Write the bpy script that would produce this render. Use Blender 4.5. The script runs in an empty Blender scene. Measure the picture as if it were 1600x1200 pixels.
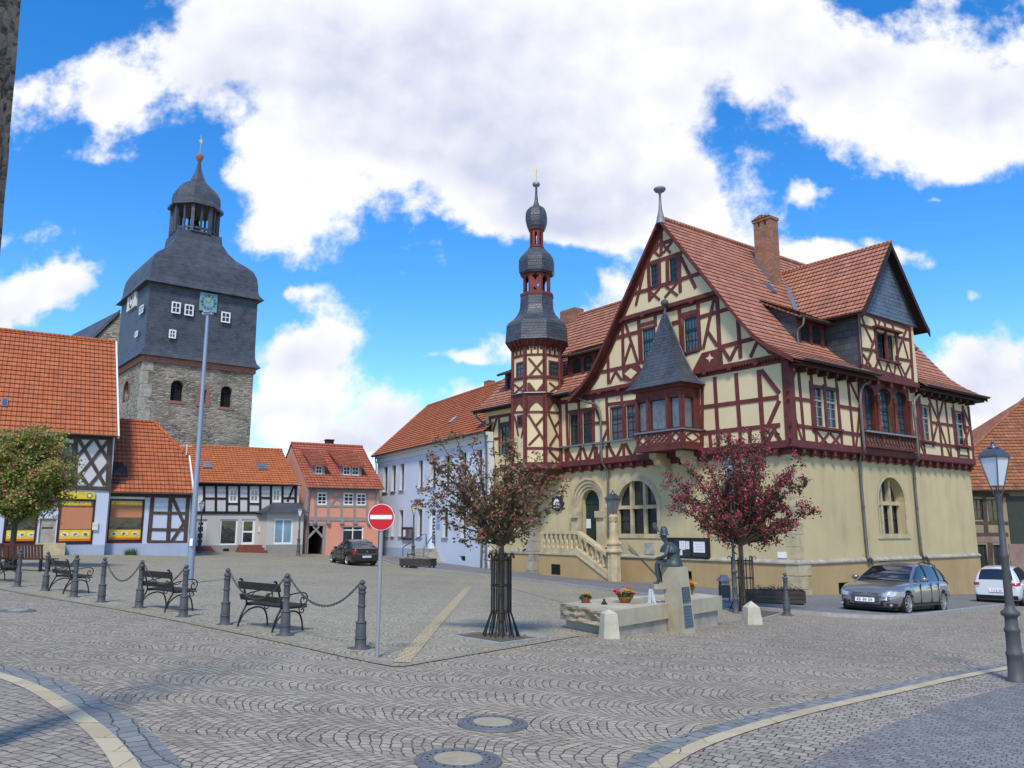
import bpy, bmesh, math, random
from mathutils import Vector, Matrix
from mathutils.geometry import tessellate_polygon
from math import sin, cos, pi, radians, sqrt, atan2, hypot

scene = bpy.context.scene
COL = scene.collection
# ------------------------------------------------------------------ camera
FPX = 1260.0
PITCH = math.atan(224 / FPX)
CP, SP = cos(PITCH), sin(PITCH)
CZ = 1.67
cam_data = bpy.data.cameras.new("camera")
cam_data.sensor_width = 36.0
cam_data.lens = 36.0 * FPX / 1600.0
cam_data.clip_start = 0.1
cam_data.clip_end = 5000.0
cam = bpy.data.objects.new("camera", cam_data)
COL.objects.link(cam)
cam.location = (0, 0, CZ)
cam.rotation_euler = (radians(90) + PITCH, 0, 0)
scene.camera = cam

# ------------------------------------------------------------------ exposure, sun, sky
scene.view_settings.view_transform = 'Standard'
scene.view_settings.look = 'None'
scene.view_settings.exposure = 0.12
scene.view_settings.gamma = 1.0
scene.cycles.max_bounces = 6
scene.cycles.transparent_max_bounces = 12
SUN_AZ = radians(-173)      # compass style: 0 = +Y, positive towards +X ; where the sun stands
SUN_EL = radians(52)
sun_data = bpy.data.lights.new("sun", 'SUN')
sun_data.energy = 3.3
sun_data.angle = radians(10)
sun_data.color = (1.0, 0.93, 0.83)
sun = bpy.data.objects.new("sun", sun_data)
COL.objects.link(sun)
sdir = Vector((sin(SUN_AZ) * cos(SUN_EL), cos(SUN_AZ) * cos(SUN_EL), sin(SUN_EL)))
sun.rotation_euler = sdir.to_track_quat('Z', 'Y').to_euler()
sun.location = sdir * 100

def ray(px, py):
    dx, dy = px - 800.0, 600.0 - py
    r = Vector((dx, FPX * CP - dy * SP, FPX * SP + dy * CP))
    return r / r.y
CAMP = Vector((0, 0, CZ))

world = bpy.data.worlds.new("World")
scene.world = world
world.use_nodes = True
nt = world.node_tree
nt.nodes.clear()
def wn(t, **k):
    n = nt.nodes.new(t)
    for a, b in k.items(): setattr(n, a, b)
    return n
def wl(a, b): nt.links.new(a, b)
def wmath(op, a, b=None, c=None, clamp=False):
    n = wn('ShaderNodeMath', operation=op, use_clamp=clamp)
    for i, v in enumerate((a, b, c)):
        if v is None: continue
        if isinstance(v, (int, float)): n.inputs[i].default_value = v
        else: wl(v, n.inputs[i])
    return n.outputs[0]
wout = wn('ShaderNodeOutputWorld')
wbg = wn('ShaderNodeBackground'); wbg.inputs[1].default_value = 0.11
wl(wbg.outputs[0], wout.inputs[0])
sky = wn('ShaderNodeTexSky', sky_type='NISHITA')
sky.sun_disc = False
sky.sun_elevation = SUN_EL
sky.sun_rotation = SUN_AZ
sky.air_density = 1.0; sky.dust_density = 0.2; sky.ozone_density = 3.5
hs = wn('ShaderNodeHueSaturation'); hs.inputs['Saturation'].default_value = 1.36; hs.inputs['Value'].default_value = 2.0
hs.inputs['Hue'].default_value = 0.505
wl(sky.outputs[0], hs.inputs['Color'])
tc = wn('ShaderNodeTexCoord')
sep = wn('ShaderNodeSeparateXYZ'); wl(tc.outputs['Generated'], sep.inputs[0])
ay = wmath('MAXIMUM', wmath('ABSOLUTE', sep.outputs[1]), 0.05)
cx = wmath('DIVIDE', sep.outputs[0], ay)
cz_ = wmath('DIVIDE', sep.outputs[2], ay)
comb = wn('ShaderNodeCombineXYZ'); wl(cx, comb.inputs[0]); wl(cz_, comb.inputs[1])
# domain warp so that the cloud outlines are ragged
def wnoise(scale, detail, rough, vec, color=False, w=0.0):
    n = wn('ShaderNodeTexNoise'); n.noise_dimensions = '3D'
    n.inputs['Scale'].default_value = scale; n.inputs['Detail'].default_value = detail
    n.inputs['Roughness'].default_value = rough
    m = wn('ShaderNodeMapping'); m.inputs['Location'].default_value = (w, w * .7, w * 1.3)
    wl(vec, m.inputs[0]); wl(m.outputs[0], n.inputs['Vector'])
    return n.outputs['Color'] if color else n.outputs['Fac']
warpc = wnoise(3.2, 5, .6, comb.outputs[0], True, 3.1)
wv = wn('ShaderNodeVectorMath', operation='MULTIPLY_ADD')
wl(warpc, wv.inputs[0]); wv.inputs[1].default_value = (.20, .14, 0)
wv2 = wn('ShaderNodeVectorMath', operation='SUBTRACT'); wl(comb.outputs[0], wv2.inputs[0]); wv2.inputs[1].default_value = (.10, .07, 0)
wl(wv2.outputs[0], wv.inputs[2])
P = wv.outputs[0]
# clouds stand at these bearings and heights: (x, y, half-width, half-height, density) in picture pixels of the survey
CLOUDS = [(420,70,210,105,1.0),(700,110,320,140,1.0),(1150,80,500,140,1.0),(1440,190,250,80,1.0),(860,260,200,80,1.0),
 (1010,300,230,50,.8),(460,300,90,100,.9),(560,190,150,60,.8),(900,345,190,38,.7),(160,130,45,60,.6),(105,245,70,22,.45),
 (35,365,80,36,.7),(80,460,130,40,.8),(20,505,60,26,.8),(465,550,75,60,.9),(430,605,60,60,.8),(425,655,60,25,.7),
 (600,655,110,52,1.0),(500,690,90,20,.8),(740,610,90,25,.6),(710,557,46,13,.75),(775,535,48,20,.75),(925,470,80,36,.85),(975,425,40,26,.7),
 (1290,400,110,36,.95),(1390,400,60,18,.7),(1540,560,140,62,1.1),(1590,640,100,50,1.0),(1520,610,90,30,.9),(1510,452,34,15,.7),(1283,300,26,13,.7),(450,465,40,14,.6),(250,320,18,40,.5),(640,560,20,9,.4),(1420,300,24,8,.45),(1330,440,30,8,.4),
 (-250,200,300,120,1.0),(-300,500,300,90,.9),(1950,150,320,120,1.0),(2000,520,260,80,1.0),(800,-320,900,180,1.0),(400,-700,900,200,.8)]
acc = None
for (x, y, rx, ry, dn) in CLOUDS:
    c = ray(x, y); e1 = ray(x + rx, y); e2 = ray(x, y - ry)
    sx, sy = 1 / max(.004, abs(e1.x - c.x)), 1 / max(.004, abs(e2.z - c.z))
    m = wn('ShaderNodeVectorMath', operation='MULTIPLY_ADD'); wl(P, m.inputs[0])
    m.inputs[1].default_value = (sx, sy, 0); m.inputs[2].default_value = (-c.x * sx, -c.z * sy, 0)
    l = wn('ShaderNodeVectorMath', operation='DOT_PRODUCT'); wl(m.outputs[0], l.inputs[0]); wl(m.outputs[0], l.inputs[1])
    g = wmath('MULTIPLY', wmath('EXPONENT', wmath('MULTIPLY', l.outputs['Value'], -1.0)), dn)
    acc = g if acc is None else wmath('ADD', acc, g)
acc = wmath('MINIMUM', acc, 1.5)
fb = wnoise(6.0, 9, .62, comb.outputs[0], False, 1.7)
fb2 = wnoise(2.6, 7, .6, comb.outputs[0], False, 8.2)
dens = wmath('ADD', acc, wmath('MULTIPLY', wmath('SUBTRACT', fb, .5), 2.9))
mr = wn('ShaderNodeMapRange'); mr.interpolation_type = 'SMOOTHSTEP'
wl(dens, mr.inputs[0]); mr.inputs[1].default_value = .46; mr.inputs[2].default_value = .92
# cloud brightness: thick middles are greyer and lilac, rims are white
# shading of the cloud lumps: compare the noise with itself a little towards the sun
rel = wn('ShaderNodeVectorMath', operation='ADD'); wl(comb.outputs[0], rel.inputs[0]); rel.inputs[1].default_value = (-.012, .03, 0)
fb3 = wnoise(6.0, 3, .5, rel.outputs[0], False, 1.7); fb4 = wnoise(6.0, 3, .5, comb.outputs[0], False, 1.7)
relief = wmath('MULTIPLY', wmath('SUBTRACT', fb3, fb4), 2.0)
thick = wmath('MULTIPLY', wmath('SUBTRACT', acc, .62), 1.1, clamp=True)
tn = wmath('MULTIPLY', thick, wmath('ADD', wmath('MULTIPLY', fb2, 3.4), -1.15, clamp=True), clamp=True)
crm = wn('ShaderNodeMix', data_type='RGBA'); wl(wmath('ADD', tn, relief, clamp=True), crm.inputs[0])
crm.inputs[6].default_value = (8.9, 8.9, 9.1, 1); crm.inputs[7].default_value = (5.3, 5.7, 7.3, 1)
fin = wn('ShaderNodeMix', data_type='RGBA'); wl(mr.outputs[0], fin.inputs[0]); wl(hs.outputs[0], fin.inputs[6]); wl(crm.outputs[2], fin.inputs[7])
wl(fin.outputs[2], wbg.inputs[0])
world.cycles.sampling_method = 'MANUAL'; world.cycles.sample_map_resolution = 512

# ------------------------------------------------------------------ ground shape (measured heights)
GC = [-0.0269170999438784, -0.01641450175498362, -0.000163723857443392, -0.0002988195122914802, -0.00016647451278211726, -2.5752269288318183e-06, 2.241256230139428e-06, 4.380108311374289e-06, 4.948588955369487e-06]
def gz(x, y):
    x = max(-38, min(38, x)); y = max(-14, min(70, y))
    return GC[0]*x+GC[1]*y+GC[2]*x*x+GC[3]*x*y+GC[4]*y*y+GC[5]*x*y*y+GC[6]*y**3+GC[7]*x*x*y+GC[8]*x**3
def G(px, py):
    r = ray(px, py); t = 1.0; pt = CAMP.copy()
    while t < 150:
        q = CAMP + r * t
        if q.z < gz(q.x, q.y):
            lo, hi = t - .25, t
            for _ in range(20):
                m = (lo + hi) / 2; q = CAMP + r * m
                if q.z < gz(q.x, q.y): hi = m
                else: lo = m
            q = CAMP + r * hi
            return Vector((q.x, q.y, gz(q.x, q.y)))
        t += .25
    return CAMP + r * 150

# ------------------------------------------------------------------ mesh builder
Z = Vector((0, 0, 1))
def V(*a): return Vector(a)
class MB:
    def __init__(s): s.v = []; s.f = []; s.uv = []; s.mi = []; s.m = 0; s.sm = []
    def add(s, vs, fs, uvs=None, smooth=False):
        b = len(s.v); s.v += [Vector(v) for v in vs]
        for i, f in enumerate(fs):
            s.f.append([b + k for k in f]); s.uv.append(uvs[i] if uvs else None); s.mi.append(s.m); s.sm.append(smooth)
        return s
    def face(s, pts, uv=None): return s.add(pts, [list(range(len(pts)))], [uv] if uv else None)
    def boxv(s, o, a, b, c):
        o, a, b, c = Vector(o), Vector(a), Vector(b), Vector(c)
        if a.cross(b).dot(c) < 0: a, b = b, a
        p = [o, o+a, o+a+b, o+b, o+c, o+a+c, o+a+b+c, o+b+c]
        return s.add(p, [[3,2,1,0],[4,5,6,7],[0,1,5,4],[1,2,6,5],[2,3,7,6],[3,0,4,7]])
    def box(s, cx, cy, z0, sx, sy, sz, rot=0):
        c, n = cos(rot), sin(rot); a = V(c, n, 0) * sx; b = V(-n, c, 0) * sy
        return s.boxv(V(cx, cy, z0) - a/2 - b/2, a, b, V(0, 0, sz))
    def bar(s, a, b, w, h=None, up=Z):
        a, b = Vector(a), Vector(b); h = h or w; d = (b - a).normalized()
        x = d.cross(Vector(up))
        if x.length < 1e-4: x = d.cross(V(1, 0, 0))
        x.normalize(); y = x.cross(d).normalized()
        return s.boxv(a - x*w/2 - y*h/2, x*w, y*h, b - a)
    def tube(s, pts, r, n=8, cap=True, smooth=True):
        pts = [Vector(p) for p in pts]; m = len(pts)
        rs = r if isinstance(r, (list, tuple)) else [r] * m
        d0 = (pts[1]-pts[0]).normalized()
        x = d0.cross(Z)
        if x.length < 1e-3: x = V(1, 0, 0)
        x.normalize(); vs = []
        for i, p in enumerate(pts):
            d = (pts[min(i+1, m-1)] - pts[max(i-1, 0)])
            if d.length < 1e-9: d = d0
            d.normalize(); x = (x - d * x.dot(d))
            if x.length < 1e-5: x = d.orthogonal()
            x.normalize(); y = d.cross(x)
            for k in range(n):
                a = 2*pi*k/n; vs.append(p + (x*cos(a) + y*sin(a)) * rs[i])
        fs = [[i*n+k, i*n+(k+1) % n, (i+1)*n+(k+1) % n, (i+1)*n+k] for i in range(m-1) for k in range(n)]
        s.add(vs, fs, smooth=smooth)
        if cap: s.add(vs[:n], [list(range(n))[::-1]]); s.add(vs[-n:], [list(range(n))])
        return s
    def lathe(s, prof, n=16, c=(0, 0, 0), smooth=True, a0=0.0, squash=1.0):
        c = Vector(c); vs = []
        for (r, z) in prof:
            for k in range(n):
                a = 2*pi*k/n + a0; vs.append(c + V(r*cos(a), r*sin(a)*squash, z))
        m = len(prof)
        fs = [[i*n+k, i*n+(k+1) % n, (i+1)*n+(k+1) % n, (i+1)*n+k] for i in range(m-1) for k in range(n)]
        s.add(vs, fs, smooth=smooth)
        if prof[0][0] > 1e-4: s.add(vs[:n], [list(range(n))[::-1]])
        if prof[-1][0] > 1e-4: s.add(vs[-n:], [list(range(n))])
        return s
    def prism(s, poly, off):
        # planar polygon (any shape) extruded by a vector
        poly = [Vector(p) for p in poly]; off = Vector(off); n = len(poly)
        nr = Vector((0, 0, 0))
        for i in range(n): nr += poly[i].cross(poly[(i+1) % n])
        if nr.dot(off) > 0: poly = poly[::-1]
        tri = tessellate_polygon([poly])
        b = [p + off for p in poly]
        def orient(t, pts, want):
            a = (pts[t[1]]-pts[t[0]]).cross(pts[t[2]]-pts[t[0]])
            return list(t) if a.dot(want) > 0 else list(t)[::-1]
        s.add(poly, [orient(t, poly, -off) for t in tri]); s.add(b, [orient(t, b, off) for t in tri])
        s.add(poly + b, [[i, n+i, n+(i+1) % n, (i+1) % n][::-1] for i in range(n)])
        return s
    def holed(s, outer, holes, inward):
        # planar wall with openings; reveals run along vector inward
        outer = [Vector(p) for p in outer]; holes = [[Vector(p) for p in h] for h in holes]; inward = Vector(inward)
        tri = tessellate_polygon([outer] + holes); allp = outer + [p for h in holes for p in h]
        fs = []
        for t in tri:
            a = (allp[t[1]]-allp[t[0]]).cross(allp[t[2]]-allp[t[0]])
            if a.length < 1e-9: continue
            fs.append(list(t) if a.dot(inward) < 0 else list(t)[::-1])
        s.add(allp, fs)
        for h in holes:
            n = len(h); c = sum(h, Vector()) / n
            for i in range(n):
                p, q = h[i], h[(i+1) % n]
                nn = (q-p).cross(inward)
                f = [p, q, q+inward, p+inward]
                if nn.dot(c - (p+q)/2) < 0: f = f[::-1]
                s.face(f)
        return s
    def obj(s, name, mat, parent=None, origin=None, sharp=None):
        me = bpy.data.meshes.new(name)
        o = Vector(origin) if origin is not None else (Vector(ORIG[parent]) if parent is not None and parent in ORIG else Vector())
        me.from_pydata([v - o for v in s.v], [], s.f)
        uvl = me.uv_layers.new(name="UVMap")
        for p in me.polygons:
            ex = s.uv[p.index]; p.use_smooth = s.sm[p.index]; p.material_index = s.mi[p.index]
            if ex:
                for li, q in zip(p.loop_indices, ex): uvl.data[li].uv = q
            else:
                n = p.normal; t = Z.cross(n)
                t = V(1, 0, 0) if t.length < .05 else t.normalized()
                b = n.cross(t)
                for li in p.loop_indices:
                    q = s.v[me.loops[li].vertex_index]; uvl.data[li].uv = (q.dot(t), q.dot(b))
        for m in (mat if isinstance(mat, (list, tuple)) else [mat]): me.materials.append(m)
        ob = bpy.data.objects.new(name, me); COL.objects.link(ob)
        if parent is not None: ob.parent = parent
        elif origin is not None: ob.location = o
        return ob
ORIG = {}
def thing(name, label, cat, loc=(0, 0, 0), group=None, rotz=0):
    o = bpy.data.objects.new(name, None); COL.objects.link(o)
    o.empty_display_size = .2
    o.location = loc; o.rotation_euler = (0, 0, rotz); o['label'] = label; o['category'] = cat
    if group: o['group'] = group
    ORIG[o] = Vector((0, 0, 0)) if rotz else Vector(loc)
    return o
def part(parent, name, mb, mat, label=None):
    # child of a part: meshes are stored relative to the root's origin, so a sub-part needs no offset either
    root = parent
    ob = mb.obj(name, mat, None, None)
    while root.parent is not None: root = root.parent
    o = ORIG.get(root, Vector())
    for v in ob.data.vertices: v.co -= o
    ob.parent = parent
    if label: ob['label'] = label
    return ob
def tag(o, label, cat, group=None):
    o['label'] = label; o['category'] = cat
    if group: o['group'] = group
    return o
def struct(name, mb, mat):
    o = mb.obj(name, mat); o['kind'] = 'structure'; return o
def dup(root, loc, rotz=None, label=None):
    r = root.copy(); COL.objects.link(r); r.location = loc
    if rotz is not None: r.rotation_euler = (0, 0, rotz)
    if label: r['label'] = label
    def rec(src, dst):
        for ch in list(src.children):
            c = ch.copy(); COL.objects.link(c); c.parent = dst; rec(ch, c)
    rec(root, r)
    return r

# a vertical plane: origin, horizontal direction, outward normal
class Fr:
    def __init__(s, o, u, n=None):
        s.o = Vector(o); s.u = Vector(u).normalized()
        s.n = Vector(n).normalized() if n else s.u.cross(Z)
        if not n and s.n.dot(CAMP - s.o) < 0: s.n = -s.n
    def p(s, u, z, d=0): return s.o + s.u*u + Z*z + s.n*d
    def px(s, x, y, d=0):
        r = ray(x, y); o = s.o + s.n*d
        t = (o - CAMP).dot(s.n) / r.dot(s.n); q = CAMP + r*t - s.o
        return q.dot(s.u), q.z
    def q(s, x, y, d=0, off=0):
        u, z = s.px(x, y, d); return s.p(u, z, d + off)
    def sh(s, d): return Fr(s.o + s.n*d, s.u, s.n)
def crop(x0, y0, k): return lambda x, y: (x0 + x/k, y0 + y/k)
def ident(x, y): return (x, y)

# ------------------------------------------------------------------ materials
def C(h, k=1.0):
    h = h.lstrip('#'); o = []
    for i in (0, 2, 4):
        x = int(h[i:i+2], 16) / 255
        o.append((x/12.92 if x <= .04045 else ((x+.055)/1.055)**2.4) * k)
    return (o[0], o[1], o[2], 1.0)
class NB:
    def __init__(s, name, rough=.8, metal=0.0, spec=.3):
        s.m = bpy.data.materials.new(name); s.m.use_nodes = True; s.t = s.m.node_tree
        s.b = s.t.nodes['Principled BSDF']
        s.b.inputs['Roughness'].default_value = rough; s.b.inputs['Metallic'].default_value = metal
        s.b.inputs['Specular IOR Level'].default_value = spec
    def n(s, t, **k):
        n = s.t.nodes.new(t)
        for a, b in k.items(): setattr(n, a, b)
        return n
    def l(s, v, inp):
        if v is None: return
        if isinstance(v, bpy.types.NodeSocket): s.t.links.new(v, inp)
        elif isinstance(v, (int, float)) and inp.type == 'RGBA': inp.default_value = (v, v, v, 1)
        else: inp.default_value = v
    def math(s, op, a, b=None, c=None, clamp=False):
        n = s.n('ShaderNodeMath', operation=op, use_clamp=clamp)
        for i, v in enumerate((a, b, c)): s.l(v, n.inputs[i])
        return n.outputs[0]
    def coord(s, kind='UV'): return s.n('ShaderNodeTexCoord').outputs[kind]
    def map(s, v, scale=(1, 1, 1), loc=(0, 0, 0), rot=(0, 0, 0)):
        n = s.n('ShaderNodeMapping'); s.l(v, n.inputs[0])
        n.inputs['Scale'].default_value = scale; n.inputs['Location'].default_value = loc; n.inputs['Rotation'].default_value = rot
        return n.outputs[0]
    def noise(s, v, scale=5, detail=3, rough=.5, color=False):
        n = s.n('ShaderNodeTexNoise'); s.l(v, n.inputs['Vector'])
        n.inputs['Scale'].default_value = scale; n.inputs['Detail'].default_value = detail; n.inputs['Roughness'].default_value = rough
        return n.outputs['Color' if color else 'Fac']
    def vor(s, v, scale=5, feature='F1', rand=1.0, out='Distance'):
        n = s.n('ShaderNodeTexVoronoi', feature=feature); s.l(v, n.inputs['Vector'])
        n.inputs['Scale'].default_value = scale; n.inputs['Randomness'].default_value = rand
        return n.outputs[out]
    def brick(s, v, w, h, mortar=.01, smooth=.3, c1=(0,0,0,1), c2=(1,1,1,1), cm=(.5,.5,.5,1), offset=.5, bias=0.0):
        n = s.n('ShaderNodeTexBrick'); s.l(v, n.inputs['Vector']); n.offset = offset
        n.inputs['Scale'].default_value = 1; n.inputs['Brick Width'].default_value = w; n.inputs['Row Height'].default_value = h
        n.inputs['Mortar Size'].default_value = mortar; n.inputs['Mortar Smooth'].default_value = smooth; n.inputs['Bias'].default_value = bias
        s.l(c1, n.inputs['Color1']); s.l(c2, n.inputs['Color2']); s.l(cm, n.inputs['Mortar'])
        return n.outputs['Color'], n.outputs['Fac']
    def ramp(s, f, stops):
        n = s.n('ShaderNodeValToRGB'); s.l(f, n.inputs[0]); e = n.color_ramp.elements
        while len(e) < len(stops): e.new(.5)
        for el, (p, c) in zip(e, stops): el.position = p; el.color = c if len(c) == 4 else (*c, 1)
        return n.outputs[0]
    def mr(s, f, a, b, c=0.0, d=1.0):
        n = s.n('ShaderNodeMapRange'); s.l(f, n.inputs[0])
        for i, v in enumerate((a, b, c, d)): n.inputs[i+1].default_value = v
        return n.outputs[0]
    def mix(s, f, a, b, mode='MIX'):
        n = s.n('ShaderNodeMix', data_type='RGBA', blend_type=mode); s.l(f, n.inputs[0]); s.l(a, n.inputs[6]); s.l(b, n.inputs[7])
        return n.outputs[2]
    def bump(s, h, strength=.5, dist=.02, prev=None):
        n = s.n('ShaderNodeBump'); s.l(h, n.inputs['Height']); n.inputs['Strength'].default_value = strength; n.inputs['Distance'].default_value = dist
        if prev is not None: s.l(prev, n.inputs['Normal'])
        return n.outputs[0]
    def col(s, c): s.l(c, s.b.inputs['Base Color']); return s
    def nor(s, v): s.l(v, s.b.inputs['Normal']); return s
    def ro(s, v): s.l(v, s.b.inputs['Roughness']); return s

def m_plaster(name, col, var=.12, dirt='#6b6250', dirtamt=.25, scale=.5):
    b = NB(name, .9); v = b.coord('Object')
    n1 = b.noise(v, scale, 6, .6); n2 = b.noise(v, 9, 4, .6)
    st = b.noise(b.map(v, (1.3, 1.3, .18)), 1.6, 5, .65)
    c = b.mix(b.mr(n1, .3, .7, 0, 1), [x*(1-var) for x in col[:3]] + [1], [min(1, x*(1+var*.6)) for x in col[:3]] + [1])
    c = b.mix(b.mr(st, .5, .8, 0, dirtamt*.3), c, C(dirt))
    c = b.mix(b.mr(n2, .3, .7, 0, .12), c, [x*.75 for x in col[:3]] + [1])
    b.col(c); b.nor(b.bump(b.noise(v, 30, 4, .6), .35, .01)); return b.m
def m_plain(name, col, rough=.6, metal=0.0, var=.15, spec=.3, nscale=6, bump=.15):
    b = NB(name, rough, metal, spec); v = b.coord('Object'); n = b.noise(v, nscale, 4, .6)
    b.col(b.mix(b.mr(n, .25, .75), [x*(1-var) for x in col[:3]] + [1], [min(1, x*(1+var)) for x in col[:3]] + [1]))
    if bump: b.nor(b.bump(b.noise(v, nscale*8, 3, .6), bump, .01))
    return b.m
def m_timber(name, col, var=.25):
    b = NB(name, .65, 0, .25); v = b.coord('Object')
    n = b.noise(v, 3, 4, .6); g = b.noise(b.map(v, (20, 20, 2)), 2, 4, .6)
    c = b.mix(b.mr(n, .3, .7), [x*(1-var) for x in col[:3]] + [1], [x*(1+var) for x in col[:3]] + [1])
    c = b.mix(b.mr(g, .45, .8, 0, .35), c, [x*.5 for x in col[:3]] + [1])
    b.col(c); b.nor(b.bump(g, .25, .01)); return b.m
def m_tiles(name, c1, c2, dark, wave=.24, moss='#4a4438', mossamt=.35):
    # pantiles: one course every 0.33 m (modelled as real steps), rolls across
    b = NB(name, .8, 0, .25); uv = b.coord('UV'); ob = b.coord('Object')
    col, fac = b.brick(uv, wave, .33, .006, .2, c1, c2, [(x+y)*.4 for x, y in zip(c1[:3], dark[:3])]+[1], 0.0)
    n = b.noise(ob, .7, 5, .65); n2 = b.noise(ob, 5, 4, .6)
    od, _f = b.brick(b.map(uv, (1, 1, 1), (wave*7, .33*5, 0)), wave, .33, 0, 0, (0, 0, 0, 1), (1, 1, 1, 1), (0, 0, 0, 1)); col = b.mix(b.mr(od, .78, 1.0, 0, .55), col, [x*1.6 for x in dark[:3]]+[1]); col = b.mix(b.mr(od, .22, .0, 0, .35), col, [min(1, x*1.35+.05) for x in c2[:3]]+[1])
    col = b.mix(b.mr(n2, .3, .75, 0, .45), col, dark)
    col = b.mix(b.mr(n, .5, .78, 0, mossamt), col, C(moss))
    sp = b.n('ShaderNodeSeparateXYZ'); b.l(uv, sp.inputs[0])
    w = b.math('SINE', b.math('MULTIPLY', sp.outputs[0], 2*pi/wave))
    gap = b.mr(b.math('FRACT', b.math('DIVIDE', sp.outputs[1], .33)), .0, .10, 1, 0)  # painted shade: dark colour band for the gap under each tile lip
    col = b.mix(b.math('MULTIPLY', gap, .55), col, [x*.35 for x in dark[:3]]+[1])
    w = b.math('ADD', w, b.math('MULTIPLY', fac, -.6))
    b.col(col); b.nor(b.bump(w, .9, .03)); return b.m
def m_slate(name, c1, c2, w=.28, h=.2):
    b = NB(name, .5, 0, .45); uv = b.coord('UV'); ob = b.coord('Object')
    col, fac = b.brick(uv, w, h, .012, .25, c1, c2, (.012, .014, .018, 1), .5)
    n = b.noise(ob, .9, 5, .65); n2 = b.noise(uv, 7, 3, .6)
    col = b.mix(b.mr(n, .35, .75, 0, .5), col, [x*1.9 for x in c2[:3]] + [1])
    sp = b.n('ShaderNodeSeparateXYZ'); b.l(uv, sp.inputs[0])
    ramp = b.math('FRACT', b.math('DIVIDE', sp.outputs[1], h))
    hgt = b.math('ADD', b.math('MULTIPLY', ramp, -.8), b.math('MULTIPLY', fac, -.8))
    b.col(col); b.nor(b.bump(b.math('ADD', hgt, b.math('MULTIPLY', n2, .6)), .7, .02)); b.ro(b.mr(n2, .3, .7, .38, .62)); return b.m
def m_rubble(name, cs, mortar, w=.5, h=.16):
    b = NB(name, .9); uv = b.coord('UV'); ob = b.coord('Object')
    d = b.noise(uv, 1.6, 4, .6, True)
    wv = b.n('ShaderNodeVectorMath', operation='MULTIPLY_ADD'); b.l(d, wv.inputs[0]); wv.inputs[1].default_value = (.5, .22, 0); b.l(uv, wv.inputs[2])
    st = b.map(wv.outputs[0], (1/w, 1/h, 1))
    e = b.vor(st, 1, 'DISTANCE_TO_EDGE', .9); cc = b.vor(st, 1, 'F1', .9, 'Color')
    sp = b.n('ShaderNodeSeparateColor'); b.l(cc, sp.inputs[0])
    col = b.ramp(sp.outputs[0], [(0, cs[0]), (.35, cs[1]), (.7, cs[2]), (1, cs[3])])
    col = b.mix(b.mr(b.noise(uv, 6, 5, .65), .3, .8, 0, .5), col, mortar)
    edge = b.mr(e, .02, .10)
    big = b.noise(uv, .35, 3, .5)
    col = b.mix(b.math('SUBTRACT', 1.0, edge), col, b.mix(b.mr(big, .4, .6), mortar, [x*.25 for x in mortar[:3]] + [1]))
    b.col(col); b.nor(b.bump(b.math('ADD', b.mr(e, 0, .22), b.math('MULTIPLY', b.noise(uv, 10, 4, .6), .5)), .9, .05)); return b.m
def m_brickwall(name, c1, c2, mortar, w=.25, h=.08):
    b = NB(name, .85); uv = b.coord('UV'); ob = b.coord('Object')
    col, fac = b.brick(uv, w, h, .01, .3, c1, c2, mortar)
    col = b.mix(b.mr(b.noise(ob, 2, 5, .65), .35, .75, 0, .5), col, C('#3a2c26'))
    b.col(col); b.nor(b.bump(b.math('MULTIPLY', fac, -1.0), .6, .02)); return b.m
def m_glass(name, col=(.018, .022, .026, 1), rough=.05, wob=.10, spec=.6):
    b = NB(name, rough, 0, spec); v = b.coord('Object'); b.col(b.mix(b.mr(b.noise(v, .8, 3, .5), .35, .65), col, [x*1.5 for x in col[:3]] + [1]))
    b.nor(b.bump(b.noise(v, 1.7, 2, .5), wob, .05)); return b.m

M_CREAM = m_plaster('cream infill plaster', (.66, .545, .33, 1), .07, dirtamt=.12)
M_CREAM2 = m_plaster('cream wall plaster', (.54, .445, .25, 1), .16, dirtamt=1.0, scale=.35)
M_OCHRE = m_plaster('ochre plinth plaster', (.44, .31, .15, 1), .14, dirtamt=.9)
M_RED = m_timber('oxblood timber', (.128, .034, .030, 1))
M_REDMET = m_timber('lantern red timber', (.19, .045, .035, 1))
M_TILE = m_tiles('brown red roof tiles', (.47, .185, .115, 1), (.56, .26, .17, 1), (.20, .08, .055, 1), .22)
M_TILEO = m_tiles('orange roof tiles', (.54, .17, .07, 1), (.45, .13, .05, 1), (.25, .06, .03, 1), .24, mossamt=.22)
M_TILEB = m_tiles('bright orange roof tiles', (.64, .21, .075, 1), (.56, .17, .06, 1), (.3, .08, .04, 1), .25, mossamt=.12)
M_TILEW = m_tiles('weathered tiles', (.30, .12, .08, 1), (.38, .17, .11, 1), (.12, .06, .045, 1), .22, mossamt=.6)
M_SLATE = m_slate('slate', (.034, .038, .046, 1), (.060, .068, .082, 1), .42, .30)
M_SLATEF = m_slate('fine slate', (.032, .037, .046, 1), (.06, .067, .08, 1), .22, .16)
M_SLATEB = m_slate('blue slate', (.06, .085, .12, 1), (.095, .125, .165, 1), .3, .2)
M_RUBBLE = m_rubble('rubble stone', [(.09,.085,.08,1), (.24,.215,.17,1), (.38,.33,.25,1), (.13,.105,.10,1)], (.36, .32, .25, 1), .60, .19)
M_SAND = m_plain('sandstone', (.46, .38, .235, 1), .9, var=.3, nscale=2.2, bump=.5)
M_SANDG = m_plain('grey sandstone', (.34, .315, .26, 1), .9, var=.35, nscale=2.5, bump=.5)
M_REDSAND = m_plain('red sandstone', (.28, .13, .095, 1), .9, var=.25, nscale=3)
M_ZINC = m_plain('zinc', (.24, .25, .27, 1), .45, .6, .15, .5, 3, 0)
M_GUTTER = m_plain('old gutter metal', (.16, .15, .14, 1), .55, .5, .2, .4, 3, 0)
M_GLASS = m_glass('window glass')
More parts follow.
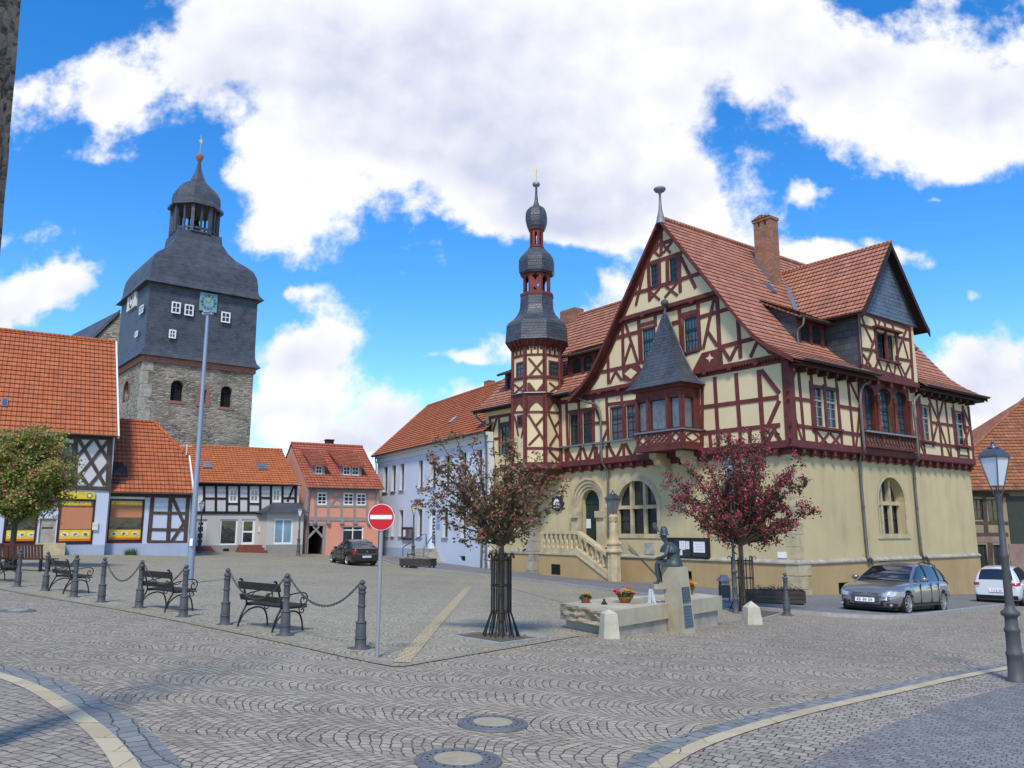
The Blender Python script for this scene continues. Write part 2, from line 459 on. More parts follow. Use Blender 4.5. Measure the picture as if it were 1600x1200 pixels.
M_GLASSB = m_glass('blue window glass', (.05, .07, .10, 1), .03, .15, 1.0)
M_WHITE = m_plain('white paint', (.74, .74, .72, 1), .5, var=.05, bump=0)
M_DGREEN = m_plain('dark green paint', (.018, .035, .032, 1), .45, var=.2, bump=0)
M_DARK = m_plain('dark void', (.012, .011, .010, 1), .9, var=.2, bump=0)
M_BRICK = m_brickwall('chimney brick', (.27, .105, .06, 1), (.40, .19, .11, 1), (.28, .22, .17, 1))
M_IRON = m_plain('cast iron grey', (.075, .076, .08, 1), .55, .1, .2, .4, 8, .2)
M_BLACK = m_plain('black iron', (.022, .022, .024, 1), .45, .4, .3, .4, 8, .1)
M_GOLD = m_plain('gilt', (.85, .55, .12, 1), .3, .9, .1, .5, 4, 0)
M_PAPER = m_plain('paper', (.78, .78, .80, 1), .8, var=.06, bump=0)

def m_cobble(name, c1, c2, c3, joint, size=.105, strip=1.25, R=.80, rot=0.0, straight=False, bump=.9, moss=0.0):
    b = NB(name, .72, 0, .35); g = b.coord('Object')
    v = b.map(g, (1, 1, 1), (0, 0, 0), (0, 0, rot))
    d = b.noise(v, .8, 4, .55, True)
    wv = b.n('ShaderNodeVectorMath', operation='MULTIPLY_ADD'); b.l(d, wv.inputs[0]); wv.inputs[1].default_value = (.42, .42, 0); b.l(v, wv.inputs[2])
    d2 = b.noise(v, 9, 2, .5, True)
    wv2 = b.n('ShaderNodeVectorMath', operation='MULTIPLY_ADD'); b.l(d2, wv2.inputs[0]); wv2.inputs[1].default_value = (.035, .035, 0); b.l(wv.outputs[0], wv2.inputs[2])
    if straight:
        vec = wv2.outputs[0]
    else:
        sp = b.n('ShaderNodeSeparateXYZ'); b.l(wv2.outputs[0], sp.inputs[0])
        yn = b.math('DIVIDE', sp.outputs[1], strip)
        s_ = b.math('MULTIPLY', b.math('SUBTRACT', b.math('FRACT', yn), .5), strip)
        arc = b.math('SQRT', b.math('SUBTRACT', R*R, b.math('MULTIPLY', s_, s_)))
        a = b.math('ADD', sp.outputs[0], arc)
        a = b.math('ADD', a, b.math('MULTIPLY', b.math('FLOOR', yn), .437))
        th = b.math('MULTIPLY', b.math('ARCSINE', b.math('DIVIDE', s_, R)), R)
        cb = b.n('ShaderNodeCombineXYZ'); b.l(th, cb.inputs[0]); b.l(a, cb.inputs[1]); vec = cb.outputs[0]
    rnd, fac = b.brick(vec, size*1.05, size, .0075, .6, (0, 0, 0, 1), (1, 1, 1, 1), (.5, .5, .5, 1))
    col = b.ramp(b.math('ADD', rnd, b.math('MULTIPLY', b.math('SUBTRACT', b.noise(v, 5.5, 2, .5), .5), 1.1)), [(.05, c1), (.5, c2), (.95, c3)])
    big = b.noise(v, .22, 4, .6)
    col = b.mix(b.mr(big, .35, .65, 0, .35), col, [x*1.25 for x in c3[:3]] + [1])
    col = b.mix(b.mr(b.noise(v, .09, 3, .6), .45, .7, 0, .3), col, [x*.72 for x in c1[:3]] + [1])
    jc = b.mix(b.mr(b.noise(v, 4.5, 3, .6), .38, .66, 0, .75), [x*.6 for x in joint[:3]]+[1], c2)
    if moss: jc = b.mix(b.mr(b.noise(v, .35, 5, .65), .42, .62, 0, 1), jc, C('#8a8560', moss))
    col = b.mix(b.mr(fac, .3, .85), col, jc)
    b.col(col)
    h = b.math('ADD', b.math('MULTIPLY', b.math('POWER', fac, .8), -1.0), b.math('MULTIPLY', b.noise(v, 35, 3, .6), .25))
    b.nor(b.bump(h, bump, .03)); b.ro(b.mr(b.noise(v, 30, 2, .5), .3, .7, .6, .85)); return b.m
M_COB = m_cobble('fan laid granite setts', (.235, .20, .15, 1), (.315, .275, .205, 1), (.40, .35, .265, 1), (.07, .057, .04, 1), size=.095, strip=1.1, R=.72, rot=.22, moss=.3, bump=.85)
M_COBSQ = m_cobble('square setts with mossy joints', (.25, .222, .158, 1), (.33, .30, .215, 1), (.41, .37, .27, 1), (.075, .07, .05, 1), .10, 1.2, .8, .35, moss=.5)
M_COBP = m_cobble('small pavement setts', (.22, .19, .155, 1), (.295, .26, .21, 1), (.375, .33, .265, 1), (.05, .045, .035, 1), .115, straight=True, rot=.5)
M_COBG = m_cobble('bluish pavement setts', (.15, .146, .145, 1), (.195, .19, .186, 1), (.245, .238, .228, 1), (.08, .078, .075, 1), .085, straight=True, rot=.62, bump=.5)
M_KERBY = m_cobble('yellow kerb stones', (.40, .33, .20, 1), (.46, .39, .25, 1), (.50, .43, .28, 1), (.12, .10, .07, 1), .45, straight=True, bump=.3)
M_GRAN = m_plain('pale granite kerb', (.33, .32, .29, 1), .85, var=.25, nscale=5, bump=.4)

# ------------------------------------------------------------------ ground sheets
def gsheet(name, mat, f, lift):
    mb = MB(); f(mb); o = struct(name, mb, mat); return o
def grid_ground(mb):
    xs = [-600, -200, -90] + [-44 + 2*i for i in range(45)] + [90, 200, 600]
    ys = [-600, -120, -40] + [-14 + 2*i for i in range(44)] + [120, 250, 700]
    vs = [V(x, y, gz(x, y)) for y in ys for x in xs]; n = len(xs)
    mb.add(vs, [[j*n+i, j*n+i+1, (j+1)*n+i+1, (j+1)*n+i] for j in range(len(ys)-1) for i in range(n-1)], smooth=True)
mb = MB(); grid_ground(mb); struct('ground', mb, M_COB)
def resample(pts, step):
    out = [Vector(pts[0])]
    for a, b in zip(pts, pts[1:]):
        a, b = Vector(a), Vector(b); k = max(1, int((b-a).length/step))
        out += [a + (b-a)*(i/k) for i in range(1, k+1)]
    return out
def smooth_path(pts, n=6):
    p = [Vector(q) for q in pts]; p = [p[0]*2-p[1]] + p + [p[-1]*2-p[-2]]; out = []
    for i in range(1, len(p)-2):
        for k in range(n):
            t = k/n; out.append(.5*((2*p[i]) + (-p[i-1]+p[i+1])*t + (2*p[i-1]-5*p[i]+4*p[i+1]-p[i+2])*t*t + (-p[i-1]+3*p[i]-3*p[i+1]+p[i+2])*t**3))
    out.append(p[-2]); return out
def ribbon(mb, pts, w0, w1, lift, h=0.0, block=None, gap=.008):
    # a strip that follows the ground between offsets w0 and w1 to the left of the path
    pts = [V(p.x, p.y, 0) for p in pts]; m = len(pts); L = []; R_ = []; dist = [0]
    for i in range(m):
        d = (pts[min(i+1, m-1)]-pts[max(i-1, 0)]).normalized(); nn = V(-d.y, d.x, 0)
        L.append(pts[i]+nn*w1); R_.append(pts[i]+nn*w0)
        if i: dist.append(dist[-1]+(pts[i]-pts[i-1]).length)
    def g(p, z=0): return V(p.x, p.y, gz(p.x, p.y)+lift+z)
    for i in range(m-1):
        a, b, c, d = R_[i], R_[i+1], L[i+1], L[i]
        mb.add([g(a), g(b), g(c), g(d)], [[0, 1, 2, 3]] if w1 > w0 else [[3, 2, 1, 0]])
        if h:
            for p, q in ((a, b), (c, d)): mb.add([g(p, -h), g(q, -h), g(q), g(p)], [[0, 1, 2, 3], [3, 2, 1, 0]][:1])
def gpoly(mb, pts, lift, step=2.5):
    # polygon laid on the ground, cut on a grid so that it follows it
    pts = [(p.x, p.y) for p in pts]
    def clip(poly, ax, val, keep):
        out = []
        for i in range(len(poly)):
            a, b = poly[i], poly[(i+1) % len(poly)]; da, db = (a[ax]-val)*keep, (b[ax]-val)*keep
            if da >= 0: out.append(a)
            if da*db < 0: t = da/(da-db); out.append((a[0]+(b[0]-a[0])*t, a[1]+(b[1]-a[1])*t))
        return out
    x0, x1 = min(p[0] for p in pts), max(p[0] for p in pts); y0, y1 = min(p[1] for p in pts), max(p[1] for p in pts)
    tris = tessellate_polygon([[V(p[0], p[1], 0) for p in pts]])
    for t in tris:
        T = [pts[k] for k in t]
        tx0, tx1 = min(p[0] for p in T), max(p[0] for p in T); ty0, ty1 = min(p[1] for p in T), max(p[1] for p in T)
        gx = math.floor(tx0/step)*step
        while gx < tx1:
            c1 = clip(clip(T, 0, gx, 1), 0, gx+step, -1)
            gy = math.floor(ty0/step)*step
            while gy < ty1 and len(c1) > 2:
                c = clip(clip(c1, 1, gy, 1), 1, gy+step, -1)
                if len(c) > 2:
                    ar = sum(c[i][0]*c[(i+1) % len(c)][1]-c[(i+1) % len(c)][0]*c[i][1] for i in range(len(c)))
                    if abs(ar) > 1e-7:
                        if ar < 0: c = c[::-1]
                        mb.face([V(p[0], p[1], gz(p[0], p[1])+lift) for p in c])
                gy += step
            gx += step
# the square itself (mossy setts) behind the row of bollards
sq = [G(-60, 908), G(300, 972), G(618, 1040), G(820, 1008), G(1010, 978), G(1230, 968), G(900, 912), G(700, 886), G(600, 876), G(300, 866), G(-60, 868)]
mb = MB(); gpoly(mb, sq, .004); struct('town_square', mb, M_COBSQ)
# bluish pavement along the town hall, raised on a kerb
kerb = smooth_path([G(590, 873), G(645, 887), G(760, 900), G(900, 917), G(1060, 938), G(1200, 955), G(1330, 965), G(1420, 966), G(1500, 956), G(1600, 945), G(1760, 930)], 8)
far = [V(40, 42, 0), V(25, 52, 0), V(12, 44, 0), V(0, 56, 0), V(-10, 72, 0)]
mb = MB(); gpoly(mb, [V(p.x, p.y, 0) for p in kerb] + far, .09); struct('pavement', mb, M_COBG)
mb = MB(); ribbon(mb, kerb, -.06, .10, .096, .12); struct('kerb', mb, M_GRAN)
# pavement at the lower left, edged with yellow and blue-grey stones
kl = smooth_path([G(-120, 1022), G(0, 1052), G(60, 1072), G(110, 1100), G(160, 1135), G(195, 1168), G(222, 1205), G(245, 1250), G(262, 1330)], 8)
mb = MB(); gpoly(mb, [V(p.x, p.y, 0) for p in kl] + [V(-1.2, 2.5, 0), V(-9, 2.5, 0), V(-12, 8, 0)], .008); struct('pavement_corner', mb, M_COBP)
mb = MB(); ribbon(mb, kl, 0, -.17, .014); struct('kerb_yellow', mb, M_KERBY)
M_BLUEST = m_cobble('blue grey gutter setts', (.14, .155, .155, 1), (.185, .20, .20, 1), (.24, .25, .235, 1), (.09, .08, .065, 1), .16, straight=True, rot=.9)
mb = MB(); ribbon(mb, kl, 0, .27, .010); struct('gutter_setts', mb, M_BLUEST)
# lower right: curb line and second pavement
kr = smooth_path([G(950, 1290), G(985, 1225), G(1050, 1178), G(1130, 1146), G(1250, 1112), G(1400, 1078), G(1500, 1056), G(1590, 1040), G(1720, 1018), G(1900, 1000)], 8)
mb = MB(); gpoly(mb, [V(p.x, p.y, 0) for p in kr] + [V(18, 10, 0), V(10, 3, 0), V(1.2, 2.5, 0)], .006); struct('pavement_near', mb, M_COBP)
mb = MB(); gpoly(mb, [G(1190, 1230), G(1330, 1158), G(1480, 1100), G(1600, 1068), G(1800, 1045), V(16, 9, 0), V(8, 3, 0), V(2.6, 3.2, 0)], .011); struct('pavement_near_blue', mb, M_COBG)
mb = MB(); ribbon(mb, kr, 0, -.15, .015); struct('kerb_near', mb, M_KERBY)
mb = MB(); ribbon(mb, kr, 0, .21, .010); struct('gutter_near', mb, M_BLUEST)
# yellow bands across the square
def band(pts, w, name, n=6, mat=None):
    mb = MB(); ribbon(mb, smooth_path(pts, n), -w/2, w/2, .012); struct(name, mb, mat or M_KERBY)
M_BAND = m_cobble('worn sand coloured setts', (.34, .30, .21, 1), (.31, .27, .185, 1), (.27, .245, .18, 1), (.13, .12, .09, 1), .115, straight=True, rot=.2)
M_BANDY = m_cobble('yellow brick setts', (.50, .41, .23, 1), (.46, .38, .22, 1), (.42, .35, .21, 1), (.22, .19, .13, 1), .11, straight=True, rot=-.25)
band([G(-80, 903), G(40, 928), G(200, 955), G(400, 995), G(560, 1030), G(622, 1042)], .14, 'stone_line', mat=M_BAND)
band([G(622, 1042), G(720, 1025), G(820, 1008), G(900, 994)], .14, 'stone_line', mat=M_BAND)
band([G(800, 920), G(860, 936), G(930, 955)], .12, 'stone_line', mat=M_BAND)
a0, a1 = G(627, 1036), G(732, 918)
band([a0, (a0+a1)/2, a1], .24, 'stone_band', mat=M_BANDY)
# manhole covers
M_MANH = m_plain('manhole iron', (.15, .155, .165, 1), .6, .3, .25, .5, 9, .3)
M_CONC = m_plain('cover concrete', (.34, .30, .21, 1), .9, var=.15, nscale=14, bump=.3)
def manhole(px, py, r, label):
    c = G(px, py); c.z += .014
    e = 1e-2; nx = V(-(gz(c.x+e, c.y)-gz(c.x-e, c.y))/(2*e), -(gz(c.x, c.y+e)-gz(c.x, c.y-e))/(2*e), 1).normalized()
    t = thing('manhole_cover', label, 'manhole', c); q = nx.to_track_quat('Z', 'Y').to_matrix()
    def ring(rs, zs, n=40):
        m = MB(); vs = []
        for (r_, z_) in zip(rs, zs): vs += [c + q @ V(r_*cos(2*pi*k/n), r_*sin(2*pi*k/n), z_) for k in range(n)]
        m.add(vs, [[i*n+k, i*n+(k+1) % n, (i+1)*n+(k+1) % n, (i+1)*n+k][::-1] for i in range(len(rs)-1) for k in range(n)])
        m.add(vs[-n:], [list(range(n))]); return m
    part(t, 'rim', ring([r, r*.985, r*.86, r*.85, .01], [-.01, .006, .008, .002, .002]), M_MANH)
    m = ring([r*.84, r*.82, r*.6], [.003, .010, .010])
    for k in range(20):
        a = 2*pi*k/20; h_ = MB(); h_.lathe([(r*.038, 0), (r*.036, .0115)], 6, c + q @ V(r*.71*cos(a), r*.71*sin(a), 0)); part(t, 'drain_hole', h_, M_DARK)
    part(t, 'grate', m, M_MANH)
    part(t, 'disc', ring([r*.56, r*.55, .01], [.008, .015, .016]), M_CONC)
manhole(770, 1132, .33, 'round manhole cover with pale concrete centre, the farther of two in the foreground')
manhole(716, 1190, .34, 'round manhole cover with pale concrete centre, nearest the camera at the bottom edge')
manhole(28, 955, .33, 'small round manhole cover at the far left of the road')

# ------------------------------------------------------------------ facade helpers
DK = [0]
def jit():
    DK[0] = (DK[0] + 1) % 11; return DK[0] * .0011
def rect_px(F, T, x0, y0, x1, y1, d=0):
    # picture rectangle -> (u0,u1,z0,z1) on the facade, read at the middle of its sides
    xm, ym = (x0+x1)/2, (y0+y1)/2
    ua = F.px(*T(x0, ym), d)[0]; ub = F.px(*T(x1, ym), d)[0]
    za = F.px(*T(xm, y1), d)[1]; zb = F.px(*T(xm, y0), d)[1]
    return min(ua, ub), max(ua, ub), min(za, zb), max(za, zb)
def rpoly(F, r, d=0): u0, u1, z0, z1 = r; return [F.p(u0, z0, d), F.p(u1, z0, d), F.p(u1, z1, d), F.p(u0, z1, d)]
def apoly(F, r, d=0, n=14, rise=None, grow=0):
    u0, u1, z0, z1 = r; u0 -= grow; u1 += grow; z1 += grow; hw = (u1-u0)/2; rise = rise or hw; c = (u0+u1)/2
    return [F.p(u0, z0, d), F.p(u1, z0, d)] + [F.p(c+hw*cos(pi*i/n), z1-rise+rise*sin(pi*i/n), d) for i in range(n+1)]
def beam(mb, F, a, b, w=.2, d0=-.04, d1=.035):
    # timber from (u,z) to (u,z), its face d1 proud of the wall
    a, b = V(a[0], a[1], 0), V(b[0], b[1], 0); t = (b-a)
    if t.length < .02: return
    t.normalize(); nn = V(-t.y, t.x, 0)*w*.47; j = jit()
    mb.prism([F.p(q.x, q.y, d0) for q in (a-nn, b-nn, b+nn, a+nn)], F.n*(d1-d0+j))
def beams(mb, F, T, lst, w=.2, d0=-.04, d1=.035):
    for l in lst:
        x0, y0, x1, y1 = l[:4]; beam(mb, F, F.px(*T(x0, y0)), F.px(*T(x1, y1)), l[4] if len(l) > 4 else w, d0, d1)
def window(parent, F, r, cols=2, rows=3, fmat=None, gmat=None, depth=.14, fw=.06, mw=.03, arch=False, rise=None, label=None, sill=None, transom=None, casing=None, cw=.1):
    # frame with bars, pane behind it, both set back in the opening
    fmat = fmat or M_WHITE; gmat = gmat or M_GLASS; u0, u1, z0, z1 = r; m = MB(); hw = (u1-u0)/2
    rise = (rise or hw) if arch else 0
    if arch:
        outer = apoly(F, r, -depth, rise=rise); inner = apoly(F, (u0+fw, u1-fw, z0+fw, z1-fw), -depth, rise=max(.02, rise-fw))
        m.holed(outer, [inner], -F.n*.05)
    else:
        m.prism(rpoly(F, (u0, u1, z0, z0+fw), -depth), -F.n*.05); m.prism(rpoly(F, (u0, u1, z1-fw, z1), -depth), -F.n*.05)
        m.prism(rpoly(F, (u0, u0+fw, z0+fw, z1-fw), -depth), -F.n*.05); m.prism(rpoly(F, (u1-fw, u1, z0+fw, z1-fw), -depth), -F.n*.05)
    def top(u):
        if not arch: return z1-fw
        c = (u0+u1)/2; k = min(.999, abs(u-c)/hw); return z1-rise+rise*sqrt(1-k*k)-fw*.5
    for i in range(1, cols):
        u = u0+(u1-u0)*i/cols; m.prism(rpoly(F, (u-mw/2, u+mw/2, z0+fw, top(u)), -depth-.004), -F.n*.04)
    for i in range(1, rows):
        z = z0+(z1-z0)*i/rows
        if arch and z > z1-rise:
            k = sqrt(max(0, 1-((z-(z1-rise))/rise)**2)); a, b = (u0+u1)/2-hw*k, (u0+u1)/2+hw*k
        else: a, b = u0, u1
        if b-a > .1: m.prism(rpoly(F, (a+fw*.7, b-fw*.7, z-mw/2, z+mw/2), -depth-.007), -F.n*.035)
    if transom is not None:
        z = z0+(z1-z0)*transom; m.prism(rpoly(F, (u0, u1, z-.045, z+.045), -depth+.012), -F.n*.05)
    w = part(parent, 'window', m, fmat, label)
    m = MB(); m.prism(apoly(F, (u0, u1, z0, z1), -depth-.03, rise=rise) if arch else rpoly(F, r, -depth-.03), -F.n*.01)
    part(w, 'pane', m, gmat)
    if sill:
        m = MB(); m.prism([F.p(u0-.06, z0-.07, -depth), F.p(u0-.06, z0, -depth), F.p(u0-.06, z0-.015, sill), F.p(u0-.06, z0-.07, sill)], F.u*(u1-u0+.12))
        part(w, 'sill', m, fmat if sill < .09 else M_SANDG)
    if casing:
        m = MB(); o = (u0-cw, u1+cw, z0-cw*.6, z1+cw)
        m.prism(rpoly(F, (o[0], u0, o[2], o[3]), .0), F.n*.02); m.prism(rpoly(F, (u1, o[1], o[2], o[3]), .0), F.n*.02)
        m.prism(rpoly(F, (u0, u1, z1, o[3]), .0), F.n*.02); m.prism(rpoly(F, (u0, u1, o[2], z0), .0), F.n*.02)
        part(w, 'surround', m, casing)
    return w
def dark_room(mb, F, r, depth=1.0):
    u0, u1, z0, z1 = r; mb.prism(rpoly(F, (u0-.3, u1+.3, z0-.3, z1+.3), -depth), -F.n*.02)
def courses(mb, S, poly, ch=.33, lip=.05, u_uv=0.0):
    # roof tiles in stepped courses.  S(u, w, h) -> point on the roof, poly in (u, w)
    w0 = min(p[1] for p in poly); w1 = max(p[1] for p in poly); n = max(1, int(math.ceil((w1-w0)/ch-1e-6)))
    def clip(pl, val, keep):
        out = []
        for i in range(len(pl)):
            a, b = pl[i], pl[(i+1) % len(pl)]; da, db = (a[1]-val)*keep, (b[1]-val)*keep
            if da >= 0: out.append(a)
            if da*db < 0: t = da/(da-db); out.append((a[0]+(b[0]-a[0])*t, a[1]+(b[1]-a[1])*t))
        return out
    for k in range(n):
        a, b = w0+k*ch, min(w1, w0+(k+1)*ch)
        c = clip(clip(poly, a, 1), b, -1)
        if len(c) < 3: continue
        def hh(w): return lip*(1-(w-a)/ch)+.004
        pts = [S(p[0], p[1]-(.05 if abs(p[1]-a) < 1e-5 and k else 0), hh(p[1])) for p in c]
        nr = (pts[1]-pts[0]).cross(pts[2]-pts[0]); up = S(c[0][0], c[0][1], 1) - S(c[0][0], c[0][1], 0)
        if len(pts) > 3: nr = nr + (pts[2]-pts[0]).cross(pts[3]-pts[0])
        uv = [(p[0], p[1]/ch*.33) for p in c]
        if nr.dot(up) < 0: pts = pts[::-1]; uv = uv[::-1]
        mb.face(pts, uv)
        lo = [p for p in c if abs(p[1]-a) < 1e-5]
        if len(lo) >= 2:
            x0, x1 = min(p[0] for p in lo), max(p[0] for p in lo)
            f = [S(x0, a, -.03), S(x1, a, -.03), S(x1, a, hh(a)), S(x0, a, hh(a))]
            nr = (f[1]-f[0]).cross(f[2]-f[0]); dn = S(x0, a, 0)-S(x0, a+.01, 0)
            mb.face(f if nr.dot(dn) > 0 else f[::-1], [(x0, a/ch*.33+.12), (x1, a/ch*.33+.12), (x1, a/ch*.33+.15), (x0, a/ch*.33+.15)])
def flatS(o, U, W):
    o, U, W = Vector(o), Vector(U).normalized(), Vector(W).normalized(); N = U.cross(W)
    if N.z < 0: N = -N
    return lambda u, w, h: o + U*u + W*w + N*h
def profS(o, U, A, prof):
    # curved roof: prof = [(a, z)...] from the eave to the ridge in the plane of A and Z
    o, U, A = Vector(o), Vector(U).normalized(), Vector(A).normalized(); ln = [0]
    for p, q in zip(prof, prof[1:]): ln.append(ln[-1]+hypot(q[0]-p[0], q[1]-p[1]))
    def S(u, w, h):
        w_ = max(0, min(ln[-1], w)); i = 0
        while i < len(ln)-2 and w_ > ln[i+1]: i += 1
        t = (w_-ln[i])/(ln[i+1]-ln[i]); p, q = prof[i], prof[i+1]; d = V(q[0]-p[0], q[1]-p[1], 0).normalized()
        n = V(-d.y, d.x, 0)
        if n.y < 0: n = -n
        ex = w-w_
        return o + U*u + A*(p[0]+(q[0]-p[0])*t+n.x*h+d.x*ex) + Z*(p[1]+(q[1]-p[1])*t+n.y*h+d.y*ex)
    return S, ln[-1]
def pipe(parent, pts, r=.06, name='downpipe', mat=None):
    m = MB(); m.tube(smooth_path(pts, 3) if len(pts) > 2 else pts, r, 8)
    for p, q in zip(pts, pts[1:]):
        p, q = Vector(p), Vector(q)
        if (q-p).length > 2.0:
            for t in (.15, .5, .85): c = p.lerp(q, t); m.lathe([(r*1.25, -.03), (r*1.25, .03)], 8, c)
    return part(parent, name, m, mat or M_GUTTER)
def gutter(parent, a, b, out, r=.09, mat=None):
    a, b, out = Vector(a), Vector(b), Vector(out).normalized(); m = MB(); n = 7; vs = []
    for e in (a, b):
        for k in range(n): t = pi*k/(n-1); vs.append(e + out*(-cos(t)*r) + Z*(-sin(t)*r))
    m.add(vs, [[k, k+1, n+k+1, n+k] for k in range(n-1)], smooth=True); m.add(vs, [[k, k+1, n+k+1, n+k][::-1] for k in range(n-1)])
    m.face(vs[:n]); m.face(vs[n:][::-1]); m.bar(a+out*r, b+out*r, .03)
    return part(parent, 'gutter', m, mat or M_GUTTER)

# ================================================================== TOWN HALL
HC = V(11.78, 34, -1.11); HD = V(-.604, .797, 0); HS = V(.797, .604, 0)
hall = thing('town_hall', 'cream and oxblood half timbered town hall with red tiled roofs, slate turret and front oriel', 'town hall', HC)
FF = Fr(HC, HD); FS = Fr(HC, HS)
UF, US = FF.sh(.3), FS.sh(.3)
LF, LS = 21.9, 16.4
T2 = crop(800, 700, 4.615); T4 = crop(1240, 680, 3.75); T3 = crop(860, 820, 4.444)
# ---- ground floor
door_r = rect_px(FF, T2, 505, 300, 632, 690)
door_r = (door_r[0], door_r[1], 1.75, door_r[3])
win_r = rect_px(FF, T2, 757, 235, 1045, 618)
winL_r = rect_px(FF, T2, 50, 400, 110, 556)
bas1 = rect_px(FF, T2, 288, 838, 348, 912)
winR_r = (1.9, 3.9, win_r[2], win_r[3]-.1)
bas2 = rect_px(FF, T3, 935, 320, 990, 410)
sw_r = rect_px(FS, T4, 500, 248, 652, 578)
bas3 = rect_px(FS, T4, 255, 862, 313, 938)
wf, pf, dk = MB(), MB(), MB()
wf.holed([FF.p(0, 1.3), FF.p(LF, 1.3), FF.p(LF, 6.2), FF.p(0, 6.2)], [apoly(FF, door_r), apoly(FF, win_r), rpoly(FF, winL_r), apoly(FF, winR_r)], -FF.n*.45)
wf.holed([FS.p(0, 1.3), FS.p(LS, 1.3), FS.p(LS, 6.2), FS.p(0, 6.2)], [apoly(FS, sw_r, rise=1.15)], -FS.n*.5)
wf.face([FF.p(LF, -2), FF.p(LF, 6.2), FF.p(LF, 6.2, -9), FF.p(LF, -2, -9)][::1]); wf.face([FS.p(LS, -2), FS.p(LS, 6.2), FS.p(LS, 6.2, -9), FS.p(LS, -2, -9)])
part(hall, 'wall', wf, M_CREAM2)
pf.holed([FF.p(-.08, -1.5, .08), FF.p(LF, -1.5, .08), FF.p(LF, 1.3, .08), FF.p(-.08, 1.3, .08)], [rpoly(FF, bas1, .08), rpoly(FF, bas2, .08)], -FF.n*.35)
pf.holed([FS.p(-.08, -1.8, .08), FS.p(LS, -1.8, .08), FS.p(LS, 1.3, .08), FS.p(-.08, 1.3, .08)], [rpoly(FS, bas3, .08)], -FS.n*.35)
part(hall, 'plinth', pf, M_OCHRE)
m = MB()
for F, L in ((FF, LF), (FS, LS)):
    m.prism([F.p(-.14, 1.28, -.05), F.p(-.14, 1.28, .15), F.p(-.14, 1.34, .15), F.p(-.14, 1.44, .02), F.p(-.14, 1.44, -.05)], F.u*(L+.14))
part(hall, 'stone_course', m, M_SANDG)
m = MB()
for i in range(5):                      # corner quoins
    z0, w = -1.3+i*.53, (.75 if i % 2 else .5)
    m.prism([FF.p(-.10, z0, .10), FF.p(w, z0, .10), FF.p(w, z0+.5, .10), FF.p(-.10, z0+.5, .10)], -FF.n*.05)
    m.prism([FS.p(-.115, z0, .115), FS.p(1.25-w, z0, .115), FS.p(1.25-w, z0+.5, .115), FS.p(-.115, z0+.5, .115)], -FS.n*.05)
for i in range(9):
    z0, w = 1.5+i*.5, (.5 if i % 2 else .32)
    m.prism([FF.p(-.012, z0, .012), FF.p(w, z0, .012), FF.p(w, z0+.47, .012), FF.p(-.012, z0+.47, .012)], -FF.n*.03)
    m.prism([FS.p(-.015, z0, .015), FS.p(.8-w, z0, .015), FS.p(.8-w, z0+.47, .015), FS.p(-.015, z0+.47, .015)], -FS.n*.03)
part(hall, 'quoin_stones', m, M_SAND)
for F, r in ((FF, bas1), (FF, bas2), (FS, bas3)):
    w = window(hall, F, (r[0]+.02, r[1]-.02, r[2]+.02, r[3]-.02), 3, 2, M_BLACK, M_DARK, .12, .04, .025)
def stone_window(F, r, cols, tr, rise=None, gm=M_GLASS, deep=.22, surround=.26):
    u0, u1, z0, z1 = r; m = MB(); hw = (u1-u0)/2; rise = rise or hw; c = (u0+u1)/2
    m.holed(apoly(F, r, .025, rise=rise, grow=surround), [apoly(F, r, .025, rise=rise)], -F.n*.06)
    zt = z0+(z1-z0)*tr; mw = .085 if cols > 2 else .1
    for i in range(1, cols):
        u = u0+(u1-u0)*i/cols; k = abs(u-c)/hw; zz = z1-rise+rise*sqrt(1-k*k)
        m.prism(rpoly(F, (u-mw, u+mw, z0, zz+.02), -deep+.12), -F.n*.2)
    m.prism(rpoly(F, (u0, u1, zt-.09, zt+.09), -deep+.13), -F.n*.2)
    m.prism(rpoly(F, (u0-.3, u1+.3, z0-.22, z0), .05), -F.n*.3)
    w = part(hall, 'stone_window', m, M_SAND)
    g = MB(); g.prism(apoly(F, r, -deep-.08, rise=rise), -F.n*.01); part(w, 'pane', g, gm)
    g = MB()
    for i in range(cols):
        a, b = u0+(u1-u0)*i/cols+(mw if i else .02), u0+(u1-u0)*(i+1)/cols-(mw if i < cols-1 else .02)
        g.prism(rpoly(F, (a, a+.05, z0, zt), -deep-.02), -F.n*.04); g.prism(rpoly(F, (b-.05, b, z0, zt), -deep-.02), -F.n*.04)
        g.prism(rpoly(F, (a+.05, b-.05, z0, z0+.05), -deep-.02), -F.n*.04); g.prism(rpoly(F, (a+.05, b-.05, zt-.15, zt-.09), -deep-.02), -F.n*.04)
        g.prism(rpoly(F, (a+.05, b-.05, (z0+zt)/2-.02, (z0+zt)/2+.02), -deep-.03), -F.n*.03)
    part(w, 'frame', g, M_DGREEN)
stone_window(FF, win_r, 3, .50)
stone_window(FF, winR_r, 3, .50)
stone_window(FS, sw_r, 3, .54, rise=1.15, deep=.40, surround=.12)
window(hall, FF, winL_r, 2, 3, M_DGREEN, M_GLASS, .2)
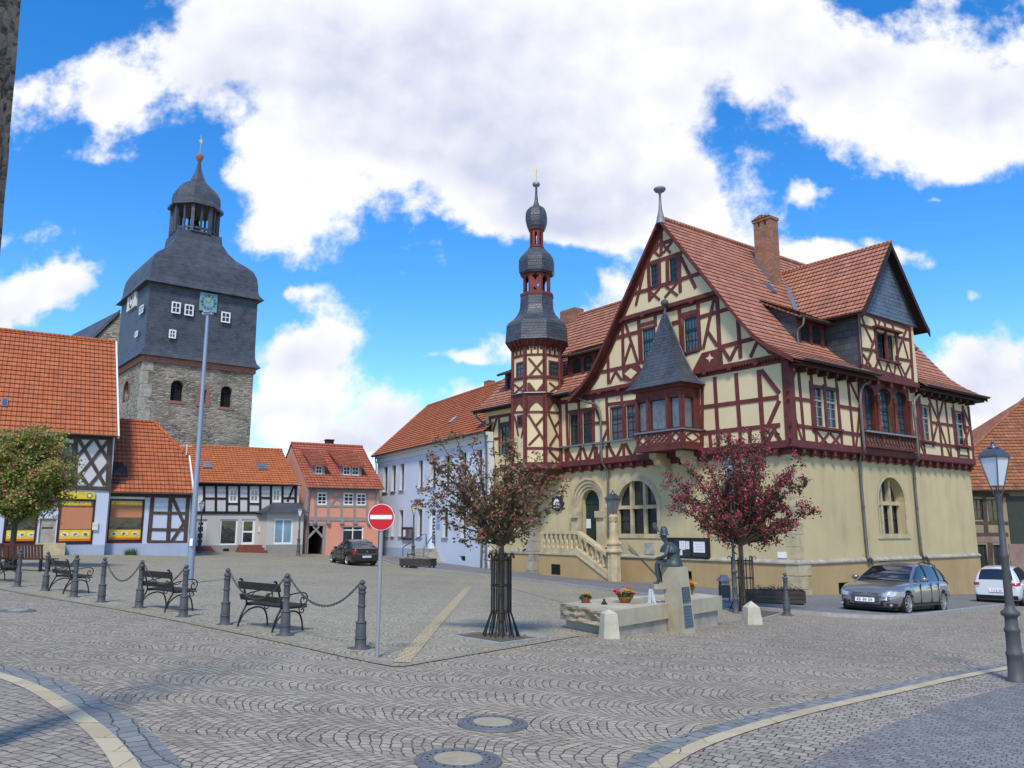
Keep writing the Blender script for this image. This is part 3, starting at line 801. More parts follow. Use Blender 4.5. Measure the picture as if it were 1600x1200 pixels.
# door and portal
m = MB(); u0, u1, z0, z1 = door_r
for k, (g0, g1, dd) in enumerate(((.0, .16, .02), (.16, .34, .09), (.34, .52, .16), (.52, .62, .22))):
    m.holed(apoly(FF, (u0-g1, u1+g1, z0, z1+g1), dd, n=24), [apoly(FF, (u0-g0, u1+g0, z0, z1+g0), dd, n=24)], -FF.n*(dd+.05))
for s_, ua in ((-1, u0), (1, u1)):
    m.boxv(FF.p(ua+(.0 if s_ > 0 else -.62), z1-1.5, .0), FF.u*.62, Z*.34, FF.n*.38)
    m.boxv(FF.p(ua+(.0 if s_ > 0 else -.62), z0, .0), FF.u*.62, Z*(z1-1.5-z0), FF.n*.26)
part(hall, 'portal', m, M_SAND)
m = MB(); m.prism(apoly(FF, door_r, -.3), -FF.n*.06)
for i in range(2):
    a = u0+(u1-u0)*(.06+.48*i); m.prism(rpoly(FF, (a, a+(u1-u0)*.4, z0+.15, z0+1.3), -.28), -FF.n*.05); m.prism(rpoly(FF, (a, a+(u1-u0)*.4, z0+1.45, z1-(u1-u0)*.6), -.28), -FF.n*.05)
m.prism(rpoly(FF, (u0, u1, z1-(u1-u0)*.5-.06, z1-(u1-u0)*.5+.06), -.26), -FF.n*.05)
dr = part(hall, 'door', m, M_DGREEN)
m = MB(); m.boxv(FF.p((u0+u1)/2+.08, z0+1.2, -.26), FF.u*.04, Z*.16, FF.n*.05); part(dr, 'handle', m, M_BLACK)
def papers(parent, F, T, rs, d, nm='notice'):
    for r_ in rs:
        r = rect_px(F, T, *r_); m = MB(); m.prism(rpoly(F, r, d), -F.n*.008); p = part(parent, nm, m, M_PAPER)
        m = MB(); n = max(2, int((r[3]-r[2])/.07))
        for i in range(n):
            zz = r[3]-.05-(r[3]-r[2]-.06)*i/n; m.prism(rpoly(F, (r[0]+.04, r[1]-.04-(i % 3)*.05*(r[1]-r[0]), zz-.014, zz), d+.001), -F.n*.004)
        part(p, 'print', m, M_INK)
M_INK = m_plain('ink', (.16, .17, .2, 1), .8, var=0, bump=0)
papers(dr, FF, T2, [(512, 512, 543, 578), (592, 478, 620, 520), (588, 524, 626, 590)], -.25)
# avant-corps under the turret
ua = FF.px(843, 850)[0]
AF = FF.sh(.45)
m = MB(); m.boxv(FF.p(ua, -2, -.1), FF.u*(LF-ua), Z*8.15, FF.n*.55); part(hall, 'bay_wall', m, M_CREAM2)
m = MB(); m.boxv(FF.p(ua-.06, -2, -.1), FF.u*(LF-ua+.06), Z*3.3, FF.n*.63); part(hall, 'bay_plinth', m, M_OCHRE)
m = MB(); m.boxv(FF.p(ua-.12, 1.28, -.1), FF.u*(LF-ua+.12), Z*.14, FF.n*.69)
for i in range(9):
    z0, w = -1.3+i*.55, (.62 if i % 2 else .38)
    if abs(z0-1.2) < .2: continue
    m.boxv(FF.p(ua-.09, z0, -.05), FF.u*w, Z*.53, FF.n*.62)
part(hall, 'bay_quoins', m, M_SANDG)
wl_r = rect_px(AF, T2, 52, 400, 108, 556); w = window(hall, AF, wl_r, 2, 3, M_DGREEN, M_GLASS, -.02, casing=M_SAND)
w2 = rect_px(AF, crop(740, 500, 5), 90, 1480, 150, 1600)
# ---- jetty: soffit, beam, brackets
m = MB()
for F, L in ((FF, LF), (FS, LS)):
    m.boxv(F.p(-.30 if F is FF else -.28, 6.06, -.3), F.u*(L+.3), Z*.16, F.n*.58)
    m.boxv(F.p(-.02, 5.83, -.02), F.u*L, Z*.23, F.n*.13)
k = 0
for F, L in ((FF, LF), (FS, LS)):
    u = .45
    while u < L:
        m.boxv(F.p(u, 5.86, .10), F.u*.16, Z*.2, F.n*.2); m.boxv(F.p(u+.02, 5.74, .08), F.u*.12, Z*.12, F.n*.12); u += .78
for F, L in ((UF, LF), (US, LS)):
    m.boxv(F.p(-.012, 6.10, -.05), F.u*(L+.012), Z*.30, F.n*.10)
part(hall, 'jetty_beam', m, M_RED)
M_CWH2 = m_plain('greyed white frame', (.36, .36, .34, 1), .6, var=.1, bump=0)
# ---- upper storey walls
T5 = crop(870, 560, 4.324); T6 = crop(1220, 460, 4.286); T7 = crop(740, 500, 5); TG = crop(940, 330, 4.443)
side_w = [rect_px(US, T6, 213, 616, 288, 880), rect_px(US, T6, 303, 632, 377, 892), rect_px(US, T6, 935, 757, 1000, 978), rect_px(US, T6, 1163, 790, 1230, 1012)]
tri_w = [rect_px(US, T6, 540, 606, 625, 908), rect_px(US, T6, 655, 632, 738, 930), rect_px(US, T6, 768, 655, 845, 942)]
zt0 = sum(r[2] for r in tri_w)/3; zt1 = sum(r[3] for r in tri_w)/3
tri_w = [(r[0], r[1], zt0, zt1) for r in tri_w]
zs0, zs1 = sum(r[2] for r in side_w)/4, sum(r[3] for r in side_w)/4
side_w = [(r[0], r[1], zs0, zs1) for r in side_w]
fr_w = [rect_px(UF, T5, 90, 378, 148, 582), rect_px(UF, T5, 176, 362, 238, 572), rect_px(UF, T5, 368, 330, 442, 552), rect_px(UF, T5, 472, 316, 545, 545)]
zf0, zf1 = sum(r[2] for r in fr_w)/4, sum(r[3] for r in fr_w)/4
fr_w = [(r[0], r[1], zf0, zf1) for r in fr_w]
wtl = rect_px(UF, T7, 212, 820, 275, 1040)
wtl = (wtl[0], wtl[1], zf0, zf1)
m = MB()
m.holed([UF.p(-.3, 6.2), UF.p(LF, 6.2), UF.p(LF, 10.4), UF.p(1.3, 10.4), UF.p(-.3, 9.8)], [rpoly(UF, r) for r in fr_w+[wtl]], -UF.n*.25)
m.holed([US.p(-.3, 6.2), US.p(LS, 6.2), US.p(LS, 10.0), US.p(-.3, 10.0)], [rpoly(US, r) for r in side_w] + [apoly(US, r, rise=.35) for r in tri_w], -US.n*.3)
m.face([US.p(LS, 6.1), US.p(LS, 10.1), US.p(LS, 14, -6), US.p(LS, 10, -12), US.p(LS, 6.1, -12)])
m.face([UF.p(LF, 6.1), UF.p(LF, 10.4), UF.p(LF, 10.4, -9), UF.p(LF, 6.1, -9)])
part(hall, 'upper_wall', m, M_CREAM)
tm = MB()
# side beams
beams(tm, US, T6, [(60,872,560,945,.17),(560,938,915,985,.17),(905,984,1292,1035,.17),(45,690,212,713,.16),(388,748,525,772,.16),(905,832,945,838,.14),(1000,855,1165,880,.14),(1225,886,1270,893,.14),
 (113,480,157,1005,.17),(197,510,240,1015,.17),(288,540,303,640,.17),(367,555,410,1025,.17),(447,575,490,1045,.17),(520,600,548,1060,.2),(922,670,967,1095,.17),(1040,700,1085,1105,.14),(1097,718,1143,1112,.14),(1152,740,1190,1120,.14),(1212,745,1262,1125,.14),(1253,750,1292,1128,.2),(905,650,925,1080,.16),
 (105,488,48,650,.13),(58,705,143,990,.13),(60,965,100,890,.12),(458,580,522,720,.13),(525,770,500,1045,.13),(985,690,1055,850,.13),(1085,712,1015,990,.13),(1055,850,1135,1100,.13),(1055,850,1080,1100,.12),(1215,748,1262,875,.13),(1262,890,1225,1010,.12),(925,990,970,1090,.12),
 (200,612,385,640,.15),(985,690,1160,728,.12),
 (240,920,320,1015,.11),(320,930,250,1015,.11),(328,930,402,1020,.11),(402,935,325,1020,.11),(1195,1030,1190,1115,.08),(1190,1075,1260,1085,.10)])
for rr in [(side_w[0][0], side_w[1][1], zs0, zs1), side_w[2], side_w[3]]:
    u0, u1, z0, z1 = rr; beam(tm, US, (u0-.09, z0-.3), (u0-.09, z1+.2), .17); beam(tm, US, (u1+.09, z0-.3), (u1+.09, z1+.2), .17)
    tm.boxv(US.p(u0-.2, z0-.12, -.05), US.u*(u1-u0+.4), Z*.1, US.n*.2)
beam(tm, US, ((side_w[0][1]+side_w[1][0])/2, zs0-.1), ((side_w[0][1]+side_w[1][0])/2, zs1+.15), side_w[1][0]-side_w[0][1], -.1, .05)
cp_ = MB(); cp_.boxv(HC+FF.n*.365+FS.n*.365+Z*6.12, HD*.36, HS*.36, Z*3.85); part(hall, 'corner_post', cp_, M_RED); beam(tm, US, (0, 9.85), (LS, 9.85), .3, -.05, .04)
# triple window surround
u0, u1 = tri_w[0][0], tri_w[2][1]
tm.holed([US.p(u0-.18, zt0-.1, .06), US.p(u1+.22, zt0-.1, .06), US.p(u1+.22, 9.95, .06), US.p(u0-.18, 9.95, .06)], [apoly(US, r, .06, rise=.35) for r in tri_w], -US.n*.3)
for i in range(4):
    uu = u0-.09 if i == 0 else u1+.12 if i == 3 else (tri_w[i-1][1]+tri_w[i][0])/2
    c = US.p(uu, 0, .12)
    tm.lathe([(.11, zt0+HC.z*0), (.11, zt0+.25), (.07, zt0+.3), (.075, zt1-.75), (.12, zt1-.68), (.10, zt1-.55), (.14, zt1-.45)], 10, c)
part(hall, 'side_timber_frame', tm, M_RED)
for r in side_w: window(hall, US, r, 2, 4, M_CWH2, M_GLASS, .07, .05, .025, transom=.66, sill=.06, casing=M_RED, cw=.07)
for r in tri_w: window(hall, US, r, 3, 7, M_DGREEN, M_GLASSB, .16, .06, .035, arch=True, rise=.35, transom=.52)
# lattice balustrade under the triple window
m = MB(); u0, u1 = u0-.15, u1+.22; z0, z1 = 6.42, zt0-.12; BF = US.sh(.16)
m.boxv(US.p(u0, z0-.02, .03), US.u*(u1-u0), Z*.12, US.n*.2)
for uu in (u0+.05, (u0*2+u1)/3, (u0+2*u1)/3, u1-.05): beam(m, BF, (uu, z0), (uu, z1), .1, -.04, .03)
k = 0; st = (z1-z0)/2.0
uu = u0 - (z1-z0)*.6
while uu < u1:
    for sg in (1, -1):
        a0_, b0_ = (uu, z0), (uu+(z1-z0)*.6, z1)
        if sg < 0: a0_, b0_ = (uu, z1), (uu+(z1-z0)*.6, z0)
        ta, tb = max(0, (u0-a0_[0])/(b0_[0]-a0_[0])), min(1, (u1-a0_[0])/(b0_[0]-a0_[0]))
        if tb > ta: beam(m, BF, (a0_[0]+(b0_[0]-a0_[0])*ta, a0_[1]+(b0_[1]-a0_[1])*ta), (a0_[0]+(b0_[0]-a0_[0])*tb, a0_[1]+(b0_[1]-a0_[1])*tb), .055, -.02 if sg > 0 else .0, .01 if sg > 0 else .03)
    uu += .29
lb = part(hall, 'lattice_panel', m, M_RED)
m = MB(); m.boxv(US.p(u0-.08, z1, -.05), US.u*(u1-u0+.16), Z*.08, US.n*.36); part(lb, 'rail_cap', m, M_ZINC)
# front beams, right and left of the oriel
tm = MB()
rt_ = MB(); beams(rt_, UF, T5, [(970,332,1500,262,.2),(980,506,1510,450,.2),(985,180,985,660,.17),(1068,125,1098,655,.2),(1212,100,1238,480,.2),(1366,78,1400,600,.22),
 (1036,515,1046,645,.17),(1165,495,1168,625,.17),(1240,490,1244,620,.17),(1306,482,1310,610,.17),(1382,80,1505,235,.2),(1505,285,1432,450,.2),(1462,470,1530,590,.19),(1478,462,1405,600,.19),
 (925,240,930,490,.12),(928,372,970,366,.15)])
beams(tm, UF, T5, [
 (24,305,34,705,.2),(66,290,80,700,.2),(150,280,155,600,.2),(248,265,252,590,.2),(240,265,300,430,.17),(248,438,345,432,.17),(336,255,352,590,.2),(438,240,444,320,.18),(300,590,345,475,.16),(70,365,245,338,.18),(338,312,540,288,.18),(548,285,552,560,.16),
 (455,318,458,550,.22),(162,350,165,590,.24),(20,300,560,215,.25)])
# saw-tooth panels beneath the sill
beams(tm, UF, T5, [(70,612,122,705,.17),(168,605,122,705,.17),(163,602,160,705,.17),(178,602,212,698,.17),(250,595,212,698,.17),(258,595,262,690,.2),(310,590,282,690,.17),(270,600,282,690,.12),(340,590,342,680,.17),(352,588,402,680,.17),(448,578,402,680,.17),(452,578,456,672,.18),(466,575,515,672,.17),(562,560,515,672,.17),(60,612,64,712,.17)])
part(hall, 'right_timber_frame', rt_, M_RED)
part(hall, 'front_timber_frame', tm, M_RED)
for r in fr_w: window(hall, UF, r, 2, 4, M_DGREEN, M_GLASSB if r[0] < 11 else M_GLASS, .045, .06, .03, transom=.66, casing=M_RED, cw=.07)
window(hall, UF, wtl, 2, 4, M_DGREEN, M_GLASS, .045, .06, .03, transom=.66, casing=M_RED, cw=.07)
m = MB(); ul = UF.px(*T5(30, 608))[0]; ur = UF.px(*T5(545, 535))[0]
zc = zf0-.1; m.boxv(UF.p(ur, zc, -.02), UF.u*(ul-ur), Z*.09, UF.n*.2); part(hall, 'sill_rail', m, M_ZINC)
tm = MB()      # left of the turret
beams(tm, UF, T7, [(130,760,140,1060,.2),(200,750,205,1060,.18),(285,740,285,1100,.2),(185,760,150,880,.16),(150,900,160,1060,.15),(140,930,200,925,.16),(200,815,285,800,.16),(120,765,310,735,.2),(316,740,318,1100,.16)])
part(hall, 'left_timber_frame', tm, M_RED)
# ---- main roof
AC = 6.1
RO = HC + HD*AC
PROF = [(7.05, 9.72), (6.55, 10.05), (5.9, 10.45), (5.2, 11.05), (4.5, 11.9), (3.0, 13.95), (1.5, 16.0), (0, 18.02)]
def profz(a):
    a = abs(a)
    for p, q in zip(PROF, PROF[1:]):
        if q[0] <= a <= p[0]: return q[1]+(p[1]-q[1])*(a-q[0])/(p[0]-q[0])
    return PROF[0][1]
US0, US1 = -.95, LS+.75
roofs = MB()
for sg in (-1, 1):
    S, Lw = profS(RO, HS, HD*sg, PROF); poly = [(US0, 0), (US1, 0), (US1, Lw), (US0, Lw)]
    if sg > 0: courses(roofs, S, poly, .33, .036)
    else:
        for pl_ in ([(US0, 0), (6.0, 0), (6.0, Lw), (US0, Lw)], [(6.0, .66), (10.35, .66), (10.35, Lw), (6.0, Lw)], [(10.35, 0), (US1, 0), (US1, Lw), (10.35, Lw)]): courses(roofs, S, pl_, .33, .036)
roof = part(hall, 'roof', roofs, M_TILE)
m = MB()      # roof underside, verge boards
for sg in (-1, 1):
    for p, q in zip(PROF, PROF[1:]):
        a = [RO + HD*sg*r[0] + Z*(r[1]-.14) for r in (p, q)]
        for xa, xb in ((US0, US1),) if (sg > 0 or p[0] < 6.5) else ((US0, 6.0), (10.35, US1)): m.face([a[0]+HS*xa, a[1]+HS*xa, a[1]+HS*xb, a[0]+HS*xb])
        for uu in (US0-.02, US1-.04):
            b = [RO + HD*sg*r[0] + Z*(r[1]+.02) + HS*uu for r in (p, q)]
            m.prism([b[0], b[1], b[1]-Z*.22, b[0]-Z*.22], HS*.06)
part(hall, 'verge_board', m, M_RED)
m = MB(); m.tube([RO+HS*US0+Z*18.06, RO+HS*US1+Z*18.06], .13, 8); 
for i in range(44): m.lathe([(.001, 0)], 3) if 0 else None
part(roof, 'ridge', m, M_TILE)
m = MB(); pk = RO+HS*(US0+.15)
m.lathe([(.26, 17.75), (.17, 18.15), (.10, 18.45), (.07, 18.85), (.055, 19.3), (.09, 19.34), (.05, 19.39), (.10, 19.43), (.24, 19.47), (.31, 19.57), (.30, 19.63), (.15, 19.71), (.03, 19.76)], 16, pk)
part(hall, 'finial', m, m_plain('dull lead', (.20, .21, .23, 1), .55, .15, .15, .4, 3, 0))
# ---- gable wall (jettied twice)
G1, G2 = FF.sh(.45), FF.sh(.58)
ZC = 13.42      # collar
def gpoly_(F, z0, z1, inset=.28):
    pts = []
    zs = [z0] + [p[1]-inset for p in PROF if z0 < p[1]-inset < z1] + [z1]
    for z in zs:
        for p, q in zip(PROF, PROF[1:]):
            if p[1]-inset <= z <= q[1]-inset+1e-6: t = (z-(p[1]-inset))/(q[1]-p[1]); pts.append((p[0]+(q[0]-p[0])*t, z)); break
        else: pts.append((6.5, z))
    if z1 > 17: pts[-1] = (0, z1)
    L = [F.p(AC-a, z) for a, z in pts]; R_ = [F.p(AC+a, z) for a, z in pts[::-1]]
    return L + (R_[1:] if z1 > 17 else R_)
gw1 = [rect_px(G1, TG, 285, 812, 368, 1040), rect_px(G1, TG, 575, 738, 667, 978)]
z0_, z1_ = (gw1[0][2]+gw1[1][2])/2, (gw1[0][3]+gw1[1][3])/2; gw1 = [(r[0], r[1], z0_, z1_) for r in gw1]
gw2 = [rect_px(G2, TG, 340, 368, 390, 520), rect_px(G2, TG, 470, 325, 525, 480)]
z0_, z1_ = (gw2[0][2]+gw2[1][2])/2, (gw2[0][3]+gw2[1][3])/2; gw2 = [(r[0], r[1], z0_, z1_) for r in gw2]
m = MB()
m.holed(gpoly_(G1, 10.0, ZC), [rpoly(G1, r) for r in gw1], -G1.n*.25)
m.holed(gpoly_(G2, ZC, 17.7), [rpoly(G2, r) for r in gw2], -G2.n*.25)
part(hall, 'gable_wall', m, M_CREAM)
tm = MB()
beams(tm, G2, TG, [(415,100,415,310,.2),(345,247,495,200,.2),(290,378,560,288,.2),(325,375,335,625,.2),(402,340,405,505,.2),(456,325,458,490,.2),(540,300,548,565,.2),(190,582,325,545,.2),(330,540,545,480,.22),(545,475,700,428,.2),(300,395,240,655,.17),(545,305,655,535,.17),(225,480,150,680,.22),
 (350,262,405,315,.13),(395,250,345,300,.13),(430,235,480,290,.13),(490,215,430,290,.13),(340,560,405,615,.13),(405,535,340,610,.13),(445,520,530,585,.13),(525,500,440,600,.13),(430,540,430,541,.1)])
beams(tm, G1, TG, [(147,755,152,1090,.2),(257,735,272,1060,.22),(372,700,376,800,.2),(538,650,562,990,.22),(668,620,686,965,.2),(802,590,822,960,.22),(945,715,967,1020,.2),(45,955,50,1200,.2),
 (75,888,255,838,.2),(255,800,375,765,.2),(490,780,545,765,.2),(548,725,665,695,.22),(680,737,915,668,.2),(0,1118,255,1060,.2),(580,992,680,962,.2),(830,942,1085,878,.2),(270,1050,380,1030,.15),
 (160,755,255,1060,.17),(203,920,158,1060,.17),(785,595,708,955,.17),(738,835,805,935,.17),
 (840,950,893,1035,.17),(942,935,893,1035,.17),(1088,890,1035,1015,.17),(1090,885,1172,985,.17),(60,1195,100,1110,.16),(98,1110,142,1175,.16)])
# jetty mouldings with dentils
def moulding(F, Fl, z, a0, a1, h=.42):
    tm.boxv(F.p(a0, z-h*.5, -.1), F.u*(a1-a0), Z*h*.42, F.n*.17); tm.boxv(Fl.p(a0, z-h*.95, -.1), F.u*(a1-a0), Z*h*.42, F.n*.15)
    n = max(2, int((a1-a0)/1.35))
    for i in range(n+1): uu = a0+(a1-a0)*i/n; tm.boxv(Fl.p(uu-.1, z-h*.8, 0), F.u*.2, Z*h*.5, F.n*.24)
    uu = a0+.1
    while uu < a1-.1: tm.boxv(F.p(uu, z-h*.62, -.02), F.u*.075, Z*.1, F.n*.115); uu += .16
moulding(G2, G1, ZC+.22, AC-3.2, AC+3.2); moulding(G1, UF, 10.12, -.25, AC*2+.35)
# verge timbers on the gable itself
for F, za, zb in ((G1, 10.0, ZC), (G2, ZC, 18.2)):
    for sg in (-1, 1):
        for p, q in zip(PROF, PROF[1:]):
            pa, pb = max(za, p[1]-.3), min(zb, q[1]-.3)
            if pb-pa < .05: continue
            def at(z): return p[0]+(q[0]-p[0])*(z+.3-p[1])/(q[1]-p[1])
            beam(tm, F, (AC+sg*at(pa), pa), (AC+sg*at(pb), pb), .26)
part(hall, 'gable_timber_frame', tm, M_RED)
def panel(F, T, pts, d=.03, mat=M_RED, name='brown_panel'):
    m = MB(); m.prism([F.q(*T(x, y), 0, -.03) for x, y in pts], F.n*(d+.03)); return part(hall, name, m, mat)
p1_ = panel(G1, TG, [(638,1105),(700,985),(835,950),(845,1065)], .052); m = MB(); m.prism([G1.q(*TG(x, y), 0, .04) for x, y in [(727,1022),(750,1010),(757,990),(764,1010),(785,1020),(764,1030),(755,1052),(748,1032)]], G1.n*.03); part(p1_, 'diamond', m, M_CREAM)
p1_ = panel(G1, TG, [(145,1080),(255,1060),(300,1120),(240,1190),(150,1175)], .052); m = MB(); m.prism([G1.q(*TG(x, y), 0, .04) for x, y in [(165,1130),(208,1092),(252,1120),(210,1165)]], G1.n*.03); part(p1_, 'diamond', m, M_CREAM)
for r in gw1: window(hall, G1, r, 4, 3, M_DGREEN, M_GLASSB, .045, .07, .03, transom=.62, sill=.06, casing=M_RED, cw=.09)
for r in gw2: window(hall, G2, r, 2, 4, M_DGREEN, M_GLASS, .045, .06, .03, sill=.06, casing=M_RED, cw=.09)
# ---- side eave
gutter(hall, FS.p(-.2, 9.78, 1.0), FS.p(6.0, 9.78, 1.0), FS.n); gutter(hall, FS.p(10.3, 9.78, 1.0), FS.p(LS+.8, 9.78, 1.0), FS.n)
m = MB(); m.boxv(US.p(-.3, 9.5, -.05), US.u*6.3, Z*.12, US.n*.6)
u = .3
while u < LS:
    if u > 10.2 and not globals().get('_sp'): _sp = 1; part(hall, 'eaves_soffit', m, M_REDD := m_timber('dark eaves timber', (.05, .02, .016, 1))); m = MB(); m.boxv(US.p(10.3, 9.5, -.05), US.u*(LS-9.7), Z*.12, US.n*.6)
    if not 4.8 < u < 10.2: m.boxv(US.p(u, 9.3, .0), US.u*.16, Z*.2, US.n*.45)
    u += .78
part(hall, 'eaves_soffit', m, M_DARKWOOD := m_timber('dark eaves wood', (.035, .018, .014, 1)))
# ---- wing roof
WO = FF.p(0, 0, 0)
WP = [(.95, 10.12), (.45, 10.45), (-.2, 11.0), (-5.0, 16.62)]
S, Lw = profS(WO, HD, FF.n, WP)
m = MB(); courses(m, S, [(12.75, 0), (22.35, 0), (22.35, Lw), (6.5, Lw), (12.75, .85)])
S2 = flatS(FF.p(0, 10.4, -10.5), HD, (-FF.n*-5.5 + Z*6.22)); courses(m, S2, [(6, 0), (22.35, 0), (22.35, 8.3), (6, 8.3)])
m.tube([FF.p(6.5, 16.66, -5), FF.p(22.35, 16.66, -5)], .12, 8)
wr = part(hall, 'wing_roof', m, M_TILE)
m = MB()
for p, q in zip(WP, WP[1:]):
    m.prism([FF.p(22.36, p[1]+.03, p[0]), FF.p(22.36, q[1]+.03, q[0]), FF.p(22.36, q[1]-.25, q[0]), FF.p(22.36, p[1]-.25, p[0])], -HD*.05)
m.boxv(FF.p(12.9, 10.03, .25), FF.u*9.4, Z*.1, FF.n*.62); part(wr, 'verge_board', m, M_DARKWOOD)
m = MB(); m.face([FF.p(21.9, 10.3, .3), FF.p(21.9, 16.4, -5), FF.p(21.9, 10.3, -10)]); part(hall, 'wing_gable', m, M_CREAM2)
gutter(hall, FF.p(12.9, 10.12, 1.02), FF.p(14.6, 10.12, 1.02), FF.n); gutter(hall, FF.p(17.3, 10.12, 1.02), FF.p(22.4, 10.12, 1.02), FF.n)
m = MB(); m.boxv(FF.p(18.7, 16.2, -5.4), FF.u*1.5, Z*.95, FF.n*.8); part(hall, 'low_chimney', m, M_BRICK)
def skylight(parent, pts, mat=M_ZINC):
    m = MB(); m.prism(pts[0:4], pts[4]); s_ = part(parent, 'skylight', m, mat); c = sum(pts[:4], Vector())/4
    m = MB(); m.prism([c+(p-c)*.8 + pts[4]*1.02 for p in pts[:4]], pts[4].normalized()*.01); part(s_, 'pane', m, M_GLASSB)
q = [S(16.9, 3.6, .02), S(17.5, 3.6, .02), S(17.5, 4.4, .02), S(16.9, 4.4, .02)]; skylight(wr, q + [(S(17, 4, 1)-S(17, 4, 0))*.09])
SR, _ = profS(RO, HS, -HD, PROF)
q = [SR(4.3, 6.6, .02), SR(4.75, 6.6, .02), SR(4.75, 7.3, .02), SR(4.3, 7.3, .02)]; skylight(roof, q + [(SR(4.5, 7, 1)-SR(4.5, 7, 0))*.08])
# ---- shed dormers
def shed(F, d, u0, u1, zb, zt, dback, zback, wins, over=.3, cheek=M_SLATE):
    f = F.sh(d); dm = MB()
    pw = [(u0+(u1-u0)*a, u0+(u1-u0)*b, zb+.18, zt-.22) for a, b in wins]
    dm.holed([f.p(u0, zb), f.p(u1, zb), f.p(u1, zt), f.p(u0, zt)], [apoly(f, r, rise=.3) for r in pw], -f.n*.12)
    dd = part(hall, 'dormer', dm, M_RED)
    m = MB()
    for uu in (u0, u1): m.prism([f.p(uu, zb-.2), f.p(uu, zt), F.p(uu, zback, dback), F.p(uu, zback-.5, dback)], F.u*(.04 if uu == u1 else -.04))
    part(dd, 'cheek', m, cheek)
    W = (F.p(0, zback, dback)-F.p(0, zt, d)).normalized(); o = f.p(0, zt+.08)-W*over*1.4
    L_ = (F.p(0, zback, dback)-F.p(0, zt, d)).length+over*1.4+.3
    m = MB(); courses(m, flatS(o, F.u, W), [(u0-over, 0), (u1+over, 0), (u1+over, L_), (u0-over, L_)]); m.prism([o+F.u*(u0-over)-Z*.02, o+F.u*(u1+over)-Z*.02, o+F.u*(u1+over)+W*L_-Z*.02, o+F.u*(u0-over)+W*L_-Z*.02], -Z*.08)
    part(dd, 'dormer_roof', m, M_TILEW)
    g = gutter(hall, o+F.u*(u0-over)-Z*.03, o+F.u*(u1+over)-Z*.03, F.n)
    for r in pw: window(dd, f, r, 2, 3, M_DGREEN, M_GLASS, .08, .05, .03, arch=True, rise=.3)
    return o
o = shed(FS, -1.0, 2.55, 4.72, 10.95, 12.5, -2.95, 13.55, [(.12, .48), (.55, .91)])
pipe(hall, [o+FS.u*2.5-Z*.1+FS.n*.05, o+FS.u*2.45-Z*.45, FS.p(2.42, 11.7, -.9), FS.p(2.42, 11.05, -.9)], .05)
o = shed(FS, -1.0, 10.9, 12.6, 10.95, 12.35, -2.85, 13.35, [(.12, .48), (.55, .91)])
pipe(hall, [o+FS.u*12.7-Z*.1, o+FS.u*12.6-Z*.6-FS.n*.3, FS.p(12.55, 11.1, -.9)], .05)
shed(FF, -.45, 11.6, 14.7, 10.95, 12.6, -2.9, 13.6, [(.02, .26), (.33, .57), (.64, .88)])
ud = FF.px(798, 585, -.5)[0]
o = shed(FF, -.45, ud-1.2, ud+.5, 10.9, 12.5, -2.8, 13.4, [(.15, .5), (.55, .88)])
# ---- chimney
m = MB(); m.boxv(FS.p(5.35, 14.5, -5.05), FS.u*.68, Z*4.1, FS.n*1.05)
for a, b in ((0, 0), (.39, 0), (.78, 0)): m.boxv(FS.p(5.35, 18.6, -5.05+a), FS.u*.68, Z*.28, FS.n*.27)
m.boxv(FS.p(5.30, 18.88, -5.1), FS.u*.78, Z*.14, FS.n*1.15)
ch = part(hall, 'chimney', m, M_BRICK)
m = MB(); m.prism([FS.p(5.26, 19.02, -5.14), FS.p(5.26, 19.02, -3.96), FS.p(5.26, 19.22, -4.55)], FS.u*.86); part(ch, 'cap', m, M_TILEW)
m = MB(); m.boxv(FS.p(5.25, 14.45, -4.0), FS.u*.85, Z*.35, FS.n*.12)
for uu in (5.27, 6.06):
    m.prism([FS.p(uu, profz(2.0)+.05, -4.1), FS.p(uu, profz(2.0)+.3, -4.1), FS.p(uu, profz(1.0)+.3, -5.1), FS.p(uu, profz(1.0)+.05, -5.1)], FS.u*.05)
part(ch, 'flashing', m, M_ZINC)
# ---- cross gable
CFr = FS.sh(.62); cu = 7.6; c0, c1 = 5.0, 10.2; zb, zt = 9.72, 12.85
cw = rect_px(CFr, T6, 642, 262, 768, 440)
m = MB(); m.holed([CFr.p(c0, zb), CFr.p(c1, zb), CFr.p(c1, zt), CFr.p(c0, zt)], [rpoly(CFr, cw)], -CFr.n*.3)
part(hall, 'cross_gable_wall', m, M_CREAM)
tm = MB()
beams(tm, CFr, T6, [(517,112,542,478,.2),(860,232,884,598,.2),(522,203,640,233,.15),(528,362,642,380,.15),(762,282,865,305,.15),(772,430,878,447,.15),(540,478,885,585,.2),(515,112,865,232,.2),
 (530,125,560,210,.12),(560,215,618,340,.13),(645,250,608,345,.12),(608,340,600,380,.1),(548,400,602,485,.13),(605,380,565,480,.13),(650,440,620,520,.12),(650,440,690,540,.12),(716,462,690,540,.12),(716,462,752,558,.12),(770,455,752,558,.12),(775,460,822,575,.12),(872,455,820,570,.12),(840,560,795,470,.1),
 (620,160,645,228,.13),(690,180,702,240,.13),(745,205,755,250,.13),(840,230,812,300,.12),(815,300,850,430,.13),(812,300,775,420,.13),(660,170,648,226,.1),(790,250,770,300,.1)])
u0, u1, z0, z1 = cw
for uu in (u0-.08, u1+.08, (u0+u1)/2): beam(tm, CFr, (uu, z0-.1), (uu, z1+.12), .16, -.05, .05)
tm.boxv(CFr.p(u0-.3, z1+.1, 0), CFr.u*(u1-u0+.6), Z*.09, CFr.n*.3); tm.boxv(CFr.p(u0-.15, z0-.1, 0), CFr.u*(u1-u0+.3), Z*.09, CFr.n*.15)
for i in range(5):
    uu = c0+.12+i*1.2; tm.boxv(FS.p(uu, zb-.32, .3), FS.u*.16, Z*.3, FS.n*.34)
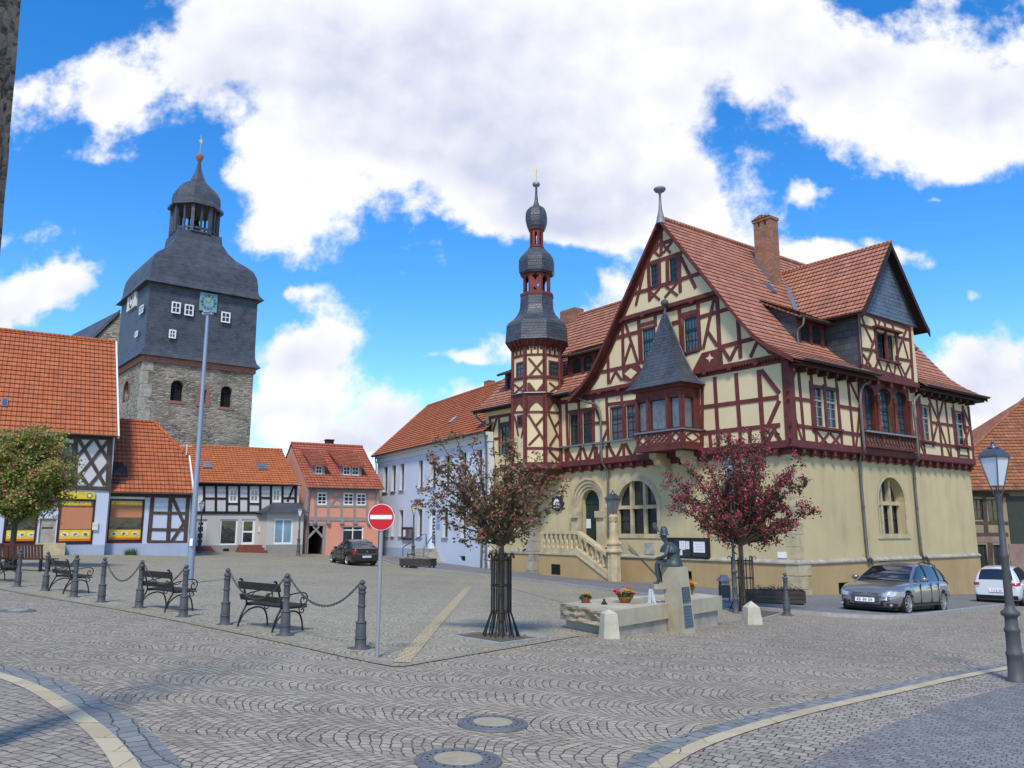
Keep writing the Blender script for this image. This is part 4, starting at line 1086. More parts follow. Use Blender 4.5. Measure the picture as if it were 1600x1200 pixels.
tm.boxv(FS.p(c0-.04, zb-.1, .28), FS.u*(c1-c0+.08), Z*.26, FS.n*.40)
part(hall, 'cross_gable_timber', tm, M_RED)
for a, b in ((u0+.02, (u0+u1)/2-.1), ((u0+u1)/2+.1, u1-.02)): window(hall, CFr, (a, b, z0, z1), 2, 3, M_DGREEN, M_GLASS, .14, .05, .03, transom=.6)
SG = CFr.sh(.12)
m = MB(); m.prism([SG.p(c0-.25, zt-.1), SG.p(cu, 16.35), SG.p(c1+.25, zt-.1)], -SG.n*.3); part(hall, 'slate_gable', m, M_SLATEB)
CP_ = [(3.15, 12.55), (2.8, 12.9), (2.4, 13.4), (0, 16.5)]
m = MB(); mm = MB()
for sg in (-1, 1):
    S, Lw = profS(FS.p(cu, 0, 0), -FS.n, FS.u*sg, CP_)
    courses(m, S, [(-1.15, 0), (1.9, 0), (2.7, .55), (5.2, Lw), (-1.15, Lw)])
    for p, q in zip(CP_, CP_[1:]):
        b = [FS.p(cu+sg*r[0], r[1]+.02, 1.2) for r in (p, q)]; mm.prism([b[0], b[1], b[1]-Z*.34, b[0]-Z*.34], -FS.n*.06)
        a = [FS.p(cu+sg*r[0], r[1]-.1, 1.17) for r in (p, q)]; mm.face([a[0], a[1], a[1]-FS.n*4.5, a[0]-FS.n*4.5])
cr = part(hall, 'cross_gable_roof', m, M_TILE); part(cr, 'verge_board', mm, M_DARKWOOD)
m = MB(); m.tube([FS.p(cu, 16.54, 1.2), FS.p(cu, 16.54, -5.1)], .1, 8); part(cr, 'ridge', m, M_TILE)
for uu, s_ in ((c0+.02, 1), (c1-.02, -1)): m = MB(); m.prism([FS.p(uu, 9.5, .6), FS.p(uu, 12.85, .6), FS.p(uu, 12.85, -2.4), FS.p(uu, 11.9, -1.7), FS.p(uu, 10.0, .1)], FS.u*.05*s_); part(hall, 'slate_cheek', m, M_SLATE)
# valley flashing on both sides
m = MB()
for sg in (-1, 1): m.bar(FS.p(cu+sg*3.0, profz(3.8)+.15, -2.2), FS.p(cu+sg*.1, 16.35, -4.9), .22, .04)
part(cr, 'valley', m, M_ZINC)
pipe(hall, [CFr.p(c0-.06, 12.6, .06), CFr.p(c0-.06, 10.2, .06)], .035)
# ---- downpipes of the side
def tp(F, T, pts, d): return [F.q(*T(x, y), d) for x, y in pts]
P1 = tp(FS, T6, [(610, 520), (600, 580), (535, 640), (548, 900), (560, 1060), (545, 1095)], .55)[:5]
pipe(hall, P1 + [FS.q(*T4(388, 150), .14)] + [FS.q(*T4(432, 690), .12), FS.q(*T4(440, 715), .25), FS.q(*T4(462, 740), .25), FS.q(*T4(468, 840), .2), V(*FS.q(*T4(468, 840), .2))-Z*1.0], .065)
pipe(hall, tp(FS, T6, [(992, 600), (985, 640), (895, 710), (905, 900), (922, 1110)], .55) + [FS.q(*T4(704, 180), .14), FS.q(*T4(748, 680), .12), FS.q(*T4(775, 710), .25), FS.q(*T4(790, 735), .25), FS.q(*T4(792, 800), .2), V(*FS.q(*T4(792, 800), .2))-Z*1.5], .065)
E5 = tp(FF, T5, [(125, 215), (135, 262), (200, 295), (285, 335), (300, 560)], .55)
pipe(hall, [FF.p(13.2, 10.1, 1.0)] + E5[1:] + [FF.q(*T5(305, 690), .5), FF.q(*T5(335, 750), .2), FF.q(*T2(690, 165), .12), FF.q(*T2(692, 400), .12), FF.q(*T2(693, 620), .12)], .065)
pipe(hall, tp(FF, T7, [(25, 720), (25, 760), (100, 830), (100, 900)], .55) + [FF.p(21.75, 6.2, .5), FF.p(21.75, -1.0, .75)], .065)
# ---- oriel
O0, O1, Od = 4.5, 7.38, 1.6
OF = FF.sh(Od); OS = Fr(FF.p(O0, 0, 0), -FF.n, -HD)      # its right side; u runs back to the wall
OL = Fr(FF.p(O1, 0, 0), -FF.n, HD)
zb_, zw0, zw1, ze = 6.32, 7.25, 8.75, 9.33
m = MB(); m.boxv(FF.p(O0, zb_+.1, .3), FF.u*(O1-O0), Z*(zw0-zb_-.1), FF.n*(Od-.3-.02)); part(hall, 'oriel_base', m, M_CREAM)
m = MB(); wo = []
uu = [O0+.12, O0+.72, O0+.92, O0+1.96, O0+2.16, O1-.12]
wo = [(uu[0], uu[1], zw0+.05, zw1), (uu[2], uu[3], zw0+.05, zw1), (uu[4], uu[5], zw0+.05, zw1)]
m.holed([OF.p(O0, zw0), OF.p(O1, zw0), OF.p(O1, ze), OF.p(O0, ze)], [rpoly(OF, r) for r in wo], -OF.n*.2)
ws = (-Od+.2, -Od+.85, zw0+.05, zw1)
m.holed([OS.p(-Od, zw0), OS.p(-.3, zw0), OS.p(-.3, ze), OS.p(-Od, ze)], [rpoly(OS, ws)], -OS.n*.2)
m.face([OL.p(-Od, zw0), OL.p(-.3, zw0), OL.p(-.3, ze), OL.p(-Od, ze)])
for z, h, o_ in ((ze-.12, .12, .12), (ze-.02, .1, .22), (zb_, .16, .10), (zb_+.14, .14, .04)): m.boxv(FF.p(O0-o_, z, .25), FF.u*(O1-O0+2*o_), Z*h, FF.n*(Od-.25+o_))
for a in (O0-.02, O0+.79, O0+2.03, O1-.12): m.boxv(OF.p(a, zw0, -.02), OF.u*.14, Z*(zw1-zw0+.2), OF.n*.08)
m.boxv(OS.p(-Od+.02, zw0, -.02), OS.u*.12, Z*(ze-zw0), OS.n*.07); m.boxv(OS.p(-.5, zw0, -.02), OS.u*.14, Z*(ze-zw0), OS.n*.07)
# carved balustrade
for F, a0_, a1_ in ((OF, O0, O1), (OS, -Od, -.3), (OL, -Od, -.3)):
    f = F
    for a in ([a0_+.07, a0_+.75, a1_-.75, a1_-.07] if a1_-a0_ > 2 else [a0_+.07, a1_-.07]): beam(m, f, (a, zb_+.2), (a, zw0-.06), .13, -.03, .05)
    beam(m, f, (a0_, zb_+.3), (a1_, zb_+.3), .09, -.03, .045); beam(m, f, (a0_, zw0-.1), (a1_, zw0-.1), .09, -.03, .045)
    secs = [(a0_+.14, a0_+.68), (a0_+.82, a1_-.82), (a1_-.68, a1_-.14)] if a1_-a0_ > 2 else [(a0_+.14, a1_-.14)]
    for k, (s0, s1) in enumerate(secs):
        z0, z1 = zb_+.34, zw0-.14
        if k == 1:
            n = 4; w_ = (s1-s0)/n
            for i in range(-1, n+1):
                for sg in (1, -1):
                    p, q = (s0+i*w_, z0 if sg > 0 else z1), (s0+(i+2)*w_, z1 if sg > 0 else z0)
                    ta, tb = max(0, (s0-p[0])/(q[0]-p[0])), min(1, (s1-p[0])/(q[0]-p[0]))
                    if tb > ta: beam(m, f, (p[0]+(q[0]-p[0])*ta, p[1]+(q[1]-p[1])*ta), (p[0]+(q[0]-p[0])*tb, p[1]+(q[1]-p[1])*tb), .06, -.02, .03)
        else:
            mx = (s0+s1)/2; mz = (z0+z1)/2
            for p, q in (((mx, z0), (s0, mz)), ((s0, mz), (mx, z1)), ((mx, z1), (s1, mz)), ((s1, mz), (mx, z0))): beam(m, f, p, q, .08, -.02, .03)
og = part(hall, 'oriel', m, M_RED)
for r in wo: window(og, OF, r, 1, 1, M_DGREEN, M_LEAD if 'M_LEAD' in globals() else (M_LEAD := m_glass('leaded glass', (.10, .11, .12, 1), .08, .9)), .08, .05)
window(og, OS, ws, 1, 1, M_DGREEN, M_LEAD, .08, .05)
m = MB(); m.boxv(FF.p(O0-.1, zw0-.06, .3), FF.u*(O1-O0+.2), Z*.07, FF.n*(Od-.3+.12)); m.boxv(FF.p(4.2, zw0-.05, .28), FF.u*.3, Z*.05, FF.n*.1); part(og, 'sill_cap', m, M_ZINC)
# spire of the oriel: flared pyramid
cc = (5.92, .92); e = [(O0-.38, .28), (O0-.38, Od+.38), (O1+.38, Od+.38), (O1+.38, .28)]
lv = [(1.0, ze+.02), (.83, ze+.28), (.66, ze+.75), (.47, ze+1.55), (.25, ze+2.7), (.05, ze+3.75)]
m = MB(); rings = []
for k, z in lv:
    rg = []
    for (a, b) in e: rg.append(FF.p(cc[0]+(a-cc[0])*k, z, max(.28, cc[1]+(b-cc[1])*k) if b < 1 and k > .5 else cc[1]+(b-cc[1])*k))
    rings.append(rg)
for a, b in zip(rings, rings[1:]):
    for i in range(4): m.face([a[i], a[(i+1) % 4], b[(i+1) % 4], b[i]][::-1])
m.face(rings[0])
sp_ = part(og, 'spire', m, M_SLATEF)
m = MB(); m.lathe([(.10, ze+3.6), (.06, ze+3.85), (.05, ze+4.1), (.16, ze+4.15), (.2, ze+4.26), (.16, ze+4.38), (.03, ze+4.45)], 12, FF.p(cc[0], 0, cc[1])-Z*0); part(og, 'knob', m, M_SLATE)
# verge strip (lead) on the right back edge
m = MB()
for a, b in zip(rings, rings[1:]): m.bar(a[0]+FF.n*.02, b[0]+FF.n*.02, .05, .05)
part(sp_, 'lead_hip', m, M_ZINC)
# stone brackets beneath the oriel
for (a, nm) in ((O0+.45, 0), (O1-.75, 1)):
    m = MB(); pr_ = [(0, 6.3), (1.15, 6.3), (1.12, 6.05), (.85, 5.95), (.8, 5.75), (.5, 5.6), (.45, 5.4), (.2, 5.25), (.15, 5.0), (0, 4.85)]
    m.prism([FF.p(a, z, d) for d, z in pr_], FF.u*.42); part(hall, 'stone_bracket', m, M_SAND)
# ---- turret
TC = FF.p(15.93, 0, .86); TY = TC.y
tF = Fr(V(TC.x, TC.y, HC.z), V(1, 0, 0), V(0, -1, 0))
def tz(y): return tF.px(839.5, 240+y/2.5)[1]
K7 = tF.px(900, 600)[0]-tF.px(899, 600)[0]
AN = atan2(FF.n.y, FF.n.x)
CT = V(TC.x, TC.y, HC.z)
def oct_lathe(prof, n=8): return [( r/2.5*K7*1.06, tz(y)) for y, r in prof][::-1]
A8 = AN + pi/8
m = MB(); R8 = 1.35/cos(pi/8); zt_ = tz(785)
m.lathe([(R8, 6.1), (R8, zt_+.25)], 8, CT, False, A8); tb = part(hall, 'turret_body', m, M_CREAM)
m = MB()
m.lathe([(.5, 5.1), (1.0, 5.5), (R8+.02, 5.95), (R8+.12, 6.0), (R8+.12, 6.2), (R8+.05, 6.25), (R8+.05, 6.35), (R8-.1, 6.36)], 8, CT, False, A8)
zr = tz(888); m.lathe([(R8-.1, zr-.09), (R8+.08, zr-.09), (R8+.1, zr), (R8+.06, zr+.08), (R8-.1, zr+.08)], 8, CT, False, A8)
zr2 = tz(800); m.lathe([(R8-.1, zr2-.12), (R8+.04, zr2-.12), (R8+.06, zr2), (R8-.1, zr2)], 8, CT, False, A8)
zs_ = tz(950); m.lathe([(R8-.1, zs_-.45), (R8+.035, zs_-.45), (R8+.04, zs_), (R8-.1, zs_)], 8, CT, False, A8)
zso = tz(748)
m.lathe([(R8-.05, zt_+.2), (R8+.08, zt_+.22), (R8+.40, zso+.02), (R8-.2, zso+.04)], 8, CT, False, A8)
faces = []
for k in range(-2, 4):
    a = AN + k*pi/4; n_ = V(cos(a), sin(a), 0); uu = V(-n_.y, n_.x, 0); v0 = CT + n_*1.35 - uu*1.35*math.tan(pi/8); faces.append(Fr(v0, uu, n_))
side8 = 2*1.35*math.tan(pi/8)
for f in faces:
    for a in (.0, side8): beam(m, f, (a, 6.2), (a, zt_+.2), .24, -.04, .05)
    for i in range(4):
        a = side8*(i+.5)/4; beam(m, f, (side8*i/3.0, zr2-.02), (side8*i/3.0, zso-.25), .1, -.02, .05)
        if i in (0, 1, 2): m.prism([f.p(side8*(i+.5)/3-.05, zt_-.0, .02), f.p(side8*(i+.5)/3-.05, zso, .02), f.p(side8*(i+.5)/3-.05, zso, .38), f.p(side8*(i+.5)/3-.05, zso-.2, .3)], f.u*.1)
    # generic rails
    for yy, w_ in ((1107-0, .16),): pass
fA = faces[3]; fB = faces[4]; fC = faces[2]
# pick the three faces turned to the camera by direction
vis = sorted(faces, key=lambda f: -f.n.dot((CAMP-CT).normalized()))
fA = vis[0]; rest = vis[1:3]; fB = [f for f in rest if f.n.x > fA.n.x][0]; fC = [f for f in rest if f.n.x < fA.n.x][0]
beams(m, fA, T7, [(430,298,555,445,.13),(555,298,430,445,.13),(418,718,575,718,.13),(428,740,572,975,.14),(562,740,488,825,.13),(512,895,432,978,.13),(418,1002,575,1002,.15),(575,1010,540,1060,.14)])
beams(m, fB, T7, [(575,718,688,728,.13),(583,735,690,985,.14),(688,760,632,835,.13),(648,895,592,985,.13),(575,1000,690,1012,.15),(588,1020,655,1095,.15),(690,1030,655,1095,.15),(590,490,680,560,.1),(680,500,590,570,.1),(690,300,690,460,.1)])
beams(m, fC, T7, [(318,722,420,718,.13),(322,750,352,905,.12),(408,740,376,920,.12),(320,505,405,570,.1),(405,500,320,575,.1),(345,745,345,830,.1),(385,745,385,830,.1),(345,830,385,830,.1)])
for f, pts in ((fA, [(420,490),(440,488),(490,556),(545,486),(575,486),(575,585),(420,585)]), (fA, [(420,620),(575,620),(575,705),(548,700),(535,680),(520,665),(505,650),(492,645),(478,650),(462,665),(445,685),(436,705),(420,706)]),
               (fB, [(577,625),(685,640),(685,715),(670,712),(660,690),(645,665),(630,652),(615,665),(600,690),(592,706),(577,706)]), (fC, [(314,640),(418,622),(418,712),(400,712),(388,690),(372,668),(358,655),(345,670),(335,690),(328,715),(314,716)])):
    m.prism([f.q(*T7(x, y), 0, -.03) for x, y in pts], f.n*.062)
part(tb, 'turret_timber', m, M_RED)
def trect(f, x0, y0, x1, y1): return rect_px(f, T7, x0, y0, x1, y1)
for f, r in ((fB, trect(fB, 597, 335, 652, 455)), (fC, trect(fC, 343, 342, 390, 460)), (fC, trect(fC, 352, 757, 378, 822))):
    w = window(tb, f, r, 2 if r[1]-r[0] > .35 else 1, 3 if r[1]-r[0] > .35 else 1, M_DGREEN, M_GLASSB if r[1]-r[0] > .35 else M_DARK, -.045, .05, .03, casing=M_RED, cw=.11)
m = MB(); m.lathe([(R8-.1, zs_), (R8+.16, zs_), (R8+.15, zs_+.04), (R8-.1, zs_+.1)], 8, CT, False, A8); part(tb, 'lead_sill', m, M_ZINC)
m = MB()
for prof in ([(748,124),(742,123),(735,122),(690,119),(684,119),(672,112),(655,92),(640,79),(622,70),(605,66),(563,64)],
             [(478,64),(470,70),(448,71),(424,71),(418,68),(405,60),(390,46),(375,33)],
             [(300,32),(288,38),(270,43),(252,44),(235,42),(222,36),(212,26),(205,14),(190,8),(160,5),(130,4)]):
    m.lathe([(r/2.5*K7*1.05, tz(y)) for y, r in prof], 8, CT, False, A8)
tr = part(hall, 'turret_roof', m, M_SLATEF)
m = MB()
zl0, zl1 = tz(562), tz(472)
m.lathe([(69/2.5*K7, zl0-.02), (70/2.5*K7, zl0+.12), (66/2.5*K7, zl0+.16)], 8, CT, False, A8)
rl = 57/2.5*K7; al = rl*cos(pi/8); s8 = 2*al*math.tan(pi/8)
for k in range(8):
    a = AN + k*pi/4; n_ = V(cos(a), sin(a), 0); uu = V(-n_.y, n_.x, 0); f = Fr(CT+n_*al-uu*s8/2, uu, n_)
    w0, w1 = s8*.2, s8*.8; zz0, zz1 = zl0+.2, zl1-.38
    outer = [f.p(0, zl0+.12), f.p(s8, zl0+.12), f.p(s8, zl1+.12), f.p(0, zl1+.12)]
    if k % 2 == 0:
        tre = [(w0, zz0), (w1, zz0), (w1, zz1-.1), (w1-.06, zz1+.05), (w1-.1, zz1+.05), ((w0+w1)/2+.05, zz1+.12), ((w0+w1)/2, zz1+.3), ((w0+w1)/2-.05, zz1+.12), (w0+.1, zz1+.05), (w0+.06, zz1+.05), (w0, zz1-.1)]
        m.holed(outer, [[f.p(a_, b_) for a_, b_ in tre]], -n_*.1)
    else:
        mz = zz1+.05; mu = s8/2
        q4 = [(mu+.17*cos(t)*(1+.35*cos(4*t)), mz+.17*sin(t)*(1+.35*cos(4*t))) for t in [2*pi*i/16 for i in range(16)]]
        h2 = [(mu-.05, zz0+.05), (mu+.12, zz0+.05), (mu-.02, zz0+.22), (mu-.15, zz0+.18)]; h3 = [(mu+.1, zz0+.22), (mu+.22, zz0+.3), (mu+.18, zz0+.48), (mu+.05, zz0+.35)]
        m.holed(outer, [[f.p(a_, b_) for a_, b_ in h] for h in (q4, h2, h3)], -n_*.1)
m.lathe([(.05, zl1+.05), (rl, zl1+.06)], 8, CT, False, A8)
lan = part(tr, 'lantern', m, M_REDMET)
m = MB(); zu0, zu1 = tz(374), tz(299); ru = 27/2.5*K7*1.05; au = ru*cos(pi/8); s8 = 2*au*math.tan(pi/8)
for k in range(8):
    a = AN + k*pi/4; n_ = V(cos(a), sin(a), 0); uu = V(-n_.y, n_.x, 0); f = Fr(CT+n_*au-uu*s8/2, uu, n_)
    m.holed([f.p(0, zu0), f.p(s8, zu0), f.p(s8, zu1), f.p(0, zu1)], [apoly(f, (s8*.3, s8*.7, zu0+.2, zu1-.2), n=6)], -n_*.06)
m.lathe([(ru+.03, zu0), (ru+.08, zu0+.04), (ru, zu0+.1)], 8, CT, False, A8); m.lathe([(ru, zu1-.12), (ru+.09, zu1-.04), (ru+.1, zu1)], 8, CT, False, A8); m.lathe([(ru*.8, zu0), (ru*.8, zu1)], 8, CT, False, A8) if 0 else None
part(tr, 'upper_lantern', m, M_REDMET)
m = MB(); m.lathe([(.07, tz(135)), (.07, tz(130)), (.2, tz(127)), (.24, tz(121)), (.2, tz(115)), (.05, tz(111))], 12, CT); part(tr, 'ball', m, M_ZINC)
m = MB(); m.tube([CT+Z*tz(113), CT+Z*tz(60)+V(.03, 0, 0)], .018, 6); m.prism([CT+V(a, 0, tz(b)) for a, b in ((-.02, 78), (-.06, 64), (-.16, 70), (-.26, 58), (-.24, 54), (-.12, 58), (-.02, 62))], V(0, .02, 0)); part(tr, 'weather_vane', m, M_GOLD)

# ================================================================== roofs read on their own plane
class RP:
    def __init__(s, o, U, W):
        s.o, s.U, s.W = Vector(o), Vector(U).normalized(), Vector(W).normalized(); s.N = s.U.cross(s.W)
        if s.N.z < 0: s.N = -s.N
    def px(s, x, y):
        r = ray(x, y); t = (s.o-CAMP).dot(s.N)/r.dot(s.N); q = CAMP+r*t-s.o; return (q.dot(s.U), q.dot(s.W))
    def S(s, u, w, h): return s.o+s.U*u+s.W*w+s.N*h
def corner(px, Y, z=None):
    r = ray(px, 824); q = CAMP + r*Y; return V(q.x, q.y, 0)
def poly_u(F, T, pts): return [F.px(*T(x, y)) for x, y in pts]

# ------------------------------------------------------------------ church
TCc = crop(80, 180, 2.2222)
CU, CVv = V(.78, .626, 0), V(-.626, .78, 0)
CO = corner(203, 80); CO.z = 0
church = thing('church_tower', 'rubble stone church tower with slate clad belfry, bell roof and open lantern', 'church', CO)
W12 = 11.4
CF, CL = Fr(CO, CU), Fr(CO, CVv)
zsk = CF.px(*TCc(322, 828))[1]; zev = CF.px(*TCc(350, 578))[1]
m = MB()
sw = [rect_px(CF, TCc, 415, 920, 459, 992), rect_px(CF, TCc, 588, 940, 628, 1014)]
swc = rect_px(CF, TCc, 515, 953, 538, 1000); swl = rect_px(CL, TCc, 252, 925, 270, 990)
m.holed([CF.p(0, -1), CF.p(W12, -1), CF.p(W12, zsk), CF.p(0, zsk)], [apoly(CF, r) for r in sw]+[rpoly(CF, swc)], -CF.n*.9)
m.holed([CL.p(0, -1), CL.p(W12, -1), CL.p(W12, zsk), CL.p(0, zsk)], [apoly(CL, swl)], -CL.n*.6)
m.face([CF.p(W12, -1), CF.p(W12, -1, -W12), CF.p(W12, zsk, -W12), CF.p(W12, zsk)])
part(church, 'stone_shaft', m, M_RUBBLE)
m = MB()
for i in range(14):
    z0 = 2.5+i*1.35
    if z0+1.3 > zsk: break
    w = 1.0 if i % 2 else .55
    m.prism([CF.p(-.03, z0, .03), CF.p(w, z0, .03), CF.p(w, z0+1.3, .03), CF.p(-.03, z0+1.3, .03)], -CF.n*.1); m.prism([CL.p(-.04, z0, .04), CL.p(1.5-w, z0, .04), CL.p(1.5-w, z0+1.3, .04), CL.p(-.04, z0+1.3, .04)], -CL.n*.1)
part(church, 'corner_stones', m, M_SANDG)
m = MB(); m.prism([CO-CU*.18-CVv*.18+Z*(zsk-.75), CO+CU*(W12+.18)-CVv*.18+Z*(zsk-.75), CO+CU*(W12+.18)+CVv*(W12+.1)+Z*(zsk-.75), CO-CU*.18+CVv*(W12+.1)+Z*(zsk-.75)], Z*.6)
part(church, 'cornice', m, M_REDSAND)
m = MB()
r = (swc[0]-.35, swc[1]+.35, swc[2]-.35, swc[3]+.5); m.holed(apoly(CF, r, .05, rise=.6), [rpoly(CF, swc, .05)], -CF.n*.3)
for r in sw: m.prism(rpoly(CF, (r[0]-.25, r[1]+.25, r[2]-.28, r[2]), .06), -CF.n*.2)
part(church, 'red_surround', m, M_REDSAND)
m = MB(); r = swl; m.holed(apoly(CL, r, .05, grow=.3), [apoly(CL, r, .05)], -CL.n*.2); part(church, 'red_surround', m, M_REDSAND)
for F, r in ((CF, sw[0]), (CF, sw[1]), (CL, swl)): window(church, F, r, 2, 4, M_BLACK, M_DARK, .5, .06, .05, arch=True)
window(church, CF, swc, 1, 1, M_BLACK, M_DARK, .4, .06)
# slate storey with flared foot
Cc = CO + CU*W12/2 + CVv*W12/2
a4 = atan2(CU.y, CU.x)+pi/4; q2 = sqrt(2)
h = W12/2
m = MB(); m.lathe([((h+.55)*q2, zsk-.15), ((h+.5)*q2, zsk), ((h+.22)*q2, zsk+.35), ((h+.06)*q2, zsk+1.0), ((h+.02)*q2, zsk+2.0), ((h-.0)*q2, zev+.1)], 4, Cc, False, a4)
sl = part(church, 'slate_storey', m, M_SLATE)
cF = Fr(V(Cc.x, Cc.y, 0), V(1, 0, 0), V(0, -1, 0))
def cz2(y, x=500): return cF.px(*TCc(x, y))[1]
hw = h+.25
dz = 0.0
prof = [(hw+.3, zev-.05), (hw+.26, zev+.06), (hw-.08, zev+.45), (hw-.24, zev+1.0), (hw-.28, zev+1.8), (hw-.42, zev+2.8), (hw-.78, zev+3.7), (hw-1.45, zev+4.4), (hw-2.25, zev+5.1), (hw-2.95, zev+6.1), (hw-3.5, zev+7.3), (hw-3.85, zev+8.3)]
ztop_ = cz2(428); k_ = (ztop_-zev)/8.3
prof = [(a, zev+(z-zev)*k_) for a, z in prof]; prof[-1] = (2.55*.93, ztop_)
m = MB(); m.lathe([(a*q2, z) for a, z in prof], 4, Cc, False, a4); cr_ = part(church, 'bell_roof', m, M_SLATE)
K2 = cF.px(*TCc(501, 400))[0]-cF.px(*TCc(500, 400))[0]
AC8 = a4-pi/4+pi/8
m = MB(); m.lathe([(2.3, ztop_-.3), (82*K2, ztop_), (82*K2, ztop_+.15), (76*K2, ztop_+.25), (.2, ztop_+.3)], 8, Cc, False, AC8)
zl1 = cz2(325)
for k in range(8):
    a = AC8 + k*pi/4; c = V(cos(a), sin(a), 0); m.bar(Cc+c*76*K2+Z*ztop_, Cc+c*76*K2+Z*(zl1+.2), .34, .34, c)
    b = a+pi/8; c2 = V(cos(b), sin(b), 0); m.bar(Cc+c2*70*K2+Z*ztop_, Cc+c2*70*K2+Z*(zl1+.2), .2, .2, c2)
    c3 = V(cos(a+pi/4), sin(a+pi/4), 0)
    for zz, hh in ((ztop_+.55, .25), (zl1-.15, .4)): m.bar(Cc+c*75*K2+Z*zz, Cc+c3*75*K2+Z*zz, .12, hh, Z)
lan = part(church, 'lantern', m, M_SLATE)
m = MB(); m.lathe([(.75, ztop_+1.1), (.55, ztop_+1.5), (.4, ztop_+2.0), (.1, ztop_+2.15)], 14, Cc); m.tube([Cc+Z*(ztop_+2.1), Cc+Z*zl1], .06, 6); part(lan, 'bell', m, M_BLACK)
m = MB(); m.lathe([(r*K2*1.04, cz2(y, 505)) for y, r in [(338, 70), (336, 89), (328, 88), (316, 77), (300, 77), (285, 75), (268, 66), (252, 50), (240, 33), (228, 24), (205, 14), (185, 8), (160, 5)]], 8, Cc, False, AC8)
part(church, 'onion_roof', m, M_SLATE)
m = MB(); m.lathe([(4*K2, cz2(165, 512)), (10*K2, cz2(155, 512)), (13*K2, cz2(147, 512)), (12*K2, cz2(138, 512)), (4*K2, cz2(134, 512))], 12, Cc); part(church, 'ball', m, M_REDSAND)
m = MB(); m.tube([Cc+Z*cz2(138, 513), Cc+Z*cz2(66, 514)], .035, 6); m.prism([Cc+V(a, 0, cz2(b, 514)) for a, b in ((.05, 98), (-.3, 84), (-.1, 88), (.0, 78), (.2, 92))], V(0, .05, 0)); part(church, 'weather_vane', m, M_GOLD)
def clock(F, r, mat, ring, hands, up):
    u0, u1, z0, z1 = r; m = MB(); m.prism(rpoly(F, r, .22), -F.n*.25); c = part(church, 'clock_face', m, mat)
    cu_, cz3, R_ = (u0+u1)/2, (z0+z1)/2, min(u1-u0, z1-z0)/2
    m = MB()
    for k in range(12):
        a = pi*k/6; w = .05*R_; L0, L1 = .62*R_, .92*R_
        for off in ((-.07, .07) if k % 3 else (-.12, 0, .12)):
            p = (cu_+sin(a)*L0+cos(a)*off*R_, cz3+cos(a)*L0-sin(a)*off*R_); q = (cu_+sin(a)*L1+cos(a)*off*R_, cz3+cos(a)*L1-sin(a)*off*R_)
            beam(m, F, p, q, w, .2, .24)
    part(c, 'numerals', m, ring); m = MB()
    for a, L, w in ((radians(20), .8, .08), (radians(310), .5, .11)): beam(m, F, (cu_, cz3), (cu_+sin(a)*L*R_, cz3+cos(a)*L*R_), w*R_, .24, .27)
    part(c, 'hands', m, hands)
M_TEAL = m_plain('teal clock face', (.16, .33, .36, 1), .5, var=.08, bump=0); M_CWHITE = m_plain('aged white paint', (.62, .62, .58, 1), .6, var=.1, bump=0)
clock(CF, rect_px(CF, TCc, 514, 620, 574, 683), M_TEAL, M_BLACK, M_GOLD, .2)
clock(CL, rect_px(CL, TCc, 272, 614, 300, 672), M_CWHITE, M_BLACK, M_BLACK, .2)
for F, b in ((CF, (415, 650, 447, 690)), (CF, (460, 659, 492, 698)), (CF, (587, 685, 619, 722)), (CF, (406, 746, 431, 776)), (CL, (315, 664, 328, 690)), (CL, (300, 752, 309, 771))):
    window(church, F, rect_px(F, TCc, *b), 2, 2, M_WHITE, M_GLASS, -.28, .14, .08)
Cw = Fr(CF.o+CF.n*-.9, CF.u, CF.n); r = rect_px(Cw, TCc, 551, 546, 575, 567); m = MB(); m.boxv(Cw.p(r[0], r[2], -1.5), Cw.u*(r[1]-r[0]), Z*(r[3]-r[2]), Cw.n*1.5); dd = part(church, 'roof_hatch', m, M_SLATE); window(dd, Cw, r, 2, 2, M_WHITE, M_GLASS, -.06, .1, .07)
# nave beyond, to the left
m = MB(); nR = CAMP + ray(187, 486)*96; nA = CAMP+ray(*TCc(120, 795))*96; nB = CAMP+ray(*TCc(0, 800))*112; nC = CAMP+ray(200, 486)*112
m.face([nR, nA, nB, CAMP+ray(*TCc(225, 684))*110]); m.prism([nR+V(.1,0,.1), nA+V(.1,0,.1), nA-Z*.5, nR-Z*.5], V(0, -.3, 0)); part(church, 'nave_roof', m, M_SLATE)
m = MB(); m.prism([V(nA.x, nA.y, 0), V(nA.x, nA.y, nA.z-.3), V(nR.x, nR.y, nR.z-.3), V(nR.x+12, nR.y, nR.z-.3), V(nR.x+12, nR.y, 0)], V(0, .5, 0)); part(church, 'nave_wall', m, M_RUBBLE)

# ------------------------------------------------------------------ left shop houses
T1 = crop(0, 480, 2.857); T8 = crop(0, 640, 4.283); T9 = crop(0, 740, 5.3333)
M_PBLUE = m_plaster('pale blue shop plaster', (.52, .57, .70, 1), .06, dirt='#77797c', dirtamt=.15)
M_PBLUED = m_plaster('grey blue plinth', (.36, .42, .54, 1), .1, dirt='#66686c', dirtamt=.3)
M_GWHITE = m_plaster('weathered white infill', (.55, .56, .57, 1), .1, dirt='#70706a', dirtamt=.3)
M_OLDT = m_timber('grey weathered timber', (.075, .055, .045, 1), .35); M_BLKT = m_timber('black timber', (.022, .018, .017, 1), .3)
M_BLIND = m_plain('salmon roller blind', (.48, .20, .105, 1), .8, var=.06, bump=0); M_DRED = m_plain('dark red frame', (.05, .012, .010, 1), .5, var=.1, bump=0)
M_YEL = m_plain('yellow panel', (.68, .50, .03, 1), .5, var=.06, bump=0); M_ORG = m_plain('orange panel', (.62, .14, .02, 1), .5, var=.1, bump=0)
